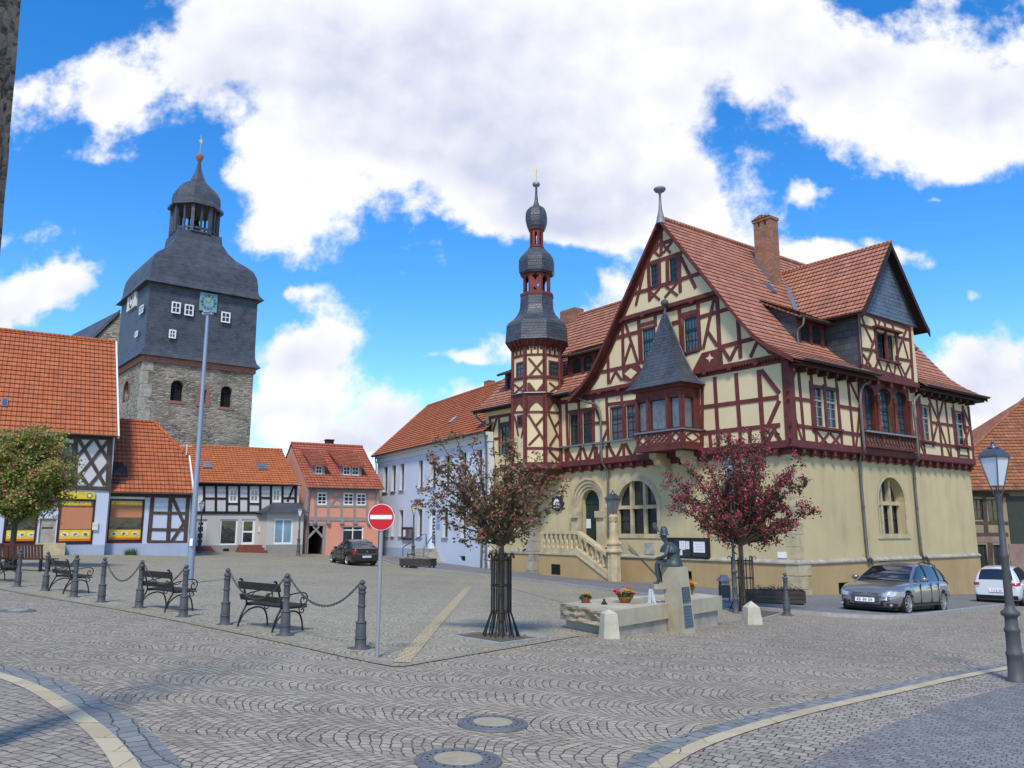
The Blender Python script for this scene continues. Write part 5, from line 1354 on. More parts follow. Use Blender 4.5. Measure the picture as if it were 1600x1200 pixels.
M_GRN = m_plain('leaf green', (.09, .25, .03, 1), .6, var=.2, bump=0); M_BROWNF = m_plain('food brown', (.22, .09, .03, 1), .6, var=.4, nscale=30, bump=0)
SU = V(.848, .53, 0); SO = corner(166, 46.5)
SF = Fr(SO, -SU); SF = Fr(SO, SU)
shop = thing('shop_house', 'tall corner house with orange tiled roof, diamond timbering and a snack shop below', 'house', SO)
def shopwin(parent, F, T, box, strips, dark=True, blind=None, label=None):
    r = rect_px(F, T, *box); u0, u1, z0, z1 = r; m = MB(); fw = .1
    m.holed(rpoly(F, (u0, u1, z0, z1), .03), [rpoly(F, (u0+fw, u1-fw, z0+fw, z1-fw), .03)], -F.n*.15); w = part(parent, 'shop_window', m, M_DRED, label)
    m = MB(); m.prism(rpoly(F, (u0+fw, u1-fw, z0+fw, z1-fw), -.06), -F.n*.02); part(w, 'pane', m, M_GLASS)
    if blind: b = rect_px(F, T, *blind); m = MB(); m.prism(rpoly(F, (u0+fw, u1-fw, b[2], b[3]), -.035), -F.n*.02); part(w, 'blind', m, M_BLIND)
    for bx, n in strips:
        b = rect_px(F, T, *bx); m = MB(); m.prism(rpoly(F, b, -.03), -F.n*.025); p = part(w, 'food_banner', m, M_YEL)
        m = MB(); m.prism(rpoly(F, (b[0], b[1], b[2], b[2]+(b[3]-b[2])*.22), -.015), -F.n*.02); part(p, 'lower_stripe', m, M_ORG)
        m = MB(); m2 = MB(); rr = random.Random(int(bx[0]))
        for i in range(n):
            cu_, cz3 = b[0]+(b[1]-b[0])*(i+.5)/n, b[2]+(b[3]-b[2])*.6; R_ = min((b[1]-b[0])/n*.42, (b[3]-b[2])*.34)
            m.prism([F.p(cu_+R_*cos(2*pi*k/14), cz3+R_*.62*sin(2*pi*k/14), -.012) for k in range(14)], -F.n*.02)
            for _ in range(5):
                a, d_ = rr.uniform(0, 6.3), rr.uniform(0, .5)*R_; s_ = R_*rr.uniform(.15, .35); x_, y_ = cu_+d_*cos(a), cz3+d_*.6*sin(a)
                m2.prism([F.p(x_+s_*cos(2*pi*k/7), y_+s_*.7*sin(2*pi*k/7), -.008+rr.random()*.004) for k in range(7)], -F.n*.02)
        part(p, 'plates', m, M_CWHITE); part(p, 'dishes', m2, M_BROWNF)
    return w
ze_ = SF.px(194, 684)[1]; zfl = SF.px(*T8(700, 540))[1]
L_ = -14
m = MB(); dr_ = rect_px(SF, T8, 262, 728, 372, 893)
wA, wB = rect_px(SF, T8, 28, 590, 252, 905), rect_px(SF, T8, 385, 600, 628, 902)
m.holed([SF.p(L_, -1), SF.p(0, -1), SF.p(0, zfl), SF.p(L_, zfl)], [rpoly(SF, (wA[0]+.02, wA[1]-.02, wA[2]+.02, wA[3]-.02)), rpoly(SF, dr_), rpoly(SF, (wB[0]+.02, wB[1]-.02, wB[2]+.02, wB[3]-.02))], -SF.n*.3)
part(shop, 'wall', m, M_PBLUE)
m = MB(); m.boxv(SF.p(L_, -1, -.2), SF.u*-L_, Z*(SF.px(*T8(600, 905))[1]+1), SF.n*.24); part(shop, 'plinth', m, M_PBLUED)
m = MB(); wu = rect_px(SF, T8, 385, 240, 492, 380)
m.holed([SF.p(L_, zfl, .05), SF.p(.05, zfl, .05), SF.p(.05, ze_+.3, .05), SF.p(L_, ze_+.3, .05)], [rpoly(SF, wu, .05)], -SF.n*.2)
m.face([SF.p(.05, -1, .05), SF.p(.05, -1, -9), SF.p(.05, ze_+.3, -9), SF.p(.05, ze_+.3, .05)]); part(shop, 'upper_wall', m, M_GWHITE)
S5 = SF.sh(.05); tm = MB()
beams(tm, S5, T8, [(525,195,700,505,.2),(625,195,503,330,.2),(635,195,728,345,.2),(728,205,503,478,.2),(722,365,600,508,.2),(543,440,588,508,.2),(368,185,365,520,.22),(508,190,500,515,.24),(738,190,722,535,.3),(200,182,752,190,.25),(365,518,735,530,.24),(380,228,500,236,.2),(495,228,493,520,.16),(380,400,500,405,.16)])
beam(tm, S5, (L_, ze_), (-4, ze_), .2); beam(tm, S5, (L_, zfl+.1), (-4, zfl+.1), .24)
for uu in (-7.5, -9.5, -12): beam(tm, S5, (uu, zfl), (uu, ze_), .22)
part(shop, 'timber_frame', tm, M_OLDT)
window(shop, S5, wu, 1, 2, M_OLDT, M_GLASSB, .08, .07, .05)
shopwin(shop, SF, T8, (28, 590, 252, 905), [((40, 808, 245, 880), 3)])
shopwin(shop, SF, T8, (385, 600, 628, 902), [((395, 608, 612, 645), 4), ((395, 805, 608, 880), 3)], blind=(395, 655, 608, 800))
m = MB(); u0, u1, z0, z1 = dr_
m.holed(rpoly(SF, dr_, -.1), [rpoly(SF, (u0+.12, u1-.12, z0+.75, z0+(z1-z0)*.66), -.1), rpoly(SF, (u0+.12, u1-.12, z0+(z1-z0)*.72, z1-.35), -.1)], -SF.n*.06); d_ = part(shop, 'door', m, M_SANDG)
m = MB(); m.prism(rpoly(SF, (u0+.1, u1-.1, z0+.7, z1-.1), -.13), -SF.n*.01); part(d_, 'pane', m, M_GLASS)
m = MB(); b = rect_px(SF, T8, 232, 893, 430, 938); m.boxv(SF.p(b[0], -1, 0), SF.u*(b[1]-b[0]), Z*(b[3]+1), SF.n*.9); part(shop, 'step', m, M_SAND)
m = MB(); b = rect_px(SF, T8, 400, 552, 635, 598); m.prism(rpoly(SF, (b[0]-1.2, b[1], b[2], b[3]), .12), -SF.n*.12); sg_ = part(shop, 'sign_board', m, M_YEL)
m = MB(); cu_, cz3 = SF.px(*T8(598, 576)); rr_ = (b[3]-b[2])*.4; m.prism([SF.p(cu_+rr_*cos(2*pi*k/18), cz3+rr_*sin(2*pi*k/18), .135) for k in range(18)], -SF.n*.02); part(sg_, 'emblem_ring', m, M_GRN)
m = MB(); m.prism([SF.p(cu_+rr_*.6*cos(2*pi*k/18), cz3+rr_*.6*sin(2*pi*k/18), .145) for k in range(18)], -SF.n*.02); part(sg_, 'emblem_disc', m, M_CWHITE)
m = MB(); b = rect_px(SF, T8, 617, 755, 655, 806); m.prism(rpoly(SF, b, .12), -SF.n*.12); m.boxv(SF.p(b[0]+.05, (b[2]+b[3])/2+.05, .12), SF.u*(b[1]-b[0]-.1), Z*.06, SF.n*.01)
tag(m.obj('letter_box', M_CWHITE, None, SF.p(b[0], b[2])), 'pale grey letter box on the wall between the two snack shop windows', 'letter box')
# its roof
D_ = 6.0
zr_ = SF.px(168, 534, -D_+.5)[1]; RPs = RP(SF.p(0, ze_+.02, .5), SU, (-SF.n*D_+Z*(zr_-ze_)))
pr_ = [RPs.px(*q) for q in ((196, 685), (168.5, 535))]
Lr = hypot(D_, zr_-ze_); ur = (pr_[0][0]+pr_[1][0])/2
m = MB(); courses(m, RPs.S, [(L_, 0), (ur, 0), (ur, Lr), (L_, Lr)], .40); rb = RP(SF.p(0, ze_, -2*D_), SU, (SF.n*D_+Z*(zr_-ze_)))
courses(m, lambda u, w, h: rb.S(u, w, h), [(L_, 0), (ur, 0), (ur, Lr), (L_, Lr)], .40); m.tube([RPs.S(L_, Lr, .03), RPs.S(ur, Lr, .03)], .12, 8)
ro_ = part(shop, 'roof', m, M_TILEO)
m = MB(); m.prism([RPs.S(ur+.02, -.05, -.15), RPs.S(ur+.02, Lr, -.15), RPs.S(ur+.02, Lr, .09), RPs.S(ur+.02, -.05, .09)], SU*.09); part(ro_, 'verge_board', m, M_WHITE)
m = MB(); m.face([SF.p(ur-.2, ze_, 0), SF.p(ur-.2, zr_-.2, -D_), SF.p(ur-.2, ze_, -2*D_)]); part(shop, 'gable_wall', m, M_GWHITE)
gutter(shop, SF.p(L_, ze_+.02, .62), SF.p(ur, ze_+.02, .62), SF.n, .08)
def roof_window(parent, R, x0, y0, x1, y1):
    a, b = R.px(x0, y1), R.px(x1, y0); m = MB(); m.prism([R.S(a[0], a[1], .0), R.S(b[0], a[1], .0), R.S(b[0], b[1], .0), R.S(a[0], b[1], .0)], R.N*.12); w = part(parent, 'roof_window', m, M_ZINC)
    m = MB(); k = .06; m.prism([R.S(a[0]+k, a[1]+k, .13), R.S(b[0]-k, a[1]+k, .13), R.S(b[0]-k, b[1]-k, .13), R.S(a[0]+k, b[1]-k, .13)], R.N*.01); part(w, 'pane', m, M_GLASSB)
roof_window(shop, RPs, 1, 625, 13, 636)
# the lower annexe
LO = corner(165, 47.0); annex = thing('annexe_house', 'low whitish annexe with half hipped orange roof between tall shop house and silver mast', 'house', LO)
LF_ = Fr(LO, V(.848, .53, 0)); ul1 = LF_.px(300, 820)[0]; ze2 = LF_.px(236, 771)[1]
m = MB(); wC = rect_px(LF_, T9, 898, 212, 1195, 578)
m.holed([LF_.p(-.2, -1), LF_.p(ul1, -1), LF_.p(ul1, ze2+.1), LF_.p(-.2, ze2+.1)], [rpoly(LF_, (wC[0]+.02, wC[1]-.02, wC[2]+.02, wC[3]-.02))], -LF_.n*.3)
m.face([LF_.p(ul1, -1), LF_.p(ul1, -1, -9), LF_.p(ul1, ze2+.1, -9), LF_.p(ul1, ze2+.1)]); part(annex, 'wall', m, M_PBLUE)
m = MB(); m.boxv(LF_.p(-.2, -1, -.2), LF_.u*(ul1+.25), Z*(LF_.px(*T9(1200, 582))[1]+1), LF_.n*.26); part(annex, 'plinth', m, M_PBLUED)
tm = MB(); beams(tm, LF_, T9, [(1272,195,1238,570,.24),(1422,195,1398,560,.24),(1568,195,1542,570,.24),(1262,327,1562,330,.18),(1250,465,1552,470,.18),(1228,566,1560,572,.18),(1440,205,1535,425,.2),(1562,370,1432,562,.2),(920,180,1590,190,.22)])
part(annex, 'timber_frame', tm, M_OLDT)
m = MB(); b = rect_px(LF_, T9, 918, 193, 1205, 212); m.prism(rpoly(LF_, b, .1), -LF_.n*.1); part(annex, 'shutter_box', m, M_CWHITE)
shopwin(annex, LF_, T9, (898, 212, 1195, 578), [((922, 224, 1186, 270), 4), ((902, 468, 1170, 550), 3)], blind=(915, 285, 1180, 365))
Dn = 4.4; zr2_ = LF_.px(215, 659, -Dn+.4)[1]; RL = RP(LF_.p(0, ze2+.02, .4), LF_.u, -LF_.n*Dn+Z*(zr2_-ze2)); Lr2 = hypot(Dn, zr2_-ze2)
A_, B_, C_ = RL.px(301, 772), RL.px(290, 713), RL.px(241, 660)
m = MB(); courses(m, RL.S, [(-1.5, 0), (A_[0], 0), (A_[0], B_[1]), (C_[0], Lr2), (-1.5, Lr2)], .36)
e0, e1 = RL.S(A_[0], B_[1], .03), RL.S(C_[0], Lr2, .03); mir = LF_.p(A_[0], e0.z, 2*(-Dn+.4)-.4+.0) ; bb = V(*(e0 - LF_.n*2*((e0-e1).dot(LF_.n))))
m.face([e0, bb, e1]); m.tube([e0, e1], .11, 8); m.tube([RL.S(-1.5, Lr2, .03), e1], .11, 8)
rbk = RP(LF_.p(0, ze2+.02, .4-2*Dn), LF_.u, LF_.n*Dn+Z*(zr2_-ze2)); courses(m, rbk.S, [(-1.5, 0), (A_[0], 0), (A_[0], B_[1]), (C_[0], Lr2), (-1.5, Lr2)], .36)
ra = part(annex, 'roof', m, M_TILEO)
m = MB(); m.prism([RL.S(A_[0]+.02, -.05, -.12), RL.S(A_[0]+.02, B_[1], -.12), RL.S(A_[0]+.02, B_[1], .1), RL.S(A_[0]+.02, -.05, .1)], LF_.u*.09); part(ra, 'verge_board', m, M_WHITE)
M_TILEK = m_tiles('dark roof tiles', (.07, .06, .055, 1), (.10, .085, .075, 1), (.03, .028, .026, 1), .24)
m = MB(); cpt = [RL.px(*T1(x, y)) for x, y in ((492, 790), (560, 790), (570, 750), (565, 715), (545, 695), (500, 690), (490, 700))]
courses(m, lambda u, w, h: RL.S(u, w, h+.012), cpt, .30); part(ra, 'dark_tiles', m, M_TILEK)  # patch of darker tiles just above the eave
gutter(annex, LF_.p(-.1, ze2, .5), LF_.p(A_[0], ze2, .5), LF_.n, .07)
pipe(annex, [LF_.p(A_[0]-.1, ze2-.05, .4), LF_.p(ul1-.1, ze2-.5, .08), LF_.p(ul1-.1, -.2, .08)], .05)
# television aerial on the verge
m = MB(); m.boxv(RL.S(B_[0]-.02, B_[1], .1), LF_.u*.06, Z*.7, LF_.n*.06)
m.boxv(RL.S(B_[0]-.35, B_[1], .1)+Z*.55, LF_.u*.7, Z*.05, LF_.n*.05); part(annex, 'aerial', m, M_CWHITE)

# ------------------------------------------------------------------ black and white house
T3c = crop(280, 640, 4.615)
BU = V(.866, .5, 0); BO = corner(286, 57.0); BF_ = Fr(BO, BU)
bw = thing('timbered_house', 'low black and white timbered house with long orange roof and empty shop windows', 'house', BO)
M_BWW = m_plaster('grey white render', (.50, .49, .47, 1), .08, dirt='#6c675d', dirtamt=.35); M_GPL = m_plaster('grey plinth render', (.27, .265, .24, 1), .15, dirt='#45423a', dirtamt=.5)
ub1 = BF_.px(466, 800)[0]; zeb = BF_.px(*T3c(500, 536))[1]; zj = BF_.px(*T3c(350, 742))[1]
ws_ = [rect_px(BF_, T3c, *b) for b in ((128, 568, 168, 675), (355, 570, 425, 670), (507, 572, 577, 670), (668, 570, 734, 666))]
gs_ = [rect_px(BF_, T3c, *b) for b in ((290, 790, 420, 978), (447, 790, 546, 972), (112, 790, 196, 982))]
m = MB(); m.holed([BF_.p(-1, -1.5), BF_.p(ub1, -1.5), BF_.p(ub1, zj), BF_.p(-1, zj)], [rpoly(BF_, r) for r in gs_], -BF_.n*.3); part(bw, 'wall', m, M_BWW)
m = MB(); m.holed([BF_.p(-1, zj, .04), BF_.p(ub1, zj, .04), BF_.p(ub1, zeb+.1, .04), BF_.p(-1, zeb+.1, .04)], [rpoly(BF_, r, .04) for r in ws_], -BF_.n*.2); part(bw, 'upper_wall', m, M_GWHITE)
B4 = BF_.sh(.04); tm = MB()
beams(tm, B4, T3c, [(-20,540,855,541,.26),(60,742,600,744,.2),(175,640,348,642,.16),(428,640,502,641,.16),(585,636,662,637,.16),(745,638,842,638,.16),(345,679,432,680,.14),(500,679,582,680,.14)]+[(x,545,x-2,742,.17) for x in (60,100,180,265,345,432,500)]+[(585,545,583,735,.17),(662,545,660,690,.17),(745,545,743,690,.17),(840,545,838,670,.2),(828,550,780,662,.15),(175,700,170,742,.12)])
part(bw, 'timber_frame', tm, M_BLKT)
for r in ws_: window(bw, B4, r, 2, 2, M_WHITE, M_GLASSB, .05, .14, .06)
window(bw, BF_, gs_[0], 1, 1, M_WHITE, M_GLASS, .08, .12); window(bw, BF_, gs_[1], 1, 2, M_WHITE, M_GLASS, .08, .16, .12); 
w = window(bw, BF_, gs_[2], 2, 4, M_CWHITE, M_GLASS, .1, .22, .12); w.name = 'door'
m = MB(); m.boxv(BF_.p(-1, -1.5, -.2), BF_.u*(ub1+1), Z*(BF_.px(*T3c(260, 978))[1]+1.5), BF_.n*.26); part(bw, 'plinth', m, M_GPL)
M_REDST = m_plain('red brown step tiles', (.20, .065, .045, 1), .8, var=.2, nscale=5)
for b in ((425, 975, 590, 1032), (100, 985, 222, 1030)):
    r = rect_px(BF_, T3c, *b); m = MB()
    for i in range(3): m.boxv(BF_.p(r[0]-.1*i, -1, 0), BF_.u*(r[1]-r[0]+.2*i), Z*(r[3]+1-(r[3]-r[2])*i/3), BF_.n*(.5+.28*i))
    part(bw, 'steps', m, M_REDST)
r = rect_px(BF_, T3c, 315, 1002, 357, 1026); m = MB(); m.prism(rpoly(BF_, r, .07), -BF_.n*.03); part(bw, 'vent', m, M_DARK)
# corner bay with its own slate roof
BB = BF_.sh(.9); b0, b1 = BB.px(*T3c(628, 900))[0], BB.px(*T3c(892, 900))[0]; zbt = BB.px(*T3c(750, 745))[1]; bl = BF_.px(*T3c(575, 900))[0]
bwn = rect_px(BB, T3c, 680, 787, 820, 970); m = MB()
m.holed([BB.p(b0, -1.5), BB.p(b1, -1.5), BB.p(b1, zbt), BB.p(b0, zbt)], [rpoly(BB, bwn)], -BB.n*.2)
m.face([BF_.p(bl, -1.5), BB.p(b0, -1.5), BB.p(b0, zbt), BF_.p(bl, zbt)]); m.face([BB.p(b1, -1.5), BF_.p(b1, -1.5), BF_.p(b1, zbt), BB.p(b1, zbt)]); bay = part(bw, 'shop_bay', m, M_BWW)
window(bay, BB, bwn, 2, 1, M_WHITE, m_glass('curtained shop glass', (.13, .24, .33, 1), .15, .2), .06, .12, .10)
zb9 = BB.px(*T3c(700, 975))[1]; m = MB(); m.boxv(BB.p(b0, -1.5, -.5), BB.u*(b1-b0), Z*(zb9+1.5), BB.n*.54); part(bay, 'bay_plinth', m, M_GPL)
m = MB(); e_ = [BF_.p(bl-.4, zbt, 0), BB.p(b0-.3, zbt, .4), BB.p(b1+.2, zbt, .4), BF_.p(b1+.2, zbt, -.3)]; t0, t1 = BF_.p(b0+.6, BF_.px(*T3c(720, 668))[1], -.02), BF_.p(b1-.2, BF_.px(*T3c(840, 668))[1], -.02)
m.face([e_[0], e_[1], t0]); m.face([e_[1], e_[2], t1, t0]); m.face([e_[2], e_[3], t1]); m.face(e_[::-1]); part(bay, 'bay_roof', m, M_SLATE)
Db = 5.2; zrb = BF_.px(365, 700, -Db+.35)[1]; RB = RP(BF_.p(0, zeb, .35), BU, -BF_.n*Db+Z*(zrb-zeb)); Lrb = hypot(Db, zrb-zeb); ue = RB.px(466, 758)[0]
m = MB(); courses(m, RB.S, [(-2.5, 0), (ue, 0), (ue, Lrb), (-2.5, Lrb)], .36); rbk = RP(BF_.p(0, zeb, .35-2*Db), BU, BF_.n*Db+Z*(zrb-zeb)); courses(m, rbk.S, [(-2.5, 0), (ue, 0), (ue, Lrb), (-2.5, Lrb)], .36)
m.tube([RB.S(-2.5, Lrb, .03), RB.S(ue, Lrb, .03)], .12, 8); part(bw, 'roof', m, M_TILEB); gutter(bw, BF_.p(-2, zeb, .45), BF_.p(ub1, zeb, .45), BF_.n, .07)
for b in ((172, 385, 228, 428), (572, 396, 624, 437)): roof_window(bw, RB, *T3c(b[0], b[1]), *T3c(b[2], b[3]))
m = MB(); r = rect_px(BF_, T3c, 566, 848, 582, 884); m.prism(rpoly(BF_, r, .1), -BF_.n*.1); tag(m.obj('letter_box', M_CWHITE, None, BF_.p(r[0], r[2])), 'small white letter box beside the shop bay of the black and white house', 'letter box')

# ------------------------------------------------------------------ pink house
PO = V(*BF_.p(BF_.px(476, 800)[0], 0, .55)); PF_ = Fr(PO, BU)
pink = thing('pink_house', 'salmon pink house with grey timbers, two tiled dormers and a dark gateway', 'house', PO)
M_PINK = m_plaster('salmon plaster', (.66, .30, .21, 1), .07, dirt='#7a4a3a', dirtamt=.2); M_GREYT = m_timber('pale grey timber', (.27, .26, .25, 1), .12)
up1 = PF_.px(592, 800)[0]; zep = PF_.px(*T3c(1000, 565))[1]; zjp = PF_.px(*T3c(1100, 790))[1]
pws = [rect_px(PF_, T3c, *b) for b in ((994, 597, 1068, 688), (1184, 600, 1262, 690), (1276, 604, 1352, 692))]
gate_r = rect_px(PF_, T3c, 922, 838, 1044, 1040); gate_r = (gate_r[0], gate_r[1], -1.4, gate_r[3]); sw_ = rect_px(PF_, T3c, 1176, 838, 1330, 960)
m = MB(); m.holed([PF_.p(0, -1.5), PF_.p(up1, -1.5), PF_.p(up1, zep+.1), PF_.p(0, zep+.1)], [rpoly(PF_, r) for r in pws+[gate_r, sw_]], -PF_.n*.3)
Dp = 5.4; zrp = PF_.px(520, 696, -Dp+.35)[1]
m.face([PF_.p(0, -1.5), PF_.p(0, zep+.1), PF_.p(0, zrp-.1, -Dp), PF_.p(0, zep+.1, -2*Dp), PF_.p(0, -1.5, -2*Dp)]); part(pink, 'wall', m, M_PINK)
tm = MB(); beams(tm, PF_, T3c, [(915,580,1425,585,.3),(905,786,1425,792,.3),(985,695,1360,698,.16)]+[(x,590,x-2,786,.2) for x in (985,1076,1170,1266,1356,1415)]+[(920,580,912,786,.22),(1085,600,1165,660,.18),(1165,605,1085,690,.18)])
for i in range(5): 
    uu = PF_.px(*T3c(975+i*97, 792))[0]; tm.boxv(PF_.p(uu-.12, zjp-.35, 0), PF_.u*.24, Z*.3, PF_.n*.22)
part(pink, 'timber_frame', tm, M_GREYT)
for r in pws: window(pink, PF_, r, 2, 3, M_WHITE, M_GLASS, .04, .12, .06)
window(pink, PF_, sw_, 2, 1, M_WHITE, M_GLASS, .1, .1, .08, transom=.75)
m = MB(); u0, u1, z0, z1 = gate_r
for uu, s_ in ((u0, 1), (u1, -1)): beam(m, PF_, (uu+.05*s_, z1-.9), (uu+.85*s_, z1-.05), .16, -.1, .03); m.prism(rpoly(PF_, (uu-.1, uu+.1, z0, z1), .03), -PF_.n*.2)
m.prism(rpoly(PF_, (u0-.1, u1+.1, z1, z1+.2), .035), -PF_.n*.2); part(pink, 'gate_frame', m, M_GREYT)
m = MB(); 
for f in ([(u0, z0, -.3), (u0, z1, -.3), (u0, z1, -6), (u0, z0, -6)], [(u1, z0, -.3), (u1, z1, -.3), (u1, z1, -6), (u1, z0, -6)], [(u0, z1, -.3), (u1, z1, -.3), (u1, z1, -6), (u0, z1, -6)], [(u0, z0, -6), (u1, z0, -6), (u1, z1, -6), (u0, z1, -6)]): m.face([PF_.p(*q) for q in f])
part(pink, 'passage', m, m_plain('passage brick', (.09, .07, .06, 1), .9, var=.3))
RPk = RP(PF_.p(0, zep, .35), BU, -PF_.n*Dp+Z*(zrp-zep)); Lrp = hypot(Dp, zrp-zep)
m = MB(); courses(m, RPk.S, [(-.1, 0), (up1+.3, 0), (up1+.3, Lrp), (-.1, Lrp)], .36); rbk = RP(PF_.p(0, zep, .35-2*Dp), BU, PF_.n*Dp+Z*(zrp-zep)); courses(m, rbk.S, [(-.1, 0), (up1+.3, 0), (up1+.3, Lrp), (-.1, Lrp)], .36)
m.tube([RPk.S(-.1, Lrp, .03), RPk.S(up1+.3, Lrp, .03)], .12, 8)
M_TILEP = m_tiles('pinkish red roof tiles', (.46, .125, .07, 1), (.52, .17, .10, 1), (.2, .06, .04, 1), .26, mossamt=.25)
pr2 = part(pink, 'roof', m, M_TILEP); gutter(pink, PF_.p(0, zep, .45), PF_.p(up1, zep, .45), PF_.n, .07)
def pdormer(b, panes):
    bl_, tl_ = RPk.px(*T3c(b[0], b[3])), None
    q = RPk.S(bl_[0], bl_[1], 0); f = Fr(q+PF_.n*.1, BU, PF_.n); r = rect_px(f, T3c, *b); m = MB()
    n = panes; wd = (r[1]-r[0])
    m.holed([f.p(r[0]-.15, r[2]-.15), f.p(r[1]+.15, r[2]-.15), f.p(r[1]+.15, r[3]+.15), f.p(r[0]-.15, r[3]+.15)], [rpoly(f, (r[0]+wd*i/n+.04, r[0]+wd*(i+1)/n-.04, r[2], r[3])) for i in range(n)], -f.n*.1); d_ = part(pink, 'dormer', m, M_GREYT)
    for i in range(n): window(d_, f, (r[0]+wd*i/n+.04, r[0]+wd*(i+1)/n-.04, r[2], r[3]), 2, 2, M_WHITE, M_GLASS, .04, .1, .05)
    sl_ = (zrp-zep)/Dp; back = 1.9; m = MB(); zt3 = r[3]+.2; zb3 = zt3+back*.35+.0
    back = (zt3-r[2])/(sl_-.42)
    A1, B1 = f.p(r[0]-.35, zt3-.14, .35), f.p(r[1]+.35, zt3-.14, .35); A2, B2 = f.p(r[0]-.35, zt3+back*.42, -back), f.p(r[1]+.35, zt3+back*.42, -back)
    Wd = A2-A1; courses(m, flatS(A1, BU, Wd), [(0, 0), ((B1-A1).length, 0), ((B1-A1).length, Wd.length), (0, Wd.length)], .36); m.prism([A1-Z*.03, B1-Z*.03, B2-Z*.03, A2-Z*.03], -Z*.06); part(d_, 'dormer_roof', m, M_TILEP)
    m = MB()
    for uu in (r[0]-.15, r[1]+.15): m.face([f.p(uu, r[2]-.1), f.p(uu, zt3), f.p(uu, zt3+back*.42, -back)])
    part(d_, 'cheek', m, m_plain('pink grey boards', (.34, .20, .17, 1), .8))
pdormer((978, 402, 1038, 465), 1); pdormer((1178, 408, 1302, 474), 2)
m = MB(); c_ = RPk.S(RPk.px(515, 690)[0], Lrp, 0); m.boxv(c_-BU*.3+PF_.n*-.9-Z*.6, BU*.6, PF_.n*.6, Z*1.05); ck = part(pink, 'chimney', m, M_DARKWOOD); m = MB(); m.boxv(c_-BU*.36+PF_.n*-.96+Z*.45, BU*.72, PF_.n*.72, Z*.08); part(ck, 'cap', m, M_BLACK)
pipe(pink, [PF_.p(.25, zep-.1, .4), PF_.p(.1, zep-.8, .1), PF_.p(0.02, -1.2, .1)], .06, mat=M_ZINC)

# ------------------------------------------------------------------ blue house
T6b = crop(560, 560, 3.528); TA = crop(600, 780, 10)
LU = V(-.4845, .8748, 0); LO_ = corner(763, 50.4); LB = Fr(LO_, LU)
blue = thing('blue_house', 'light blue two storey house with tall narrow windows and orange hip end roof', 'house', LO_)
M_BLUE = m_plaster('light blue plaster', (.57, .62, .71, 1), .07, dirt='#6d7587', dirtamt=.12); M_WSUR = m_plain('pale window surround', (.55, .55, .56, 1), .8, var=.08, bump=0); M_BLUEP = m_plaster('grey blue stained plinth', (.34, .42, .58, 1), .1, dirt='#5d636e', dirtamt=.4)
ul2 = LB.px(587, 824)[0]; zel = LB.px(*T6b(690, 425))[1]; 
up_ = [rect_px(LB, T6b, *b) for b in ((137, 602, 160, 738), (182, 592, 206, 733), (228, 582, 252, 727), (330, 560, 355, 708), (398, 545, 428, 695))]
zu0_ = sum(r[2] for r in up_[:4])/4; zu1_ = sum(r[3] for r in up_[:4])/4
lo_ = [rect_px(LB, TA, *b) for b in ((118, 180, 160, 582), (235, 172, 298, 582), (520, 155, 596, 585), (915, 135, 1000, 597), (1205, 150, 1280, 600), (1450, 150, 1530, 605))]
zl0_ = sum(r[2] for r in lo_)/6; zl1_ = sum(r[3] for r in lo_[:4])/4
bd = rect_px(LB, TA, 700, 150, 798, 770)
ups = [(r[0], r[1], zu0_, zu1_) for r in up_] + [(r[0]+dx, r[1]+dx, zu0_, zu1_) for r, dx in ((lo_[3], -.2), (lo_[4], 0), (lo_[5], 0))]
ups = sorted(ups)
los = [(r[0], r[1], zl0_, zl1_) for r in lo_] + [(r[0]+1.25, r[1]+1.25, zl0_, zl1_) for r in [lo_[0]]]
bb_ = rect_px(LB, TA, 1180, 885, 1270, 965)
m = MB(); m.holed([LB.p(0, -2.5), LB.p(ul2, -2.5), LB.p(ul2, zel), LB.p(0, zel)], [rpoly(LB, r) for r in ups+los+[bd, bb_]], -LB.n*.28)
m.face([LB.p(ul2, -2.5), LB.p(ul2, zel), LB.p(ul2, zel, -10), LB.p(ul2, -2.5, -10)]); m.face([LB.p(0, -2.5), LB.p(0, zel), LB.p(0, zel, -10), LB.p(0, -2.5, -10)]); part(blue, 'wall', m, M_BLUE)
m = MB(); m.boxv(LB.p(bd[1]+.9, -2.5, -.2), LB.u*(ul2-bd[1]-.9), Z*(LB.px(*TA(100, 750))[1]+2.5), LB.n*.23); part(blue, 'plinth', m, M_BLUEP)
def fw_(r, st=True):
    window(blue, LB, r, 2, 3, M_DRED2, M_GLASS, .22, .07, .04, transom=.66, sill=.12, casing=M_WSUR, cw=.2)
M_DRED2 = m_plain('brown window frame', (.06, .035, .025, 1), .5, var=.1, bump=0)
for r in ups+los: fw_(r)
window(blue, LB, bb_, 2, 2, M_BLACK, M_DARK, .2, .05, .03)
m = MB(); m.prism(rpoly(LB, bd, -.2), -LB.n*.06); d_ = part(blue, 'door', m, M_WHITE); u0, u1, z0, z1 = bd
m = MB()
for z_ in (.14, .30, .47, .64): m.holed(rpoly(LB, (u0+.25, u1-.25, z0+(z1-z0)*z_, z0+(z1-z0)*(z_+.13)), -.17), [rpoly(LB, (u0+.36, u1-.36, z0+(z1-z0)*z_+.1, z0+(z1-z0)*(z_+.13)-.1), -.17)], -LB.n*.04)
m.prism(rpoly(LB, (u0+.15, u1-.15, z0+(z1-z0)*.84, z1-.1), -.17), -LB.n*.04); part(d_, 'panels', m, M_BLACK)
m = MB(); z9 = bd[2]
for i in range(5): m.boxv(LB.p(u0-.35-.28*i, -2.2, 0), LB.u*(u1-u0+.7+.56*i), Z*(z9+2.2-.20*i), LB.n*(.7+.3*i))
part(blue, 'steps', m, M_SANDG)
M_BSTEEL = m_plain('blue steel', (.07, .12, .22, 1), .4, .4, .1, bump=0)
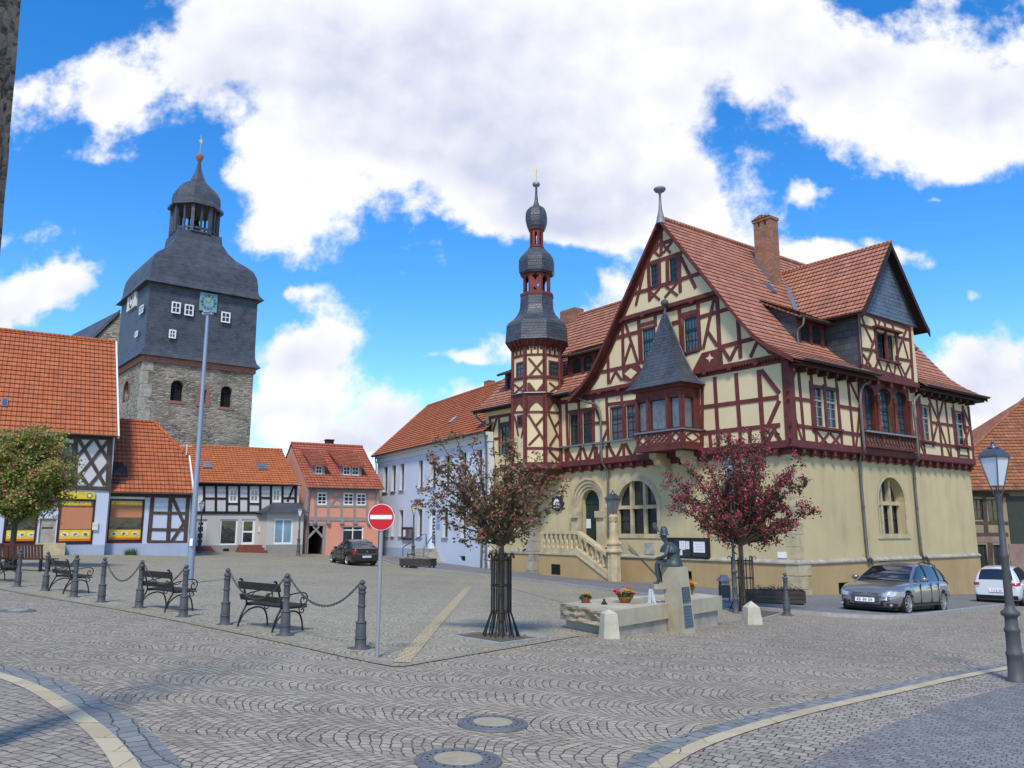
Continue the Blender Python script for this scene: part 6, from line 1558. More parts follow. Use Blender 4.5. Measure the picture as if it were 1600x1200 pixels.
for s_, uu in ((1, u1+.2), (-1, u0-.2)):
    m = MB(); m.tube([LB.p(uu, z9+.15, .1), LB.p(uu, z9+1.0, .12), LB.p(uu+s_*.2, z9+.95, .3), LB.p(uu+s_*1.15, z9+.05, 1.4), LB.p(uu+s_*1.15, z9-.85, 1.4)], .035, 8); part(blue, 'handrail', m, M_BSTEEL)
M_LETT = m_plain('faded blue lettering', (.22, .30, .52, 1), .8, bump=0)
m = MB(); r = rect_px(LB, TA, 812, 230, 882, 478); rr = random.Random(3)
for i in range(13):
    zz = r[3]-(r[3]-r[2])*(i+.5)/13
    if i in (3, 7):
        part(blue, 'wall_lettering', m, M_LETT); m = MB(); continue
    x_ = r[0]+.05
    while x_ < r[1]-.12:
        w_ = rr.uniform(.05, .12); m.prism(rpoly(LB, (x_, x_+w_, zz-.045, zz+.045), .012), -LB.n*.02); x_ += w_+.035
part(blue, 'wall_lettering', m, M_LETT)
m = MB(); m.boxv(LB.p(-.05, zel-.05, -.3), LB.u*(ul2+.2), Z*.22, LB.n*.5); m.boxv(LB.p(-.05, zel-.42, -.3), LB.u*(ul2+.1), Z*.37, LB.n*.36); part(blue, 'eaves_cornice', m, M_CWHITE)
Dl = 5.6; zrl = LB.px(673, 631, -Dl+.3)[1]
RLb = RP(LB.p(0, zel+.2, .35), LU, -LB.n*(Dl+.35)+Z*(zrl-zel-.2)); Lrl = hypot(Dl+.35, zrl-zel-.2); a_ = RLb.px(581, 714); b_ = RLb.px(673, 631)
m = MB(); courses(m, RLb.S, [(-.05, 0), (ul2+.35, 0), (b_[0], Lrl), (-.05, Lrl)], .36)
rbk = RP(LB.p(0, zel+.2, -2*Dl-.35), LU, LB.n*(Dl+.35)+Z*(zrl-zel-.2)); courses(m, rbk.S, [(-.05, 0), (ul2+.35, 0), (b_[0], Lrl), (-.05, Lrl)], .36)
e0, e1, e2 = RLb.S(ul2+.35, 0, .02), RLb.S(b_[0], Lrl, .02), rbk.S(ul2+.35, 0, .02); m.face([e0, e1, e2]); m.tube([e0, e1], .11, 8); m.tube([e1, e2], .11, 8); m.tube([RLb.S(0, Lrl, .03), e1], .12, 8)
br = part(blue, 'roof', m, M_TILEO); gutter(blue, LB.p(0, zel+.18, .45), LB.p(ul2+.3, zel+.18, .45), LB.n, .08)
_a = RLb.px(*T6b(527, 342)); m = MB(); m.prism([RLb.S(_a[0]+x, _a[1]+y, 0) for x, y in ((-.3, -.4), (.3, -.4), (.3, .4), (-.3, .4))], RLb.N*.12); _w = part(blue, 'roof_window', m, M_ZINC); m = MB(); m.prism([RLb.S(_a[0]+x, _a[1]+y, .13) for x, y in ((-.24, -.34), (.24, -.34), (.24, .34), (-.24, .34))], RLb.N*.01); part(_w, 'pane', m, M_GLASSB)
m = MB(); c_ = RLb.S(RLb.px(765, 600)[0], Lrl, 0); m.boxv(c_-LU*.4-Z*.8, LU*.8, -LB.n*.6, Z*1.3); part(blue, 'chimney', m, M_BRICK)
pipe(blue, [LB.p(ul2+.2, zel+.1, .45), LB.p(ul2+.05, zel-.6, .1), LB.p(ul2+.05, -1.0, .1)], .06, mat=M_ZINC)
pipe(blue, [LB.p(-.02, zel+.1, .45), LB.p(.12, zel-.8, .12), LB.p(.12, -1.2, .12)], .06, mat=M_GUTTER)
# ------------------------------------------------------------------ weathered house at the right edge
TR = crop(1500, 680, 5.455)
RO_ = corner(1500, 50); RF = Fr(RO_, V(.995, -.10, 0)); rh = thing('weathered_house', 'old brown timber house with mossy tile roof behind the lamp at the right edge', 'house', RO_)
M_OLDW = m_plaster('stained old plaster', (.30, .24, .16, 1), .3, dirt='#3c342a', dirtamt=.8, scale=1.2); M_GREENB = m_plain('dark green cladding', (.04, .05, .04, 1), .8); M_PNKW = m_plaster('pinkish old plaster', (.28, .19, .16, 1), .25, dirt='#4a3c36', dirtamt=.7, scale=1.5)
zer = RF.px(*TR(300, 470))[1]; rw = [rect_px(RF, TR, *b) for b in ((112, 542, 195, 722), (238, 545, 340, 735), (160, 932, 232, 1130), (290, 935, 375, 1130))]
m = MB(); m.holed([RF.p(-1, -4), RF.p(15, -4), RF.p(15, zer), RF.p(-1, zer)], [rpoly(RF, r) for r in rw], -RF.n*.3); m.face([RF.p(-1, -4), RF.p(-1, -4, -8), RF.p(-1, zer, -8), RF.p(-1, zer)]); part(rh, 'wall', m, M_OLDW)
m = MB(); r = rect_px(RF, TR, 412, 520, 545, 922); m.prism(rpoly(RF, (r[0], 14.8, r[2], r[3]), .06), -RF.n*.06); part(rh, 'green_cladding', m, M_GREENB)
m = MB(); r = rect_px(RF, TR, 420, 925, 545, 1100); m.prism(rpoly(RF, (r[0], 14.9, -4, r[3]), .04), -RF.n*.04); r = rect_px(RF, TR, 150, 862, 360, 915); m.prism(rpoly(RF, r, .03), -RF.n*.04); part(rh, 'pink_render', m, M_PNKW)
tm = MB(); beams(tm, RF, TR, [(60,500,420,515,.3),(100,530,120,860,.22),(205,530,225,860,.26),(345,530,360,860,.22),(60,745,410,748,.18),(60,848,410,845,.22),(255,920,262,1130,.3),(380,920,390,1130,.2),(100,920,150,1130,.2)]); part(rh, 'timber_frame', tm, M_OLDT)
for i, r in enumerate(rw): window(rh, RF, r, 2, 2, M_OLDT if i < 2 else M_BLKT, M_GLASS, .1, .07, .05)
Dr = 6; zrr = zer+6.6; RR = RP(RF.p(0, zer, .4), RF.u, -RF.n*Dr+Z*(zrr-zer)); Lrr = hypot(Dr, zrr-zer); a_ = RR.px(1519, 700); b_ = RR.px(1600, 624); k_ = (b_[0]-a_[0])/(b_[1]-a_[1]); ua_ = a_[0]-k_*a_[1]
m = MB(); courses(m, RR.S, [(ua_, 0), (15.5, 0), (15.5, Lrr), (ua_+k_*Lrr, Lrr)], .30, .05); e0, e1 = RR.S(ua_, 0, .02), RR.S(ua_+k_*Lrr, Lrr, .02); m.face([e0, e1, RF.p(ua_, zer, -2*Dr+.4)]); m.tube([e0, e1], .12, 8)
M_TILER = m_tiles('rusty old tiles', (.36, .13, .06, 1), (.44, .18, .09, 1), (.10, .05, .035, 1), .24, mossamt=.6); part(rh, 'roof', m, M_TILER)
gutter(rh, RF.p(ua_, zer, .5), RF.p(15, zer, .5), RF.n, .07)
m = MB(); m.boxv(RF.p(-1.0, -4, .5), RF.u*.9, Z*(RF.px(*TR(190, 1045))[1]+4), RF.n*1.2); m.boxv(RF.p(-1.1, RF.px(*TR(190, 1045))[1], .4), RF.u*1.1, Z*.12, RF.n*1.4)
tag(m.obj('gate_pillar', M_SAND, None, RF.p(-1, -2, .5)), 'short sandstone gate pillar behind the white car', 'pillar')
# ------------------------------------------------------------------ rough stone corner close to the camera, left edge
NP = CAMP + ray(-50, 824)*6.2; near = MB(); N0 = V(NP.x, NP.y, -.5)
m = MB(); rr = random.Random(5)
nv, nu = 25, 7; 
def npt(i, j, face):
    a = j*.045; zz = i*.3-.0
    base = N0 + (V(-1, .28, 0).normalized()*a if face == 0 else V(-.82, .57, 0).normalized()*a)
    r0_, r1_ = ray(-2, 470), ray(36, 0); za_, zb_n = CZ+r0_.z*6.2, CZ+r1_.z*6.2; xa_, xb_n = r0_.x*6.2, r1_.x*6.2
    base.x += xa_+(xb_n-xa_)*(zz-za_)/(zb_n-za_)-N0.x if zz > -9 else 0
    return base + Z*zz
for face in (0, 1):
    nrm = V(-.28, -1, 0).normalized()*1 if face == 0 else V(.57, .82, 0).normalized()
    vs = []
    for i in range(nv+1):
        for j in range(nu+1):
            rq = random.Random(i*97+j*13+(face*7 if j else 0)); vs.append(npt(i, j, face) + (nrm if j else V(.7, -.7, 0)) * rq.uniform(-.02, .02))
    fs = [[i*(nu+1)+j, i*(nu+1)+j+1, (i+1)*(nu+1)+j+1, (i+1)*(nu+1)+j] for i in range(nv) for j in range(nu)]
    if face == 0: fs = [f[::-1] for f in fs]
    m.add(vs, fs, smooth=True)
M_NEAR = m_rubble('dark rough wall stone', [(.05,.05,.048,1), (.06,.06,.056,1), (.07,.068,.06,1), (.055,.055,.053,1)], (.05, .05, .047, 1), .30, .30)
tag(m.obj('stone_wall', M_NEAR, None, N0), 'dark rough stone wall corner rising out of frame at the upper left edge', 'wall')

# ================================================================== street furniture
def at(px, py, dz=0): q = G(px, py); return V(q.x, q.y, q.z+dz)
def zat(loc, px, py): f = Fr(V(loc.x, loc.y, 0), V(1, 0, 0), V(0, -1, 0)); return f.px(px, py)[1]
# ---- bollards
bpx = [(563,1014),(445,993),(351,976),(286,964),(217,950),(158,941),(115,933),(70,923),(27,917),(-18,909)]
bl_lab = ['grey iron bollard, rightmost of the long row, beside the no entry sign post','grey iron bollard in front of the right end of the nearest bench','grey iron bollard just left of the nearest bench','grey iron bollard at the right end of the middle bench','grey iron bollard at the left end of the middle bench','grey iron bollard standing alone between two benches, fourth from the left','grey iron bollard in front of the right end of the left bench','grey iron bollard in front of the left end of the left bench','grey iron bollard second from the left picture edge, in front of the brown tree bench','grey iron bollard cut off at the left picture edge']
def mk_bollard(loc, label, group):
    t = thing('bollard', label, 'bollard', (0, 0, 0), group); m = MB()
    m.lathe([(.155, -.08), (.155, .012), (.10, .03), (.088, .05), (.084, .155)], 16); part(t, 'base_plate', m, M_IRON)
    m = MB(); m.lathe([(.084, .155), (.08, .39), (.055, .43), (.052, .66), (.054, .88), (.06, .895)], 16)
    part(t, 'shaft', m, M_IRON)
    for z, r in ((.16, .092), (.395, .086), (.64, .064), (.84, .064)): m = MB(); m.lathe([(r-.02, z-.018), (r, z-.012), (r+.003, z), (r, z+.012), (r-.02, z+.018)], 16); part(t, 'ring', m, M_IRON)
    m = MB(); m.lathe([(.066, .89), (.07, .91), (.06, .935), (.025, .945), (.022, .955), (.038, .965), (.046, .985), (.046, .995), (.036, 1.018), (.015, 1.032), (.001, 1.034)], 16); part(t, 'ball', m, M_IRON)
    t.location = loc; return t
bl = [mk_bollard(at(*bpx[0]), bl_lab[0], 'bollards with chains along the square')]
for i in range(1, 10): bl.append(dup(bl[0], at(*bpx[i]), .3*i, bl_lab[i]))
b_ = dup(bl[0], at(1230, 962), 1.0, 'grey iron bollard alone in front of the wooden planter near the town hall corner'); b_.scale = (1.1, 1.1, 1.1)
# ---- chains
def chain(a, b, sag, label):
    a, b = a+Z*.985, b+Z*.985; d = (b-a).normalized(); a = a+d*.05; b = b-d*.05
    L_ = (b-a).length; n = int(L_*1.12/.045); m = MB(); prev = None
    for i in range(n):
        t = (i+.5)/n; p = a.lerp(b, t) - Z*(sag*4*t*(1-t)); tt = (b-a) - Z*(sag*4*(1-2*t)); tt.normalize()
        s_ = tt.cross(Z).normalized(); u_ = s_.cross(tt); w = s_ if i % 2 else u_
        ring = []
        for k in range(8):
            th = 2*pi*k/8; ring.append(p + tt*(.034*cos(th)) + w*(.017*sin(th)))
        nn = tt.cross(w)
        for k in range(8):
            m.tube([ring[k], ring[(k+1) % 8]], .0065, 3, cap=False)
    o = m.obj('chain', M_IRON, None, (a+b)/2); tag(o, label, 'chain', 'chains hanging between the bollards'); return o
P_ = [o.location for o in bl]
for i, j, sg, lb in ((0, 1, .42, 'sagging iron chain between the two bollards right of the nearest bench'), (1, 2, .45, 'iron chain hanging across the nearest bench'), (3, 4, .40, 'iron chain hanging across the middle bench'), (4, 5, .45, 'sagging iron chain just left of the middle bench'), (6, 7, .40, 'iron chain hanging across the left bench'), (8, 9, .4, 'iron chain at the left picture edge')):
    chain(P_[i], P_[j], sg, lb)
# ---- benches
M_SLAT = m_timber('dark stained bench slats', (.035, .032, .03, 1), .3)
def mk_bench(label):
    # x along the length, +y is the front of the seat
    t = thing('park_bench', label, 'bench', (0, 0, 0), 'iron park benches behind the bollards'); L_ = 1.34
    m = MB()
    for k in range(4): m.boxv(V(-L_/2, -.13+k*.115, .405+.006*k), V(L_, 0, 0), V(0, .095, .004), V(0, 0, .03))
    part(t, 'seat', m, M_SLAT)
    m = MB(); m.boxv(V(-L_/2-.02, -.20, .50), V(L_+.04, 0, 0), V(0, -.03, .10), V(0, -.028, -.008)); m.boxv(V(-L_/2-.02, -.245, .70), V(L_+.04, 0, 0), V(0, -.035, .13), V(0, -.028, -.008)); part(t, 'backrest', m, M_SLAT)
    for s_ in (-1, 1):
        x = s_*(L_/2-.09); m = MB()
        def sp(pts, r=.013): m.tube(smooth_path([V(x, a, b) for a, b in pts], 5), r, 6)
        sp([(-.33, -.03), (-.27, .2), (-.17, .40), (-.19, .55), (-.26, .80), (-.30, .87), (-.33, .86)], .017)
        sp([(-.33, 0), (-.25, .18), (-.12, .30), (.05, .345), (.2, .30), (.27, .17), (.30, -.03)], .016)
        m.bar(V(x, -.17, .395), V(x, .36, .40), .03, .022)
        sp([(.20, .385), (.22, .32), (.27, .30), (.305, .34), (.28, .375), (.25, .355)], .010)
        sp([(-.20, .58), (-.05, .62), (.12, .645), (.26, .655), (.345, .62), (.37, .55), (.345, .475), (.28, .45), (.235, .49), (.24, .55), (.28, .57), (.30, .54), (.285, .52)], .012)
        sp([(-.19, .60), (-.12, .56), (-.04, .585), (.0, .63)], .009)
        part(t, 'side_frame', m, M_BLACK)
    return t
row = (P_[0]-P_[8]).normalized(); nrm_ = V(-row.y, row.x, 0)
if nrm_.y < 0: nrm_ = -nrm_
ang = atan2(row.y, row.x)
def bench_at(a, b, f=.5, off=.48): q = a.lerp(b, f) + nrm_*off; return V(q.x, q.y, gz(q.x, q.y))
bn = mk_bench('dark slatted iron bench nearest the camera, between two bollards'); bn.location = bench_at(P_[2], P_[1], .50, .34); bn.rotation_euler = (0, 0, ang)
dup(bn, bench_at(P_[4], P_[3], .28, .34), ang+.03, 'dark slatted iron bench in the middle, left of the silver lamp mast')
dup(bn, bench_at(P_[7], P_[6], .34, .36), ang-.04, 'dark slatted iron bench third from the right, near the brown tree bench')
dup(bn, bench_at(P_[9], P_[8], -.12, .4), ang, 'dark slatted iron bench at the left picture edge, only its scrolled end showing')
# brown wooden benches round the left tree
M_BRW = m_timber('red brown bench wood', (.085, .035, .025, 1), .3)
TL = at(18, 888)
def tree_bench(c, rot, L_, label):
    t = thing('wooden_bench', label, 'bench', (0, 0, 0), 'brown wooden benches round the left tree'); m = MB()
    for k in range(int(L_/.13)): m.boxv(V(-L_/2+.02+k*.13, -.26, .44), V(.095, 0, 0), V(0, -.09, .52), V(0, -.02, 0))
    m.boxv(V(-L_/2, -.34, .93), V(L_, 0, 0), V(0, -.04, 0), V(0, 0, .05)); part(t, 'backrest', m, M_BRW)
    m = MB()
    for k in range(4): m.boxv(V(-L_/2-.2, -.24+k*.14, .42), V(L_+.4, 0, 0), V(0, .12, 0), V(0, 0, .035))
    part(t, 'seat', m, M_BRW)
    for x in (-L_/2+.15, L_/2-.15):
        m = MB(); m.boxv(V(x-.04, -.25, -.06), V(.08, 0, 0), V(0, .08, 0), V(0, 0, .48)); m.boxv(V(x-.04, .2, -.06), V(.08, 0, 0), V(0, .08, 0), V(0, 0, .48)); m.tube([V(x, -.2, .1), V(x, 0, .02), V(x, .25, .12), V(x, .35, .3)], .02, 6); part(t, 'leg', m, M_BLACK)
    t.location = c; t.rotation_euler = (0, 0, rot); return t
c = at(42, 892); tree_bench(c, radians(-8), 1.7, 'brown wooden bench with upright back slats right of the left tree')
c = at(-20, 890); tree_bench(c, radians(10), 1.7, 'brown wooden bench with upright back slats at the left picture edge')
# ---- silver mast
mast = at(296, 911); t = thing('lamp_mast', 'tall slim silver grey mast with small head in front of the church tower', 'mast', mast)
zt9 = zat(mast, 324, 492); M_SILV = m_plain('galvanised grey blue', (.30, .34, .42, 1), .4, .5, .06, .5, 2, 0)
m = MB(); m.tube([mast-Z*.1, mast+Z*1.6], .115, 14); m.tube([mast+Z*1.6, V(mast.x, mast.y, zt9)], [.095, .055], 14); part(t, 'pole', m, M_SILV)
m = MB(); q = V(mast.x, mast.y, zt9); m.boxv(q+V(-.18, -.08, 0), V(.36, 0, 0), V(0, .16, 0), V(0, 0, .07)); m.boxv(q+V(-.12, -.14, .07), V(.24, 0, 0), V(0, .28, 0), V(0, 0, .05)); part(t, 'lamp_head', m, M_SILV)
m = MB(); zz = zat(mast, 299, 846); m.boxv(V(mast.x-.02, mast.y-.17, zz-.14), V(.10, 0, 0), V(0, .02, 0), V(0, 0, .24)); m.boxv(V(mast.x+.03, mast.y-.165, zz-.14), V(.02, 0, 0), V(0, .1, 0), V(0, 0, .24)); part(t, 'notice', m, M_PAPER)
# ---- no entry sign
sg = at(589, 1028); t = thing('no_entry_sign', 'round red no entry sign with white bar on a slim grey post', 'road sign', sg)
zc = zat(sg, 592, 808); M_SRED = m_plain('sign red', (.55, .012, .02, 1), .4, var=.04, bump=0)
m = MB(); m.tube([sg-Z*.1, V(sg.x+.012, sg.y, zc+.1)], .030, 12); part(t, 'post', m, m_plain('grey sign post', (.33, .33, .34, 1), .45, .4, .06, .5, 2, 0))
c = V(sg.x+.012, sg.y-.045, zc); R_ = .192
def disc(m, r, y0, th, n=48): m.prism([c+V(r*cos(2*pi*k/n), y0, r*sin(2*pi*k/n)) for k in range(n)], V(0, th, 0))
m = MB(); disc(m, R_, .0, .006); dd = part(t, 'disc', m, M_PAPER)
m = MB(); disc(m, R_*.955, -.004, .003); part(dd, 'red_field', m, M_SRED)
m = MB(); m.boxv(c+V(-R_*.83, -.009, -R_*.155), V(R_*1.66, 0, 0), V(0, .003, 0), V(0, 0, R_*.31)); part(dd, 'white_bar', m, M_PAPER)
m = MB(); m.lathe([(.034, -.03), (.034, .03)], 10, V(sg.x+.012, sg.y, zc+.06)); m.lathe([(.034, -.03), (.034, .03)], 10, V(sg.x+.012, sg.y, zc-.08)); part(t, 'clamp', m, M_SILV)
# ---- lamps
M_FROST = m_plain('frosted lantern glass', (.62, .66, .72, 1), .25, var=.05, spec=.6, bump=0)
M_AMBER = m_plain('yellowed lantern glass', (.62, .55, .30, 1), .3, var=.06, spec=.5, bump=0)
def lamp(loc, H, label, glass=None, base=1.15, group='street lamps', s=.68, ornate=False, pole=True, rot=.2, cat='street lamp'):
    t = thing('street_lamp' if pole else 'stair_lamp', label, cat, (0, 0, 0), group); Hl = .62*s; w0, w1 = .115*s, .245*s; zb = H-Hl-.33*s
    m = MB()
    if pole:
        m.lathe([(.17, -.2), (.17, .04), (.125, .07), (.12, .34), (.13, .36), (.13, .39), (.11, .41), (.105, .66), (.118, .68), (.118, .71), (.098, .73), (.092, base-.1), (.10, base-.08), (.14, base-.05), (.14, base-.01), (.085, base+.02), (.07, base+.08)], 14); part(t, 'base', m, M_IRON)
        m = MB(); m.lathe([(.066, base+.06), (.058, zb*.62), (.066, zb*.62+.03), (.066, zb*.62+.06), (.052, zb*.62+.08), (.042, zb-.18), (.055, zb-.15), (.055, zb-.1)], 12)
    else: m.lathe([(.03, 0), (.03, zb-.1), (.05, zb-.08)], 8)
    if ornate:
        for k in range(4):
            a = k*pi/2+rot; d = V(cos(a), sin(a), 0); m.tube(smooth_path([d*.02+Z*(zb-.5*s), d*.14*s+Z*(zb-.42*s), d*.15*s+Z*(zb-.3*s), d*.05*s+Z*(zb-.22*s), d*.02+Z*(zb-.12*s)], 4), .012, 5)
    part(t, 'pole', m, M_IRON)
    m = MB()
    for k in range(4):
        a = k*pi/2+pi/4+rot; d = V(cos(a), sin(a), 0)
        m.bar(d*w0*1.3+Z*zb, d*w1*1.35+Z*(zb+Hl), .022*s, .022*s); m.tube(smooth_path([d*.045+Z*(zb-.13), d*.09*s+Z*(zb-.1), d*w0*1.3+Z*zb], 4), .011, 5)
        d2 = V(cos(a+pi/2), sin(a+pi/2), 0); m.bar(d*w0*1.3+Z*zb, d2*w0*1.3+Z*zb, .025*s); m.bar(d*w1*1.36+Z*(zb+Hl), d2*w1*1.36+Z*(zb+Hl), .035*s)
        m.lathe([(.02*s, 0), (.028*s, .02*s), (.012*s, .05*s), (.001, .06*s)], 6, d*w1*1.38+Z*(zb+Hl))
    part(t, 'lantern_frame', m, M_IRON)
    m = MB(); a4_ = pi/4+rot
    m.lathe([(w0*1.22, zb+.012), (w1*1.28, zb+Hl-.01)], 4, (0, 0, 0), False, a4_); part(t, 'lantern_glass', m, glass or M_FROST)
    m = MB(); zr = zb+Hl; m.lathe([(w1*1.46, zr+.012), (w1*1.40, zr+.03), (w1*.98, zr+.13*s), (w1*.52, zr+.2*s)], 4, (0, 0, 0), False, a4_)
    m.lathe([(.135*s, zr+.19*s), (.14*s, zr+.2*s), (.075*s, zr+.235*s), (.055*s, zr+.27*s), (.06*s, zr+.285*s)], 8)
    rf = part(t, 'lantern_roof', m, M_ZINCD)
    m = MB(); m.lathe([(.022*s, zr+.28*s), (.036*s, zr+.30*s), (.04*s, zr+.32*s), (.02*s, zr+.35*s), (.006*s, zr+.38*s), (.001, zr+.39*s)], 8); part(rf, 'finial', m, M_IRON)
    if ornate:
        m = MB()
        for k in range(12):
            a = k*pi/6+rot; d = V(cos(a), sin(a), 0); r_ = w1*1.36*(1 if k % 3 else 1); m.lathe([(.03*s, 0), (.012*s, .07*s), (.001, .09*s)], 4, d*w1*1.1+Z*zr)
        part(rf, 'crest', m, M_IRON)
    t.location = loc; t.scale = (1, 1, 1); return t
M_ZINCD = m_plain('lantern roof metal', (.13, .14, .155, 1), .35, .6, .1, .5, 3, 0)
q = at(1590, 1066); lamp(q, zat(q, 1552, 690)-q.z, 'tall iron lantern lamp at the right edge, nearest the camera', base=.95, rot=.42).scale = (.86, .86, 1)
q = at(645, 885); q.z += .08; lamp(q, zat(q, 643, 785)-q.z, 'lantern lamp with yellowed glass in front of the light blue house', M_AMBER)
q = V(*PF_.p(-1.2, 0, 4)); q = at(311, 864); lamp(q, zat(q, 311, 781)-q.z, 'small lantern lamp behind the silver mast at the white house door', M_FROST)
q = at(466, 864); q2_ = CAMP + ray(466, 864)*57.5; q = V(q2_.x, q2_.y, gz(q2_.x, q2_.y)); lamp(q, zat(q, 466, 792)-q.z, 'small lantern lamp between the white shop bay and the pink house gateway', M_FROST)
q = at(1150, 958); _l = lamp(q, 4.3, 'lantern lamp hidden in the crown of the crimson hawthorn, only its post showing', M_FROST); _l.scale = (.62, .62, 1)
# ================================================================== town hall stairs
SF2 = FF.sh(1.75); T3 = crop(860, 820, 4.444)
u_l = SF2.px(*T2(205, 700))[0]; u_k = SF2.px(*T2(468, 700))[0]; u_n = SF2.px(*T2(700, 800))[0]; z_l = SF2.px(*T2(300, 600))[1]; z_b = SF2.px(*T2(300, 752))[1]; z_n = SF2.px(*T2(690, 765))[1]; z_nb = SF2.px(*T2(690, 905))[1]
gx = -1.3
st = thing('stone_staircase', 'sandstone entrance stairs with baluster parapet climbing to the town hall door', 'stairs', SF2.p(u_k, 0))
m = MB(); m.prism([SF2.p(u_l+.0, gx, 0), SF2.p(u_l, z_b-.05, 0), SF2.p(u_k, z_b-.05, 0), SF2.p(u_n, z_nb-.25, 0), SF2.p(u_n, gx, 0)], -SF2.n*.3); 
m.boxv(SF2.p(u_k-.0, gx, -1.72), FF.u*(u_l-u_k), Z*(1.72-gx), FF.n*1.45); part(st, 'stair_wall', m, M_OCHRE)
r = rect_px(SF2, T2, 288, 838, 348, 912); m = MB(); m.prism(rpoly(SF2, r, .01), -SF2.n*.1); w = part(st, 'cellar_window', m, M_DARK); m = MB()
for i in range(4): m.prism(rpoly(SF2, (r[0]+(r[1]-r[0])*i/3-.015, r[0]+(r[1]-r[0])*i/3+.015, r[2], r[3]), .03), -SF2.n*.02)
part(w, 'bars', m, M_BLACK)
m = MB(); ns = 9
for i in range(ns):
    ua_, ub_ = u_k+(u_n-u_k)*i/ns, u_k+(u_n-u_k)*(i+1)/ns; zz = 1.72-(1.72-gx-.1)*(i+1)/(ns+1)
    m.boxv(SF2.p(ub_, gx, -1.7), FF.u*(ua_-ub_), Z*(zz-gx), FF.n*1.42)
part(st, 'steps', m, M_SANDG)
m = MB(); wd = .34
def rail(za, zb2, h, w_, o_=0):
    m.prism([SF2.p(u_l, za, .02+o_), SF2.p(u_k, za, .02+o_), SF2.p(u_n+.1, za+(z_n-z_l), .02+o_), SF2.p(u_n+.1, za+(z_n-z_l)+h, .02+o_), SF2.p(u_k, za+h, .02+o_), SF2.p(u_l, za+h, .02+o_)], -SF2.n*w_)
rail(z_l-.14, 0, .15, .40, .03); rail(z_b-.02, 0, .26, .36, .01); rail(z_b-.12, 0, .10, .42, .04)
part(st, 'parapet_rail', m, M_SAND)
def baluster(m, p, h): m.lathe([(.09, 0), (.09, .05), (.055, .08), (.075, h*.25), (.105, h*.40), (.095, h*.52), (.05, h*.72), (.045, h*.82), (.085, h-.05), (.085, h)], 10, p)
zz0, zz1 = z_b+.22, z_l-.13; nb = 8
for i in range(nb):
    m = MB(); baluster(m, SF2.p(u_l+(u_k-u_l)*(i+.5)/nb, zz0, -.16), zz1-zz0); part(st, 'baluster', m, M_SAND)
nb = 6
for i in range(nb):
    f_ = (i+.6)/nb; dz = (z_n-z_l)*f_; m = MB(); baluster(m, SF2.p(u_k+(u_n-u_k)*f_, zz0+dz, -.16), zz1-zz0); part(st, 'baluster', m, M_SAND)
m = MB(); pc = SF2.p(u_n-.25, 0, -.1); zg = gx; zt7 = SF2.px(*T2(735, 745))[1]; zcap = SF2.px(*T2(735, 680))[1]; ztop = SF2.px(*T2(730, 480))[1]
m.lathe([(.85, zg-.3), (.85, zg+.18), (.68, zg+.2), (.66, zg+.42), (.48, zg+.45), (.42, zg+.62)], 12, pc)
m.lathe([(.38, zg+.6), (.35, zg+.8), (.33, zt7-.1), (.43, zt7-.04), (.43, zt7+.06), (.36, zt7+.1), (.36, zcap-.15), (.41, zcap-.1), (.40, zcap), (.26, zcap+.04)], 8, pc, False, AN+pi/8)
m.lathe([(.26, zcap), (.22, zcap+.3), (.20, zcap+.9), (.17, ztop-.4), (.20, ztop-.3), (.24, ztop-.1), (.15, ztop)], 8, pc, False, AN+pi/8)
part(st, 'newel_pillar', m, M_SAND)
m = MB(); m.tube([FF.p(u_n+.3, 1.9, .1), FF.p(u_n-2.0, .2, .1), FF.p(u_n-2.4, .2, .1)], .03, 8); m.tube([FF.p(u_n-2.1, .3, .1), FF.p(u_n-2.1, -.9, .1)], .025, 6); part(st, 'handrail', m, M_GUTTER)
q = V(pc.x, pc.y, ztop-.03); lamp(q, zat(q, 953, 766)-ztop, 'black crowned lantern on the stone pillar beside the town hall door', m_plain('dark lantern glass', (.16, .18, .19, 1), .2, bump=0), ornate=True, pole=False, s=1.15, rot=.65)
# ---- wall things on the town hall
def wallbox(name, F, T, box, th, mat, label, cat, d=.0):
    r = rect_px(F, T, *box); o = F.p((r[0]+r[1])/2, (r[2]+r[3])/2, d); t = thing(name, label, cat, o); m = MB(); m.prism(rpoly(F, r, d+th), -F.n*th); part(t, 'panel', m, mat); return t, r
t, r = wallbox('notice_board', FF, T3, (822, 90, 1112, 232), .14, M_BLACK, 'black glazed notice board with papers behind the seated statue', 'notice board', .02)
papers(t, FF, T3, [(850, 132, 872, 190), (912, 112, 952, 172), (955, 115, 980, 168), (902, 168, 932, 210), (1010, 118, 1088, 192)], .165)
m = MB()
for b in ((880, 105, 985, 220), (1000, 105, 1100, 220)): q4 = rect_px(FF, T3, *b); m.prism(rpoly(FF, q4, .162), -FF.n*.005)
part(t, 'display_panel', m, m_plain('dark felt', (.035, .035, .04, 1), .6, bump=0))
t, r = wallbox('stone_plaque', FF, T3, (658, 125, 722, 205), .06, M_SANDG, 'square stone plaque on the wall below the arched window', 'plaque')
t, r = wallbox('wall_sign', FF, T3, (1580, 190, 1640, 230), .03, M_PAPER, 'small white sign on the wall near the town hall corner', 'sign')
t, r = wallbox('wall_sign', FF, T2, (662, 402, 686, 430), .03, M_PAPER, 'tiny blue and white sign on the wall right of the town hall door', 'sign')
m = MB(); m.prism([FF.p((r[0]+r[1])/2+a*(r[1]-r[0])*.25, (r[2]+r[3])/2+b*(r[3]-r[2])*.3, .035) for a, b in ((-1, -1), (1, -1), (1, .3), (0, 1), (-1, .3))], -FF.n*.01); part(t, 'symbol', m, m_plain('sign blue', (.03, .10, .35, 1), .5, bump=0))
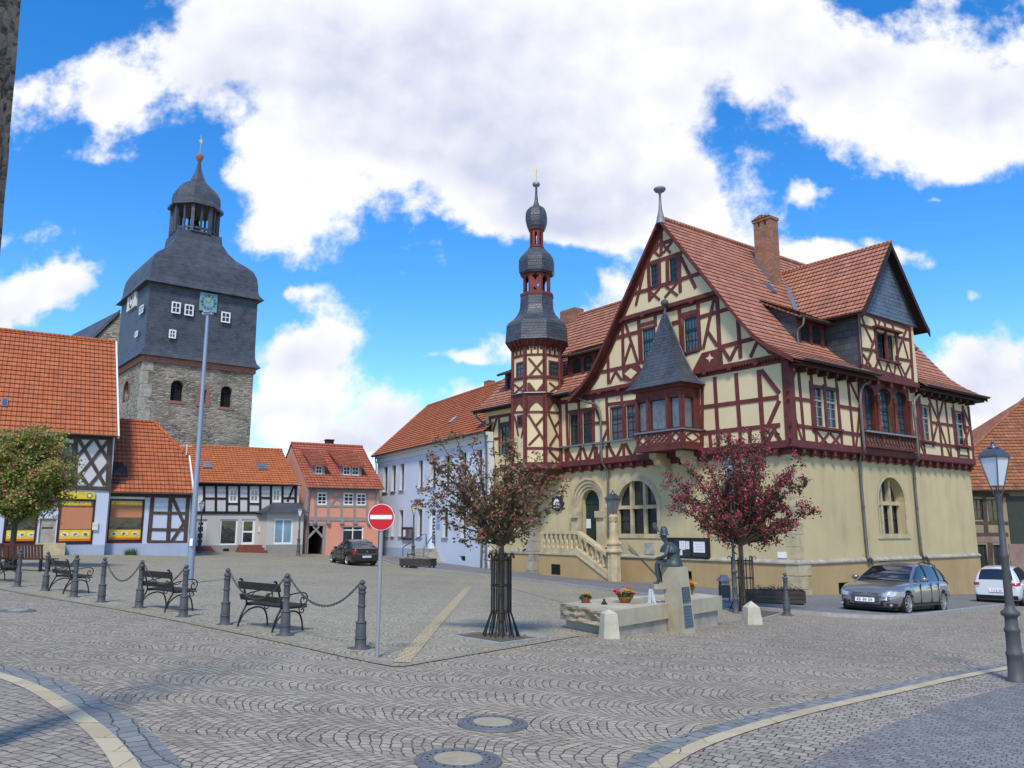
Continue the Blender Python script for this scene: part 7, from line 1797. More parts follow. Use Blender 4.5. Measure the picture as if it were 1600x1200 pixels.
r = rect_px(FF, T2, 288, 342, 380, 458); o = FF.p((r[0]+r[1])/2, (r[2]+r[3])/2, 0); t = thing('coat_of_arms', 'dark scrolled shield with white figure on the wall left of the door', 'crest', o)
cu_, cz3, a_, b_ = (r[0]+r[1])/2, (r[2]+r[3])/2, (r[1]-r[0])/2, (r[3]-r[2])/2
m = MB(); m.prism([FF.p(cu_+a_*cos(2*pi*k/40)*(1+.12*cos(8*2*pi*k/40))*.9, cz3+b_*sin(2*pi*k/40)*(1+.1*cos(8*2*pi*k/40))*.9, .12) for k in range(40)], -FF.n*.12); s1 = part(t, 'shield', m, m_plain('dark bronze', (.05, .04, .05, 1), .5, .3, .2))
m = MB(); A = [(-.45, -.55), (-.22, -.55), (-.22, .0), (-.1, .15), (-.08, -.55), (.08, -.55), (.1, .15), (.22, 0), (.22, -.55), (.45, -.55), (.45, .1), (.3, .4), (.12, .55), (-.12, .55), (-.3, .4), (-.45, .1)]
m.prism([FF.p(cu_-x*a_, cz3+y*b_, .14) for x, y in A], -FF.n*.03); part(s1, 'figure', m, M_PAPER)
# ================================================================== fountain
def tplane(px, py, z): r = ray(px, py); t_ = (z-CZ)/r.z; q = CAMP+r*t_; return V(q.x, q.y, z)
ZT = .135; ZG = -.75
A_, B_, C_, E_, D_ = [tplane(x, y, ZT) for x, y in ((875, 943), (955, 955), (1128, 931), (1083, 926.5), (950, 933.5))]
for _p in (A_, B_, C_, E_, D_): _p.z = 0
fo = thing('fountain', 'low pale stone fountain basin with rough hewn end in front of the town hall', 'fountain', (3, 17.4, -.45))
M_FST = m_plaster('pale fountain stone', (.45, .40, .29, 1), .2, dirt='#4e4838', dirtamt=1.6, scale=1.6)
outer = [A_, B_, C_, E_, D_]; outer = [V(p.x, p.y, 0) for p in outer]
cen = sum(outer, Vector())/5
inner = [tplane(x, y, ZT) for x, y in ((958, 938.5), (1020, 932), (1056, 930.5), (1062, 936), (988, 944.5))]; inner = [V(p.x, p.y, 0) for p in inner]
def lift(ps, z): return [V(p.x, p.y, z) for p in ps]
m = MB(); m.holed(lift(outer, ZT), [lift(inner, ZT)], V(0, 0, -.25))
zb9 = ZT-.30
for i in range(5):
    p, q = outer[i], outer[(i+1) % 5]; f = [V(p.x, p.y, zb9), V(q.x, q.y, zb9), V(q.x, q.y, ZT), V(p.x, p.y, ZT)]
    if (f[1]-f[0]).cross(f[2]-f[0]).dot((p+q)/2-cen) < 0: f = f[::-1]
    if i != 0: m.face(f)
m.face(lift(outer, zb9)); part(fo, 'basin', m, M_FST)
m = MB(); n1, n2 = 26, 9; nr = (B_-A_).cross(Z).normalized(); 
if nr.dot(cen-A_) > 0: nr = -nr
from mathutils import noise as mnoise
vs = []
for j in range(n2+1):
    for i in range(n1+1):
        u, v = i/n1, j/n2; p = A_.lerp(B_, u); z = zb9+(ZT-zb9)*v
        k = sin(pi*v)**.5 if 0 < v < 1 else 0; dd_ = mnoise.noise(V(u*9, v*4, 1.3))*.07+mnoise.noise(V(u*22, v*9, 4))*.03 - max(0, .10-.25*abs(u-.6)-.3*abs(v-.25))*1.2
        vs.append(V(p.x, p.y, z)+nr*(dd_*k*(1 if 0 < i < n1 else 0)))
fs = [[j*(n1+1)+i, j*(n1+1)+i+1, (j+1)*(n1+1)+i+1, (j+1)*(n1+1)+i] for j in range(n2) for i in range(n1)]
if (vs[1]-vs[0]).cross(vs[n1+1]-vs[0]).dot(nr) < 0: fs = [f[::-1] for f in fs]
m.add(vs, fs); part(fo, 'rough_face', m, m_plain('rough hewn stone', (.36, .30, .21, 1), .95, var=.4, nscale=4, bump=.8))
m = MB(); ins = [p+(cen-p).normalized()*.14 for p in outer]
m.prism(lift(ins, ZG), Z*(zb9-.005-ZG)); part(fo, 'plinth', m, M_SANDG)
b = NB('fountain water', .22, 0, .5); b.col(b.mix(b.mr(b.noise(b.coord('Object'), 6, 3, .6), .3, .7), (.20, .185, .14, 1), (.30, .28, .22, 1))); M_WATER = b.m
m = MB(); wp_ = lift(inner, ZT-.07); m.face(wp_ if (wp_[1]-wp_[0]).cross(wp_[2]-wp_[1]).z > 0 else wp_[::-1]); wt = part(fo, 'water', m, M_WATER)
# pillar
pl = thing('statue_pillar', 'leaning pale stone pillar with two metal plaques carrying the seated statue', 'pillar', (3.45, 16.9, -.45))
bo = [V(3.43, 16.7, ZG), V(3.77, 17.05, ZG), V(3.55, 17.42, ZG), V(3.22, 17.07, ZG)]; to = [V(3.38, 16.78, .87), V(3.62, 17.04, .87), V(3.36, 17.44, .87), V(3.10, 17.22, .87)]
m = MB(); m.add(bo+to, [[0, 1, 5, 4], [1, 2, 6, 5], [2, 3, 7, 6], [3, 0, 4, 7], [4, 5, 6, 7], [3, 2, 1, 0]]); part(pl, 'shaft', m, M_FST)
pn = (bo[1]-bo[0]).cross(to[0]-bo[0]).normalized()
def onface(u, v): return (bo[0].lerp(bo[1], u)).lerp(to[0].lerp(to[1], u), v)
M_PLQ = m_plain('plaque metal', (.10, .115, .125, 1), .45, .6, .3, .5, 25, .5); M_PLQ2 = m_plain('blue grey plaque', (.12, .17, .21, 1), .45, .4, .3, .5, 25, .5)
for (v0, v1, mt, lb) in ((.565, .755, M_PLQ, 'dark upper plaque'), (.27, .535, M_PLQ2, 'larger blue grey lower plaque')):
    q4 = [onface(.16, v0), onface(.86, v0), onface(.86, v1), onface(.16, v1)]; m = MB(); m.prism([p+pn*.014 for p in q4], -pn*.016); pq = part(pl, 'plaque', m, mt, lb)
    m = MB(); nl = 7
    for i in range(nl):
        a, b2 = (i+.25)/nl, (i+.6)/nl; x1 = .9-.25*((i*7) % 3)/3
        w = [q4[0].lerp(q4[3], a), q4[1].lerp(q4[2], a), q4[1].lerp(q4[2], b2), q4[0].lerp(q4[3], b2)]; w = [w[0].lerp(w[1], .1), w[0].lerp(w[1], x1), w[3].lerp(w[2], x1), w[3].lerp(w[2], .1)]
        m.prism([p+pn*.0165 for p in w], -pn*.004)
    part(pq, 'raised_text', m, M_PLQ2 if mt is M_PLQ else M_PLQ)
m = MB(); m.boxv(V(2.92, 17.02, .42), V(.26, .06, 0), V(-.06, .2, 0), V(0, 0, .10)); part(pl, 'foot_ledge', m, M_SANDG)
# water splash
m = MB(); rr = random.Random(4)
for i in range(26):
    a = rr.uniform(0, 6.28); r0 = rr.uniform(0, .05); r1 = rr.uniform(.05, .13); c0 = V(2.87, 17.12, .42)
    m.tube([c0+V(r0*cos(a), r0*sin(a), 0), c0+V(r0*cos(a)*1.6, r0*sin(a), -.16), c0+V(r1*cos(a), r1*sin(a), -.42)], [.006, .009, .004], 4)
for i in range(60):
    a = rr.uniform(0, 6.28); r1 = rr.uniform(.02, .2); m.lathe([(.001, 0), (.008, .008), (.001, .016)], 4, V(2.87+r1*cos(a), 17.12+r1*sin(a), ZT-.07+rr.uniform(0, .14)))
b = NB('splash water', .1, 0, .8); b.col((.75, .8, .85, 1)); b.b.inputs['Alpha'].default_value = .65; part(fo, 'water_jet', m, b.m)
# ---- seated statue
def skin_mesh(name, verts, edges, radii, mat, parent, sub=2, xf=None):
    me = bpy.data.meshes.new(name); me.from_pydata([Vector(v) for v in verts], edges, [])
    ob = bpy.data.objects.new(name, me); COL.objects.link(ob)
    md = ob.modifiers.new('skin', 'SKIN'); sk = me.skin_vertices[0].data if me.skin_vertices else None
    if sk is None: 
        bm = bmesh.new(); bm.from_mesh(me); bm.verts.layers.skin.verify(); bm.to_mesh(me); bm.free(); sk = me.skin_vertices[0].data
    for i, r_ in enumerate(radii): sk[i].radius = (r_, r_) if not isinstance(r_, tuple) else r_; sk[i].use_root = (i == 0)
    md.use_smooth_shade = True; s_ = ob.modifiers.new('sub', 'SUBSURF'); s_.levels = s_.render_levels = sub
    dg = bpy.context.evaluated_depsgraph_get(); me2 = bpy.data.meshes.new_from_object(ob.evaluated_get(dg)); bpy.data.objects.remove(ob); 
    if xf: me2.transform(xf)
    for p in me2.polygons: p.use_smooth = True
    me2.name = name; me2.materials.clear(); me2.materials.append(mat); o2 = bpy.data.objects.new(name, me2); COL.objects.link(o2); o2.parent = parent; return o2
b = NB('weathered bronze', .55, .55, .5); v = b.coord('Object'); b.col(b.mix(b.mr(b.noise(v, 7, 5, .6), .3, .7), (.04, .052, .058, 1), (.09, .112, .12, 1))); b.nor(b.bump(b.noise(v, 22, 4, .6), .5, .01)); M_BRZ = b.m
sta = thing('seated_statue', 'seated bronze figure in hat and coat on the pillar, seen from behind', 'statue', (3.36, 17.14, .87)); ORIG[sta] = Vector()
sta.rotation_euler = (0, 0, radians(168)); SC = .80; sta.scale = (SC, SC, SC)
vv = [(0,0,.09),(.02,0,.26),(.07,0,.42),(.13,0,.54),(.18,0,.61),(.22,.0,.69),(.235,0,.77),(.245,0,.83),
 (.03,.10,.08),(.24,.12,.10),(.44,.12,.09),(.43,.11,-.12),(.40,.10,-.34),(.42,.10,-.41),(.54,.11,-.42),
 (.03,-.10,.08),(.24,-.12,.10),(.43,-.12,.11),(.40,-.11,-.10),(.34,-.10,-.30),(.35,-.10,-.37),(.47,-.11,-.40),
 (.12,.19,.51),(.18,.27,.33),(.22,.28,.26),(.35,.15,.20),(.41,.07,.19),
 (.12,-.19,.51),(.17,-.27,.33),(.21,-.28,.26),(.34,-.16,.22),(.40,-.08,.22)]
ee = [(0,1),(1,2),(2,3),(3,4),(4,5),(5,6),(6,7),(0,8),(8,9),(9,10),(10,11),(11,12),(12,13),(13,14),(0,15),(15,16),(16,17),(17,18),(18,19),(19,20),(20,21),(3,22),(22,23),(23,24),(24,25),(25,26),(3,27),(27,28),(28,29),(29,30),(30,31)]
rr_ = [.14,.135,.145,.12,.055,.075,.095,.07,.09,.085,.065,.06,.04,.045,.03,.09,.085,.065,.06,.04,.045,.03,.065,.05,.048,.034,.032,.065,.05,.048,.034,.032]
for (w, hx, hy, hz, sgn) in ((26, .41, .07, .19, 1), (31, .40, -.08, .22, -1)):
    for k in range(5):
        th = k == 4; dy = (-.024+.016*k)*sgn; L1 = (.028, .033, .031, .024, .018)[k]
        base = len(vv); 
        if th: vv += [(hx+.0, hy+.03*sgn*-1, hz+.015), (hx+.03, hy-.045*sgn, hz+.01), (hx+.05, hy-.035*sgn, hz-.005)]
        else: vv += [(hx+.035, hy+dy, hz), (hx+.035+L1, hy+dy, hz-.012), (hx+.03+L1*1.5, hy+dy, hz-.035)]
        ee += [(w, base), (base, base+1), (base+1, base+2)]; rr_ += [.011, .009, .008]
skin_mesh('body', vv, ee, rr_, M_BRZ, sta)
m = MB(); m.lathe([(.001, -.02), (.014, 0), (.001, .03)], 6, (.325, 0, .755)); part(sta, 'nose', m, M_BRZ)

for s_ in (-1, 1):
    m = MB(); m.lathe([(.001, -.012), (.011, 0), (.001, .012)], 6, (.318, .032*s_, .785)); part(sta, 'eye', m, M_BRZ); m = MB(); m.lathe([(.001, -.03), (.018, 0), (.001, .03)], 6, (.235, .092*s_, .765)); part(sta, 'ear', m, M_BRZ)
m = MB(); m.bar((.318, -.022, .722), (.318, .022, .722), .012, .008); part(sta, 'mouth', m, M_BRZ)
m = MB(); m.lathe([(.14, .0), (.135, .02), (.105, .03), (.10, .08), (.085, .17), (.05, .225), (.01, .235)], 18, (.225, 0, .80)); hat = part(sta, 'hat', m, M_BRZ)
m = MB(); m.prism([V(a, 0, b2) for a, b2 in ((.32, .86), (.35, .87), (.43, .93), (.50, 1.0), (.52, 1.09), (.48, 1.14), (.42, 1.12), (.39, 1.03), (.36, .94))], V(0, .03, 0)); part(hat, 'plume', m, M_BRZ)
m = MB(); m.lathe([(.245, -.17), (.25, -.13), (.21, -.03), (.13, .06), (.07, .10)], 22, (.10, 0, .53), True, 0, 1.0); part(sta, 'cape', m, M_BRZ)
m = MB(); m.lathe([(.23, -.015), (.235, .01), (.20, .09), (.165, .2), (.16, .3), (.185, .42)], 20, (.0, 0, .03)); m.prism([V(-.02, .17, -.01), V(.36, .20, .02), (.36, .20, .15), V(-.02, .18, .2)], V(0, -.03, 0)); part(sta, 'coat', m, M_BRZ)
# ---- stone bollards
M_PST = m_plain('pale granite', (.47, .43, .34, 1), .9, var=.2, nscale=5, bump=.4)
def stone_post(px, py, ptop, w, rot, label, cap):
    q = at(px, py); h_ = zat(q, px, ptop)-q.z; t = thing('stone_bollard', label, 'stone bollard', q, 'pale stone bollards by the fountain'); m = MB(); a = rot
    r0, r1 = w*.72, w*.58; m.lathe([(r0, -.2), (r0, 0), (r1, h_-cap)], 4, q, False, a); part(t, 'shaft', m, M_PST)
    m = MB(); m.lathe([(r1, h_-cap+.001), (.01, h_)] if cap > .06 else [(r1, h_-cap+.001), (r1*.82, h_)], 4, q, False, a); part(t, 'cap', m, M_PST)
stone_post(952, 997, 952, .30, .42+pi/4-.2, 'square pale stone bollard with low sloping top at the near fountain corner', .07)
stone_post(1175, 975, 939, .36, .35+pi/4-.2, 'pointed pale stone bollard between the fountain and the crimson hawthorn', .14)
# ---- flower bowls
M_TERR = m_plain('terracotta', (.30, .095, .045, 1), .8, var=.15); M_SOIL = m_plain('soil', (.03, .02, .015, 1), .95)
def petals(m, c, r, n, rr, up=.4):
    for k in range(n):
        a = 2*pi*k/n+rr.uniform(-.2, .2); d = V(cos(a), sin(a), up+rr.uniform(-.2, .3)).normalized(); s_ = d.cross(Z).normalized()
        m.add([c, c+d*r*.6+s_*r*.35, c+d*r, c+d*r*.6-s_*r*.35], [[0, 1, 2, 3]])
def leafquad(m, c, s, rr):
    d = V(rr.gauss(0, 1), rr.gauss(0, 1), rr.gauss(0, .8)).normalized(); e = d.cross(V(rr.gauss(0, 1), rr.gauss(0, 1), rr.gauss(0, 1))).normalized()
    m.add([c-d*s*.5, c+e*s*.32, c+d*s*.5, c-e*s*.32], [[0, 1, 2, 3]])
def m_leaf(name, c1, c2, c3, rough=.6):
    b = NB(name, rough, 0, .25); g = b.n('ShaderNodeNewGeometry'); v = b.coord('Object')
    b.col(b.ramp(b.math('ADD', b.math('MULTIPLY', g.outputs['Random Per Island'], .7), b.math('MULTIPLY', b.noise(v, 1.1, 3, .5), .3)), [(.1, c1), (.5, c2), (.9, c3)]))
    tr = b.n('ShaderNodeBsdfTranslucent'); b.l((c2[0]*1.2, c2[1]*1.3, c2[2], 1), tr.inputs[0]); mx = b.n('ShaderNodeMixShader'); mx.inputs[0].default_value = .22
    out = [n for n in b.t.nodes if n.type == 'OUTPUT_MATERIAL'][0]; b.t.links.new(b.b.outputs[0], mx.inputs[1]); b.t.links.new(tr.outputs[0], mx.inputs[2]); b.t.links.new(mx.outputs[0], out.inputs[0]); return b.m
M_LEAF = m_leaf('garden leaves', (.03, .07, .015, 1), (.06, .13, .03, 1), (.10, .19, .05, 1))
M_FRED = m_leaf('red petals', (.60, .01, .01, 1), (.75, .02, .02, 1), (.80, .06, .05, 1)); M_FYEL = m_leaf('yellow petals', (.75, .50, .02, 1), (.85, .68, .06, 1), (.85, .75, .25, 1)); M_FORA = m_leaf('yellow brown petals', (.35, .12, .02, 1), (.75, .48, .05, 1), (.8, .6, .12, 1))
def bowl(px, py, r, h, label, kinds, seed, ztop=ZT):
    q = tplane(px, py, ztop); rr = random.Random(seed); t = thing('flower_bowl', label, 'flower pot', q, 'terracotta flower bowls on the fountain')
    m = MB(); m.lathe([(r*.55, 0), (r*.7, h*.2), (r*.98, h*.85), (r, h), (r*.9, h), (r*.85, h*.8), (.01, h*.75)], 18, q); part(t, 'bowl', m, M_TERR)
    m = MB()
    for i in range(260): a, d, z = rr.uniform(0, 6.28), r*1.05*sqrt(rr.random()), rr.random(); leafquad(m, q+V(d*cos(a), d*sin(a), h*.8+z*r*.8*(1-.4*(d/r)**2)), .055, rr)
    part(t, 'leaves', m, M_LEAF)
    for mt, nm, pts, n, s_ in kinds:
        m = MB()
        for i in range(n):
            cx_, cy_, cz9, sp_ = rr.choice(pts); petals(m, q+V((cx_+rr.gauss(0, sp_))*r, (cy_+rr.gauss(0, sp_))*r, h+(cz9+rr.gauss(0, sp_*.6))*r), s_*rr.uniform(.7, 1.1), 6, rr)
        part(t, nm, m, mt)
bowl(915, 942, .115, .10, 'terracotta bowl of small yellow brown pansies at the left end of the fountain', [(M_FORA, 'blossoms', [(0, 0, .6, .5)], 60, .028)], 1)
bowl(977, 942, .15, .12, 'terracotta bowl of red and yellow flowers beside the water jet', [(M_FRED, 'red_blossoms', [(-1.25, 0, .75, .22), (-1.0, -.2, .4, .2), (.3, .1, 1.0, .4), (1.0, -.2, .4, .15)], 60, .05), (M_FYEL, 'yellow_blossoms', [(.15, -.4, .8, .3), (.5, -.3, .75, .25)], 36, .045)], 2)
bowl(1077, 929, .12, .16, 'terracotta bowl of red and yellow flowers behind the statue pillar', [(M_FRED, 'red_blossoms', [(-.3, 0, 1.3, .35), (.2, -.3, .3, .3)], 30, .05), (M_FYEL, 'yellow_blossoms', [(.2, -.3, .8, .35), (.8, -.2, .6, .25)], 40, .045)], 3)
q = tplane(944, 944.5, ZT); m = MB(); m.lathe([(.045, 0), (.055, .02), (.04, .05), (.02, .08), (.025, .10), (.001, .12)], 10, q); m.lathe([(.02, 0), (.018, .02), (.001, .03)], 8, q+V(.05, 0, 0)); m.lathe([(.02, 0), (.018, .02), (.001, .03)], 8, q+V(-.045, 0, 0))
tag(m.obj('frog_figure', M_BLACK, None, q), 'tiny dark frog figure sitting on the fountain rim between two bowls', 'figurine')
# ---- bin, planters
def litter_bin(q, s, rot, label, full=True):
    t = thing('litter_bin', label, 'litter bin', (0, 0, 0)); m = MB(); m.boxv(V(-.17, -.13, .22), V(.34, 0, 0), V(0, .26, 0), V(0, 0, .42)); part(t, 'container', m, M_DKB)
    m = MB(); m.lathe([(.30, .80), (.29, .83), (.14, .96), (.12, .98)], 4, (0, 0, 0), False, pi/4); m.boxv(V(-.1, -.1, .97), V(.2, 0, 0), V(0, .2, 0), V(0, 0, .03)); part(t, 'hood', m, M_ZINC)
    m = MB()
    for sx in (-1, 1): m.boxv(V(sx*.17-.02, -.02, -.05), V(.035, 0, 0), V(0, .04, 0), V(0, 0, .88))
    part(t, 'post', m, M_DKB); m = MB(); m.boxv(V(-.13, -.135, .66), V(.26, 0, 0), V(0, .26, 0), V(0, 0, .13)); part(t, 'opening', m, M_SANDG)
    t.location = q; t.scale = (s, s, s); t.rotation_euler = (0, 0, rot); return t
M_DKB = m_plain('dark blue grey metal', (.045, .05, .065, 1), .5, .2, .1, .4, 4, 0)
litter_bin(at(1133, 944), .92, .1, 'dark litter bin with pale metal hood between fountain and crimson hawthorn')
q = at(640, 882); litter_bin(q, .85, .3, 'dark litter bin beside the planter in front of the light blue house')
M_PLW = m_timber('dark planter boards', (.05, .045, .042, 1), .3); M_HEA = m_leaf('heather', (.05, .03, .05, 1), (.09, .06, .08, 1), (.16, .12, .13, 1))
def planter(q, L_, W_, h, rot, label, seed, mat):
    t = thing('wooden_planter', label, 'planter', q, rotz=0); ORIG[t] = Vector(); rr = random.Random(seed); t.location = (0, 0, 0); m = MB(); T_ = .03
    for k in range(3):
        z0 = .08+k*(h-.08)/3; hh = (h-.08)/3-.012
        m.boxv(V(-L_/2, -W_/2, z0), V(L_, 0, 0), V(0, T_, 0), V(0, 0, hh)); m.boxv(V(-L_/2, W_/2-T_, z0), V(L_, 0, 0), V(0, T_, 0), V(0, 0, hh))
        m.boxv(V(-L_/2, -W_/2+T_, z0), V(T_, 0, 0), V(0, W_-2*T_, 0), V(0, 0, hh)); m.boxv(V(L_/2-T_, -W_/2+T_, z0), V(T_, 0, 0), V(0, W_-2*T_, 0), V(0, 0, hh))
    part(t, 'box', m, M_PLW)
    m = MB()
    for sx in (-1, 1):
        for sy in (-1, 1): m.boxv(V(sx*(L_/2-.12)-.05, sy*(W_/2-.1)-.05, -.06), V(.1, 0, 0), V(0, .1, 0), V(0, 0, .14))
    part(t, 'feet', m, M_PLW)
    m = MB(); m.boxv(V(-L_/2+T_, -W_/2+T_, h-.06), V(L_-2*T_, 0, 0), V(0, W_-2*T_, 0), V(0, 0, .02)); part(t, 'soil', m, M_SOIL)
    m = MB()
    for c_ in range(9):
        cx_, cy_ = rr.uniform(-.42, .42)*L_, rr.uniform(-.3, .3)*W_
        for i in range(70): leafquad(m, V(cx_+rr.gauss(0, .09), cy_+rr.gauss(0, .08), h-.04+abs(rr.gauss(0, .075))), .06, rr)
    part(t, 'plants', m, mat); t.location = q; t.rotation_euler = (0, 0, rot); return t
planter(at(1211, 947, .05), 1.85, .75, .46, radians(-14), 'long dark wooden planter with heather by the town hall corner', 5, M_HEA)
planter(at(653, 888, .07), 2.0, .8, .5, radians(-20), 'dark wooden planter with pale flowers in front of the light blue house', 6, m_leaf('pale flowers', (.20, .20, .16, 1), (.4, .4, .36, 1), (.6, .6, .58, 1)))
# notice case and bicycle rail by the blue house
r = rect_px(LB, TA, 300, 437, 478, 635); o = LB.p((r[0]+r[1])/2, r[2]); t = thing('notice_case', 'black glazed notice case on the light blue house behind the lamp', 'notice board', o)
m = MB(); m.prism(rpoly(LB, r, .16), -LB.n*.14); part(t, 'case', m, M_BLACK); m = MB(); m.prism(rpoly(LB, (r[0]+.15, r[1]-.15, r[2]+.15, r[3]-.15), .165), -LB.n*.01); part(t, 'glass', m, M_GLASSB)
m = MB(); w_ = (r[1]-r[0]); m.prism(rpoly(LB, (r[0]+w_*.62, r[0]+w_*.8, r[2]+.25, r[3]-.2), .172), -LB.n*.004); part(t, 'notice', m, M_PAPER)
t = thing('bicycle_rail', 'bent grey metal bicycle rail on the pavement before the light blue house', 'bicycle stand', at(745, 886, .08)); q0, q1, q2 = at(735, 885, .08), at(752, 889, .08), at(766, 892, .08); m = MB(); hh = zat(q0, 735, 869)-q0.z
m.tube([q0, q0+Z*hh, q0.lerp(q2, .4)+Z*hh, q2+Z*(hh*.85), q2+V(.6, -.8, 0)+Z*(hh*.3)], .03, 6); m.tube([q1, q1+Z*hh*.95], .03, 6); m.tube([q2, q2+Z*hh*.85], .03, 6); part(t, 'rail', m, M_GUTTER)
# weed at the foot of the annexe, grass by the bollard
def tuft(q, r, h, n, label, seed, mat=None):
    rr = random.Random(seed); m = MB()
    for i in range(n):
        a, d = rr.uniform(0, 6.28), r*sqrt(rr.random()); b0 = q+V(d*cos(a), d*sin(a)*.6, -.01); tp_ = b0+V(rr.gauss(0, r*.3), rr.gauss(0, r*.3), h*rr.uniform(.4, 1)); s_ = V(cos(a), sin(a), 0).cross(Z)*.006*(1+h*8)
        m.add([b0-s_, b0+s_, tp_], [[0, 1, 2]])
    tag(m.obj('weed_tuft', mat or M_LEAF, None, q), label, 'weed', 'weeds in the paving')
q = LF_.p(LF_.px(203, 863)[0], 0, .15); q = V(q.x, q.y, gz(q.x, q.y)); tuft(q, .35, .5, 160, 'green weed growing at the foot of the annexe wall', 3)
M_GRS = m_leaf('dry grass', (.10, .14, .03, 1), (.16, .19, .05, 1), (.24, .24, .09, 1))
q = at(553, 1014); tuft(q, .11, .05, 220, 'short grass tuft at the left foot of the rightmost bollard', 4, M_GRS); q = at(578, 1013); tuft(q, .10, .05, 160, 'short grass tuft between the rightmost bollard and the sign post', 5, M_GRS)

# ================================================================== trees
def m_bark(name, c): return m_plain(name, c, .95, var=.35, nscale=10, bump=.8)
M_BARK = m_bark('grey brown bark', (.085, .07, .05, 1))
def shoot(p0, p1, sag, rr, n=7, wob=.06):
    d = p1-p0; L_ = d.length; pts = []
    ph = rr.uniform(0, 6.28); ax = d.cross(Z).normalized() if d.cross(Z).length > .01 else V(1, 0, 0)
    for i in range(n+1):
        t = i/n; pts.append(p0+d*t + Z*(sag*L_*4*t*(1-t)) + ax*(wob*L_*sin(t*5+ph)*t) + Z*(wob*L_*sin(t*7+ph*2)*t*.6))
    return pts
def alongp(pts, t):
    x = t*(len(pts)-1); i = min(len(pts)-2, int(x)); return pts[i].lerp(pts[i+1], x-i)
def tree(base, fork_h, r0, tips, label, cat, seed, leaf, flower, lsize, fsize, per, fper, clus=.07, twigs=5, twl=.35, lean=(0, 0), sag=.08, bark=None, name='hawthorn_tree', group=None, fmix=1.0, tlo=.3):
    rr = random.Random(seed); t = thing(name, label, cat, base, group); fk = base+V(lean[0], lean[1], fork_h)
    tm = MB(); tm.tube([base-Z*.1, base+Z*.05, base.lerp(fk, .5)+V(.01, 0, 0), fk], [r0*1.25, r0, r0*.85, r0*.8], 10)
    lm, fm = MB(), MB(); twl_ = twl
    def cluster(p, k):
        for _ in range(per if rr.random() < .9 else per//2):
            leafquad(lm, p+V(rr.gauss(0, clus), rr.gauss(0, clus), rr.gauss(0, clus*.8)), lsize*rr.uniform(.6, 1.2), rr)
        if rr.random() < fmix:
            c = p+V(rr.gauss(0, clus*.6), rr.gauss(0, clus*.6), rr.gauss(0, clus*.4)+clus*.4)
            for _ in range(fper): leafquad(fm, c+V(rr.gauss(0, clus*.5), rr.gauss(0, clus*.5), rr.gauss(0, clus*.4)), fsize*rr.uniform(.7, 1.2), rr)
    for (dx, dy, dz, w) in tips:
        tip = fk+V(dx, dy, dz); st_ = fk - Z*rr.uniform(0, .12)*fork_h*.3
        pts = shoot(st_, tip, sag*rr.uniform(.3, 1.3)*(1 if dz < abs(dx)*1.2 else .2), rr)
        L_ = (tip-st_).length; tm.tube(pts, [max(.004, r0*.55*w*(1-.88*i/7)) for i in range(8)], 6)
        nt_ = max(3, int(twigs*L_/1.0))
        for k in range(nt_):
            tt = tlo+(1-tlo)*(k+rr.random()*.8)/nt_; p = alongp(pts, min(1, tt)); dr = V(rr.gauss(0, 1), rr.gauss(0, 1), rr.gauss(.25, .8)).normalized(); l2 = twl_*rr.uniform(.5, 1.2)*(1.15-.6*tt)
            q = p+dr*l2; tm.tube([p, p.lerp(q, .5)+V(0, 0, .02), q], [.010, .007, .003], 4)
            for a in (.35, .7, 1.0): cluster(p.lerp(q, a), k)
        for k in range(int(L_*4)): cluster(alongp(pts, rr.uniform(max(.35, tlo), 1.0)), k)
    part(t, 'trunk', tm, bark or M_BARK); cr = part(t, 'crown', lm, leaf); part(cr, 'blossom', fm, flower)
    return t
M_LH1 = m_leaf('hawthorn leaves', (.075, .065, .022, 1), (.14, .115, .045, 1), (.22, .17, .085, 1)); M_FH1 = m_leaf('faded pink blossom', (.24, .06, .06, 1), (.38, .11, .11, 1), (.54, .22, .20, 1))
M_LH2 = m_leaf('dark hawthorn leaves', (.022, .035, .012, 1), (.04, .055, .02, 1), (.07, .085, .03, 1)); M_FH2 = m_leaf('crimson blossom', (.24, .018, .045, 1), (.46, .045, .10, 1), (.66, .12, .20, 1))
def tips_px(base, fork_h, pxs, Y, seed, extra=0, spread=.75):
    rr = random.Random(seed); fk = base+Z*fork_h; out = []
    for (x, y, w) in pxs:
        dy = rr.uniform(-spread, spread); Yq = Y+dy; r = ray(x, y); q = CAMP+r*Yq; out.append((q.x-fk.x, q.y-fk.y, q.z-fk.z, w))
    return out
hb = at(783, 995); fh = zat(hb, 783, 850)-hb.z
px1 = [(668,712,.8),(678,748,.8),(662,762,.7),(645,783,.5),(702,672,.9),(690,690,.8),(730,700,1),(765,715,1),(800,690,1),(812,700,1),(835,708,.9),(858,730,.9),(878,742,.8),(884,760,.7),(870,790,.7),(850,815,.6),(822,830,.5),(716,846,.6),(738,842,.5),(690,815,.8),(705,790,.9),(760,750,.9),(790,740,1),(820,760,1),(840,775,.9),(740,775,.9),(775,790,.8),(805,800,.8),(750,735,1),(700,740,1),(720,725,1),(845,745,1),(770,830,.5),(800,720,1),(690,730,.8),(715,760,.8),(830,790,.8),(785,765,.8),(735,810,.7),(790,700,.8),(815,725,.9)]
tree(hb, fh, .060, tips_px(hb, fh, px1, hb.y, 3, spread=.95), 'hawthorn with faded pink blossom in the middle of the square', 'tree', 11, M_LH1, M_FH1, .078, .046, 5, 7, .058, 4.4, .38, group='hawthorn trees', sag=.07, fmix=.75)
hb2 = at(1162, 957); fh2 = zat(hb2, 1157, 850)-hb2.z
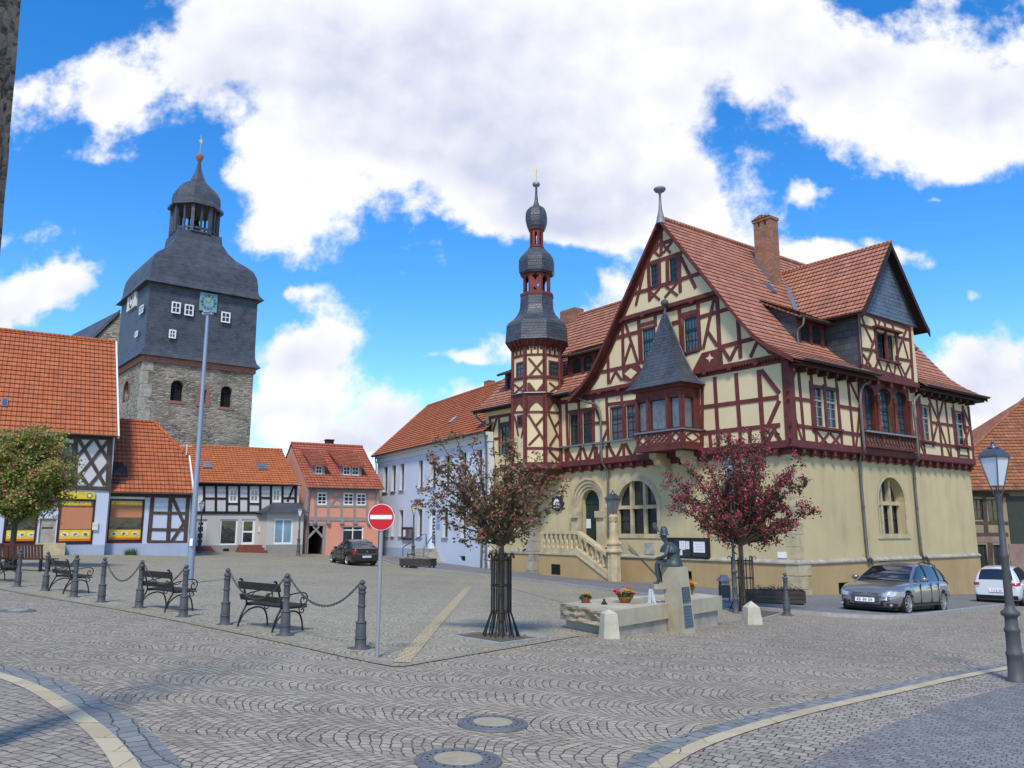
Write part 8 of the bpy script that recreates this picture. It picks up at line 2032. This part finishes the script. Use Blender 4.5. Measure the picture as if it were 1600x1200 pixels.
px2 = [(1035,765,.9),(1050,790,.9),(1045,745,.8),(1075,725,.9),(1095,700,.9),(1120,685,1),(1130,672,.8),(1150,690,1),(1165,672,.9),(1200,668,.7),(1185,680,.9),(1190,705,1),(1175,720,1),(1140,720,1),(1110,740,1),(1090,760,1),(1080,800,1),(1100,830,.8),(1090,815,.8),(1130,845,.6),(1150,770,1),(1180,760,1),(1205,770,.9),(1215,760,.8),(1225,745,.8),(1265,745,.7),(1255,720,.5),(1245,732,.6),(1284,800,.6),(1260,795,.8),(1235,790,.9),(1248,828,.7),(1225,815,.8),(1222,850,.6),(1200,840,.7),(1180,830,.8),(1155,800,1),(1130,790,1),(1120,810,1),(1170,790,1),(1150,735,1),(1195,735,.5),(1205,800,1),(1060,775,.8),(1115,765,1),(1140,820,.9)]
tree(hb2, fh2, .085, tips_px(hb2, fh2, px2, hb2.y, 5, spread=1.3), 'crimson flowering hawthorn in front of the right half of the town hall', 'tree', 12, M_LH2, M_FH2, .088, .060, 6, 9, .085, 4.3, .48, sag=.07, group='hawthorn trees')
# young green upright shoots at its right
m = MB(); rr = random.Random(8)
# left tree
M_LL = m_leaf('spring green leaves', (.13, .19, .035, 1), (.23, .30, .06, 1), (.34, .38, .11, 1)); M_FL = m_leaf('pinkish young leaves', (.38, .14, .08, 1), (.55, .24, .15, 1), (.65, .38, .26, 1))
lb_ = at(16, 886); fl = zat(lb_, 17, 815)-lb_.z; rr = random.Random(21); tl_ = []
cY = lb_.y; cc_ = CAMP+ray(38, 745)*cY; fk = lb_+Z*fl
for i in range(80):
    a = rr.uniform(0, 2*pi); e = rr.uniform(-.55, 1.35); k = rr.uniform(.55, 1.0); rx, rz = 2.15, 2.6
    q = cc_+V(cos(a)*cos(e)*rx*k*.95, sin(a)*cos(e)*rx*k*.9, sin(e)*rz*k*.9); tl_.append((q.x-fk.x, q.y-fk.y, q.z-fk.z, .8))
tree(lb_, fl, .13, tl_, 'green tree with pinkish young leaves at the left edge above the brown benches', 'tree', 22, M_LL, M_FL, .13, .09, 9, 9, .15, 6, .75, sag=.04, name='young_tree', tlo=.4, fmix=.85)
# tree guards
def guard(base, h, r, n, label, rf=2.1, flare=.30):
    t = thing('tree_guard', label, 'tree guard', base, 'black iron tree guards'); 
    for k in range(n):
        a = 2*pi*k/n+.1; d = V(cos(a), sin(a), 0); m = MB()
        m.tube([base+d*r*rf-Z*.04, base+d*r+Z*h*flare, base+d*r+Z*h*.96, base+d*r*1.04+Z*h, base+d*r*1.22+Z*(h+.02), base+d*r*1.34+Z*(h-.03), base+d*r*1.3+Z*(h-.07)] if k % 2 else [base+d*r*rf*.82-Z*.04, base+d*r*.96+Z*h*flare, base+d*r*.96+Z*h*.98], .013, 5)
        part(t, 'bar', m, M_BLACK)
    for z in (.30, .62, .93):
        m = MB(); m.tube([base+V(r*1.02*cos(2*pi*k/20), r*1.02*sin(2*pi*k/20), h*z) for k in range(21)], .012, 5); part(t, 'hoop', m, M_BLACK)
gb = V(hb.x, hb.y, hb.z); guard(gb, zat(hb, 783, 866)-hb.z, .185, 16, 'tall black iron tree guard flaring at the foot, around the faded pink hawthorn', 2.0)
guard(V(hb2.x+.02, hb2.y, hb2.z), zat(hb2, 1162, 870)-hb2.z, .29, 16, 'tall black iron tree guard around the crimson hawthorn', 1.5, .2)
# tree pits
M_GRVL = m_plain('bare soil and grit', (.13, .11, .08, 1), 1, var=.5, nscale=25, bump=1.0)
def pit(pts, name):
    m = MB(); P4 = [G(x, y) for x, y in pts]; gpoly(m, P4, .012, .5); struct(name, m, M_GRVL); m = MB()
    for i in range(len(P4)):
        a, b = P4[i], P4[(i+1) % 4]; n_ = max(2, int((b-a).length/.35)); d = (b-a)/n_
        for k in range(n_): p, q = a+d*(k+.03), a+d*(k+.97); m.bar(V(p.x, p.y, gz(p.x, p.y)+.015), V(q.x, q.y, gz(q.x, q.y)+.015), .07, .05)
    struct(name+'_kerb', m, M_GRAN)
pit([(702, 995), (757, 989), (855, 998), (782, 1008)], 'tree_pit'); pit([(1128, 950), (1168, 946), (1235, 956), (1190, 969)], 'tree_pit_right')
# ================================================================== cars
M_TYRE = m_plain('tyre rubber', (.015, .015, .016, 1), .85, var=.1, bump=0); M_ALLOY = m_plain('alloy wheel', (.42, .43, .45, 1), .3, .8, .05, .5, 3, 0); M_CARGL = m_glass('car glass', (.012, .015, .018, 1), .02, .02, .9); M_CHROME = m_plain('chrome', (.6, .6, .62, 1), .12, 1, 0, .5, 3, 0); M_PLAST = m_plain('black trim', (.018, .018, .02, 1), .6, bump=0); M_TAIL = m_plain('red lamp glass', (.30, .008, .01, 1), .12, var=.1, spec=.8, bump=0); M_HEADL = m_plain('headlamp glass', (.50, .53, .57, 1), .08, .4, .2, .9, 30, 0); M_AMB = m_plain('amber lamp', (.5, .15, .01, 1), .2, bump=0)
def m_paint(name, col, metal, rough=.28):
    b = NB(name, rough, metal, .5); b.b.inputs['Coat Weight'].default_value = .8; b.b.inputs['Coat Roughness'].default_value = .05; v = b.coord('Object')
    b.col(b.mix(b.mr(b.noise(v, 2, 4, .6), .4, .8, 0, .25), col, [x*.8+.02 for x in col[:3]]+[1])); return b.m
def interp(tab, x):
    if x <= tab[0][0]: return tab[0][1]
    for (a, b), (c, d) in zip(tab, tab[1:]):
        if x <= c: t = (x-a)/(c-a); t = t*t*(3-2*t)*.5+t*.5; return b+(d-b)*t
    return tab[-1][1]
def car(label, loc, rot, paint, L0, L1, wb, W, top, low, width, roof, xs, glassx, pillars, kind, s=1.0, spokes=7, rails=False, plate='', tail=True, roofw=.72):
    # x forward, rear axle at x = 0; top = upper edge of the body, roof = roof line over the cabin
    t = thing('parked_car', label, 'car', (0, 0, 0), 'parked cars'); rw = .32
    st = sorted(set([L0, L0+.04, L0+.12, L0+.25]+[L0+.35+i*(L1-L0-.7)/30 for i in range(31)]+[L1-.25, L1-.12, L1-.04, L1])); H2 = W/2
    def sec(x):
        w = H2*interp(width, x); zt = interp(top, x); zb = interp(low, x); zm = zb+(zt-zb)*.45
        return [(0, zb), (w*.80, zb), (w*.93, zb+.05), (w*.985, zb+.16), (w, zm), (w*.985, zt-.16), (w*.955, zt-.06), (w*.90, zt-.012), (w*.70, zt+.018), (w*.35, zt+.03), (0, zt+.034)]
    m = MB(); n = 11; vs = []
    for x in st:
        sc_ = sec(x); vs += [V(x, -y, z) for y, z in sc_[::-1]] + [V(x, y, z) for y, z in sc_[1:-1]]
    k = 2*n-2; fs = [[i*k+j, i*k+(j+1) % k, (i+1)*k+(j+1) % k, (i+1)*k+j] for i in range(len(st)-1) for j in range(k)]
    fs = [f[::-1] for f in fs]; m.add(vs, fs, smooth=True); m.add(vs[:k], [list(range(k))]); m.add(vs[-k:], [list(range(k))[::-1]])
    body = part(t, 'body', m, paint)
    # wheel arches cut out of the body
    cut = MB()
    for xc in (0, wb): cut.tube([V(xc, -W, rw), V(xc, W, rw)], rw+.045, 28, smooth=False)
    co = cut.obj('cutter', M_PLAST)
    bm = bmesh.new(); bm.from_mesh(body.data); bmesh.ops.remove_doubles(bm, verts=bm.verts, dist=1e-4); bmesh.ops.recalc_face_normals(bm, faces=bm.faces); bm.to_mesh(body.data); bm.free()
    bm = bmesh.new(); bm.from_mesh(co.data); bmesh.ops.remove_doubles(bm, verts=bm.verts, dist=1e-4); bmesh.ops.recalc_face_normals(bm, faces=bm.faces); bm.to_mesh(co.data); bm.free()
    md = body.modifiers.new('b', 'BOOLEAN'); md.object = co; md.operation = 'DIFFERENCE'; md.solver = 'EXACT'; body.parent = None
    dg = bpy.context.evaluated_depsgraph_get(); me = bpy.data.meshes.new_from_object(body.evaluated_get(dg)); body.modifiers.clear(); me.materials.clear(); me.materials.append(paint); body.data = me; body.parent = t; bpy.data.objects.remove(co)
    for p in me.polygons: p.use_smooth = len(p.vertices) <= 4 and abs(p.normal.y) < .999
    # dark underside
    m = MB(); m.boxv(V(L0+.25, -H2*.80, .14), V(L1-L0-.5, 0, 0), V(0, W*.80, 0), V(0, 0, .35)); part(t, 'underbody', m, M_PLAST)
    # cabin
    gms = {}; pm = MB(); sx = [x for x in xs]; rows = []
    for x in sx:
        zb = interp(top, x)-.01; zr = max(zb+.012, interp(roof, x)); w = H2*interp(width, x)*.90; wr = w-(zr-zb)*.40; wr = max(wr, w*roofw*.9)
        rows.append([(w, zb), (w-(w-wr)*.55, zb+(zr-zb)*.60), (wr, zr-.045*min(1, (zr-zb)/.2)), (wr-.07, zr-.008), (wr*.5, zr+.012), (0, zr+.02)])
    for sgn in (-1, 1):
        for i in range(len(sx)-1):
            for j in range(5):
                a, b = rows[i], rows[i+1]; q = [V(sx[i], sgn*a[j][0], a[j][1]), V(sx[i+1], sgn*b[j][0], b[j][1]), V(sx[i+1], sgn*b[j+1][0], b[j+1][1]), V(sx[i], sgn*a[j+1][0], a[j+1][1])]
                nn = (q[1]-q[0]).cross(q[2]-q[0])
                if nn.length < 1e-7: nn = (q[2]-q[0]).cross(q[3]-q[0])
                if nn.dot(V(0, sgn*1.0, .6)) < 0: q = q[::-1]
                xm = (sx[i]+sx[i+1])/2
                gl = (j < 2 and glassx[0] < xm < glassx[1]) or (j > 2 and (xm > glassx[2] or xm < glassx[3]))
                gk = ('window', sgn) if j < 2 else ('windscreen', 0) if xm > glassx[2] else ('rear_window', 0)
                (gms.setdefault(gk, MB()) if gl else pm).add(q, [[0, 1, 2, 3]], smooth=True)
    def weld(ob):
        q_ = bmesh.new(); q_.from_mesh(ob.data); bmesh.ops.remove_doubles(q_, verts=q_.verts, dist=1e-3); q_.to_mesh(ob.data); q_.free()
    weld(part(t, 'roof', pm, paint)); [weld(part(t, k_[0], g_, M_CARGL)) for k_, g_ in gms.items()]
    m = MB()
    for xp, wd in pillars:
        for sgn in (-1, 1):
            zb, zr = interp(top, xp)-.01, interp(roof, xp); w = H2*interp(width, xp)*.90; wr = max(w-(zr-zb)*.40, w*roofw*.9)
            m.bar(V(xp, sgn*(w+.004), zb), V(xp-.04, sgn*(w-(w-wr)*.55+.006), zb+(zr-zb)*.6), wd, .02, V(0, sgn, 0)); m.bar(V(xp-.04, sgn*(w-(w-wr)*.55+.006), zb+(zr-zb)*.6), V(xp-.07, sgn*(wr+.004), zr-.04), wd, .02, V(0, sgn, 0))
    part(t, 'pillar', m, M_PLAST)
    for sgn in (-1, 1):      # doors drawn by their gaps, handles, mirrors
        m = MB()
        for xd in (pillars[0][0]-.02, glassx[1]-.18, .42):
            for z0, z1 in ((.30, .55), (.55, interp(top, xd)-.05)): m.boxv(V(xd, sgn*(H2*interp(width, xd)*.975), z0), V(.012, 0, 0), V(0, sgn*.028, 0), V(0, 0, z1-z0))
        m.boxv(V(.45, sgn*(H2*.99-.02), .27), V(wb-.85, 0, 0), V(0, sgn*.035, 0), V(0, 0, .05)); part(t, 'door_seam', m, M_PLAST)
        for xh in (pillars[0][0]+.12, .55 if wb > 2.6 else .5):
            m = MB(); zz = interp(top, xh)-.19; m.boxv(V(xh, sgn*(H2*interp(width, xh)*.985), zz), V(.17, 0, 0), V(0, sgn*.035, 0), V(0, 0, .03)); part(t, 'door_handle', m, M_CHROME if kind == 'estate' else paint)
        m = MB(); xm = glassx[1]-.22; zz = interp(top, xm)+.02; m.lathe([(.001, -.07), (.06, -.06), (.085, 0), (.07, .06), (.001, .075)], 10, (xm, sgn*(H2+.07), zz+.05), True, 0, 1.25); m.bar((xm, sgn*(H2-.08), zz+.01), (xm, sgn*(H2+.03), zz+.03), .05, .03); part(t, 'mirror', m, paint)
    # wheels
    for xc in (0, wb):
        for sgn in (-1, 1):
            def rot90(pr, nseg=28):
                mm = MB(); vs = []
                for (r_, y_) in pr:
                    for k_ in range(nseg): a = 2*pi*k_/nseg; vs.append(V(xc+r_*cos(a), sgn*(H2*.955-.0+y_), rw+r_*sin(a)))
                mm.add(vs, [[i*nseg+k_, i*nseg+(k_+1) % nseg, (i+1)*nseg+(k_+1) % nseg, (i+1)*nseg+k_] for i in range(len(pr)-1) for k_ in range(nseg)], smooth=True); mm.add(vs[-nseg:], [list(range(nseg))]); return mm
            w = part(t, 'wheel', rot90([(rw*.8, -.21), (rw*.97, -.20), (rw, -.16), (rw, -.04), (rw*.96, 0), (rw*.74, .0), (rw*.70, -.02), (rw*.66, -.09)]), M_TYRE)
            m = rot90([(rw*.735, -.01), (rw*.72, .008), (rw*.67, .0), (rw*.64, -.06)]); m.f.pop(); m.uv.pop(); m.mi.pop(); m.sm.pop()
            y0 = sgn*(H2*.955-.012)
            for q_ in range(spokes):
                a = 2*pi*q_/spokes+.2; m.bar(V(xc, y0, rw), V(xc+rw*.68*cos(a), y0, rw+rw*.68*sin(a)), .038 if spokes > 5 else .06, .02, V(0, 1, 0))
            m.tube([V(xc, y0-.02*sgn, rw), V(xc, y0+.014*sgn, rw)], .045, 12); part(w, 'rim', m, M_ALLOY)
    def onf(u, z, front=True, off=.0):      # point on the nose or tail; u = -1..1
        x = L1 if front else L0
        for i in range(60):
            w = H2*interp(width, x); 
            if abs(u)*H2 <= w*.985 and interp(top, x)-.03 >= z and interp(low, x) <= z+.02: break
            x += -.01 if front else .01
        return V(x+(off if front else -off), u*H2, z)
    def patch(us, zs, front, th, mat, nm, lb=None, slope=0):
        m = MB(); nu_ = len(us); vs = []
        for z_i, z in enumerate(zs):
            for u in us: p = onf(u, z, front, th); p.x += -slope*z_i*(1 if front else -1); vs.append(p)
        fs = [[j*nu_+i, j*nu_+i+1, (j+1)*nu_+i+1, (j+1)*nu_+i] for j in range(len(zs)-1) for i in range(nu_-1)]; m.add(vs, fs, smooth=True); m.add([v-V(.05 if front else -.05, 0, 0) for v in vs], fs)
        n0 = len(us); ed = list(range(n0)); 
        for j in range(len(zs)-1):
            for i in (0, nu_-1): a, b = vs[j*nu_+i], vs[(j+1)*nu_+i]; o = V(.05 if front else -.05, 0, 0); m.face([a, b, b-o, a-o])
        for row in (0, len(zs)-1):
            for i in range(nu_-1): a, b = vs[row*nu_+i], vs[row*nu_+i+1]; o = V(.05 if front else -.05, 0, 0); m.face([a, b, b-o, a-o])
        return part(t, nm, m, mat, lb)
    fz = interp(top, L1-.05)
    if kind == 'estate':
        patch([-.42, -.2, 0, .2, .42], [.49, .56, .63], True, .02, M_CHROME, 'grille'); 
        for z in (.51, .54, .57, .60): patch([-.40, 0, .40], [z, z+.014], True, .028, M_PLAST, 'grille_slat')
        for s_ in (-1, 1):
            patch([s_*.52, s_*.62, s_*.72, s_*.80, s_*.88, s_*.95], [.50, .57, .64], True, .016, M_HEADL, 'headlight')
            patch([s_*.62, s_*.72, s_*.85], [.24, .33], True, .02, M_PLAST, 'fog_light_grille'); 
            m = MB(); p = onf(s_*.74, .285, True, .035); m.tube([p, p-V(.04, 0, 0)], .035, 10); part(t, 'fog_light', m, M_HEADL)
        patch([-.52, -.25, 0, .25, .52], [.25, .36], True, .015, M_PLAST, 'lower_grille')
    else:
        for s_ in (-1, 1): patch([s_*.60, s_*.75, s_*.88, s_*.95], [.52, .64], True, .012, M_HEADL, 'headlight')
    tz_ = interp(top, L0+.05)
    if kind == 'hatch':
        for s_ in (-1, 1):
            patch([s_*.66, s_*.78, s_*.88, s_*.955], [.80, .90, 1.0], False, .02, M_TAIL, 'tail_light'); patch([s_*.68, s_*.78, s_*.9], [.74, .79], False, .018, M_CWHITE, 'reversing_light')
        patch([-.85, -.5, 0, .5, .85], [.26, .36, .42], False, .02, M_PLAST, 'bumper_insert')
    elif kind == 'saloon':
        for s_ in (-1, 1): patch([s_*.66, s_*.78, s_*.88, s_*.95], [.70, .80, .90], False, .016, M_TAIL, 'tail_light')
        patch([-.66, -.3, 0, .3, .66], [.665, .69], False, .02, M_CHROME, 'chrome_strip'); m = MB(); p = onf(0, .83, False, .02); m.tube([p, p+V(.02, 0, 0)], .045, 12); part(t, 'badge', m, M_CHROME)
        m = MB(); m.tube([V(.15, 0, interp(roof, .15)), V(-.02, 0, interp(roof, .15)+.2)], .008, 4); part(t, 'aerial', m, M_PLAST)
    else:
        for s_ in (-1, 1): patch([s_*.75, s_*.86, s_*.95], [.70, .85, .95], False, .016, M_TAIL, 'tail_light')
    fr = kind == 'estate'; zp = {'estate': .405, 'hatch': .60, 'saloon': .54}[kind]
    pb = patch([-.29, 0, .29], [zp-.055, zp+.055], fr, .035, M_PAPER, 'number_plate'); m = MB(); rr = random.Random(len(label)); p0 = onf(0, zp, fr, .037); dirx = 1 if fr else -1
    def glyph(ch, y0, m):      # 3x5 dot glyphs
        F = {'H': '101101111101101', 'Z': '111001010100111', '3': '111001111001111', '5': '111100111001111', '7': '111001001001001', 'B': '110101110101110', 'R': '110101110101101', 'A': '010101111101101', '1': '010110010010111', '2': '111001111100111'}[ch]
        for i, b_ in enumerate(F):
            if b_ == '1': r_, c_ = divmod(i, 3); m.boxv(V(p0.x, (y0-.0155*c_)*-1*dirx*-1 if fr else -(y0-.0155*c_), zp+.034-.0155*r_-.0), V(.004*dirx, 0, 0), V(0, .0135, 0), V(0, 0, .0135))
    return t, m, glyph, pb
def finish(tt, text, loc, rot, s):
    t, m, glyph, pb = tt; y = .20
    for ch in text+' ':
        if ch in ' -':
            if m.v: part(pb, 'plate_characters', m, M_INK)
            m = MB(); y -= .032; continue
        glyph(ch, y, m); y -= .062
    t.location = loc; t.rotation_euler = (0, 0, rot); t.scale = (s, s, s)
def place(fx, wb, s, rearpx): pass
top_e = [(-.92,.86),(-.85,.93),(-.6,.96),(0,.95),(1.0,.92),(1.9,.895),(2.25,.875),(2.6,.84),(3.0,.79),(3.35,.72),(3.5,.62),(3.58,.45)]
low_e = [(-.92,.50),(-.85,.32),(-.6,.22),(0,.20),(2.8,.20),(3.3,.19),(3.5,.24),(3.58,.36)]
wid_e = [(-.92,.70),(-.86,.84),(-.7,.93),(-.3,.985),(.4,1),(2.2,1),(2.9,.975),(3.25,.90),(3.45,.78),(3.54,.62),(3.58,.45)]
roof_e = [(-.90,.95),(-.86,1.0),(-.62,1.22),(-.45,1.30),(0,1.37),(.6,1.41),(1.1,1.40),(1.4,1.35),(1.8,1.16),(2.3,.89),(2.36,.87)]
xs_e = [-.88,-.8,-.7,-.62,-.5,-.3,0,.25,.5,.75,1.0,1.2,1.35,1.5,1.65,1.8,1.95,2.1,2.2,2.3,2.36]
wr_ = at(1476, 958); wf_ = at(1418, 963)
M_SILVP = m_paint('silver grey car paint', (.27, .262, .255, 1), .6, .3)
tt = car('silver grey estate car facing left, parked beside the town hall', None, 0, M_SILVP, -.92, 3.58, 2.76, 1.78, top_e, low_e, wid_e, roof_e, xs_e, (-.5, 2.05, 1.45, -.55), [(1.05, .07), (.1, .07)], 'estate', spokes=9)
mm = MB()
for s_ in (-1, 1): mm.tube([V(-.40, s_*.56, 1.29), V(-.33, s_*.57, 1.35), (0, s_*.575, 1.41), (.5, s_*.575, 1.44), (.9, s_*.56, 1.43), (.98, s_*.55, 1.38)], .015, 6)
part(tt[0], 'roof_rails', mm, M_PLAST)
# contact points of the left wheels are known on the ground
def put(tt, text, rearL, frontL, wb, W, side, s):
    # side: +1 when the known wheels are on the car's left
    d = (frontL-rearL); d.z = 0; d.normalize(); a = atan2(d.y, d.x); left = V(-d.y, d.x, 0); mid = (rearL+frontL)/2 - left*(side*W/2*.93*s); o = mid-d*(wb/2*s)
    finish(tt, text, V(o.x, o.y, (gz(*(mid+d*wb/2).xy)+gz(*(mid-d*wb/2).xy))/2), a, s)
    sl = (gz(*(mid+d*wb/2).xy)-gz(*(mid-d*wb/2).xy))/wb; tt[0].rotation_euler = (0, -math.atan(sl), a); 
    z_ = gz(*o.xy); tt[0].location.z = z_
put(tt, 'HZ-HB 25', wr_, wf_, 2.76, 1.78, 1, 1.07)
wr2, wr1 = at(1533, 943), at(1598, 947)
top_h = [(-.72,.98),(-.66,1.0),(0,.98),(1.0,.95),(1.9,.93),(2.3,.90),(2.8,.82),(3.1,.70),(3.2,.5)]
low_h = [(-.72,.40),(-.66,.26),(-.4,.20),(2.8,.2),(3.2,.3)]; wid_h = [(-.72,.80),(-.68,.90),(-.5,.97),(0,1),(2.2,1),(2.8,.92),(3.1,.75),(3.2,.55)]
roof_h = [(-.70,1.0),(-.66,1.06),(-.5,1.36),(-.3,1.46),(.3,1.52),(1.0,1.52),(1.4,1.44),(2.0,1.12),(2.4,.90)]
xs_h = [-.70,-.66,-.6,-.5,-.4,-.25,0,.3,.6,.9,1.1,1.3,1.5,1.7,1.9,2.1,2.3,2.4]
tt = car('white hatchback seen from behind at the right edge behind the lamp', None, 0, m_paint('white car paint', (.62, .64, .66, 1), .0, .25), -.72, 3.2, 2.47, 1.73, top_h, low_h, wid_h, roof_h, xs_h, (-.30, 1.95, 1.35, -.40), [(.95, .08), (.0, .07)], 'hatch', spokes=5)
d = (wr1-wr2).normalized(); fwd = V(-d.y, d.x, 0); mid = (wr1+wr2)/2; s_ = 1.0
finish(tt, 'HZ 2 17', V(mid.x, mid.y, gz(mid.x, mid.y)), atan2(fwd.y, fwd.x), s_)
top_s = [(-.98,.93),(-.9,.99),(-.5,1.0),(0,.97),(1.0,.93),(2.0,.90),(2.5,.86),(3.1,.78),(3.4,.68),(3.55,.5)]
low_s = [(-.98,.36),(-.9,.26),(-.6,.2),(2.9,.2),(3.4,.2),(3.55,.34)]; wid_s = [(-.98,.82),(-.92,.91),(-.7,.97),(0,1),(2.3,1),(3.0,.95),(3.35,.82),(3.5,.62),(3.55,.45)]
roof_s = [(-.72,1.0),(-.5,1.10),(0,1.34),(.3,1.42),(.8,1.46),(1.2,1.44),(1.6,1.33),(2.1,1.08),(2.45,.90)]
xs_s = [-.72,-.6,-.45,-.3,-.1,.1,.3,.5,.8,1.0,1.2,1.4,1.6,1.8,2.0,2.2,2.35,2.45]
tt = car('black saloon car seen from behind, parked in front of the pink house', None, 0, m_paint('black car paint', (.012, .010, .011, 1), .1, .22), -.98, 3.55, 2.7, 1.78, top_s, low_s, wid_s, roof_s, xs_s, (-.35, 2.0, 1.4, .15), [(.95, .07), (.05, .12)], 'saloon', spokes=5)
bf, brr = at(518, 879), at(542.5, 883)
put(tt, 'HZ 51 27', brr, bf, 2.7, 1.78, 1, 1.0)
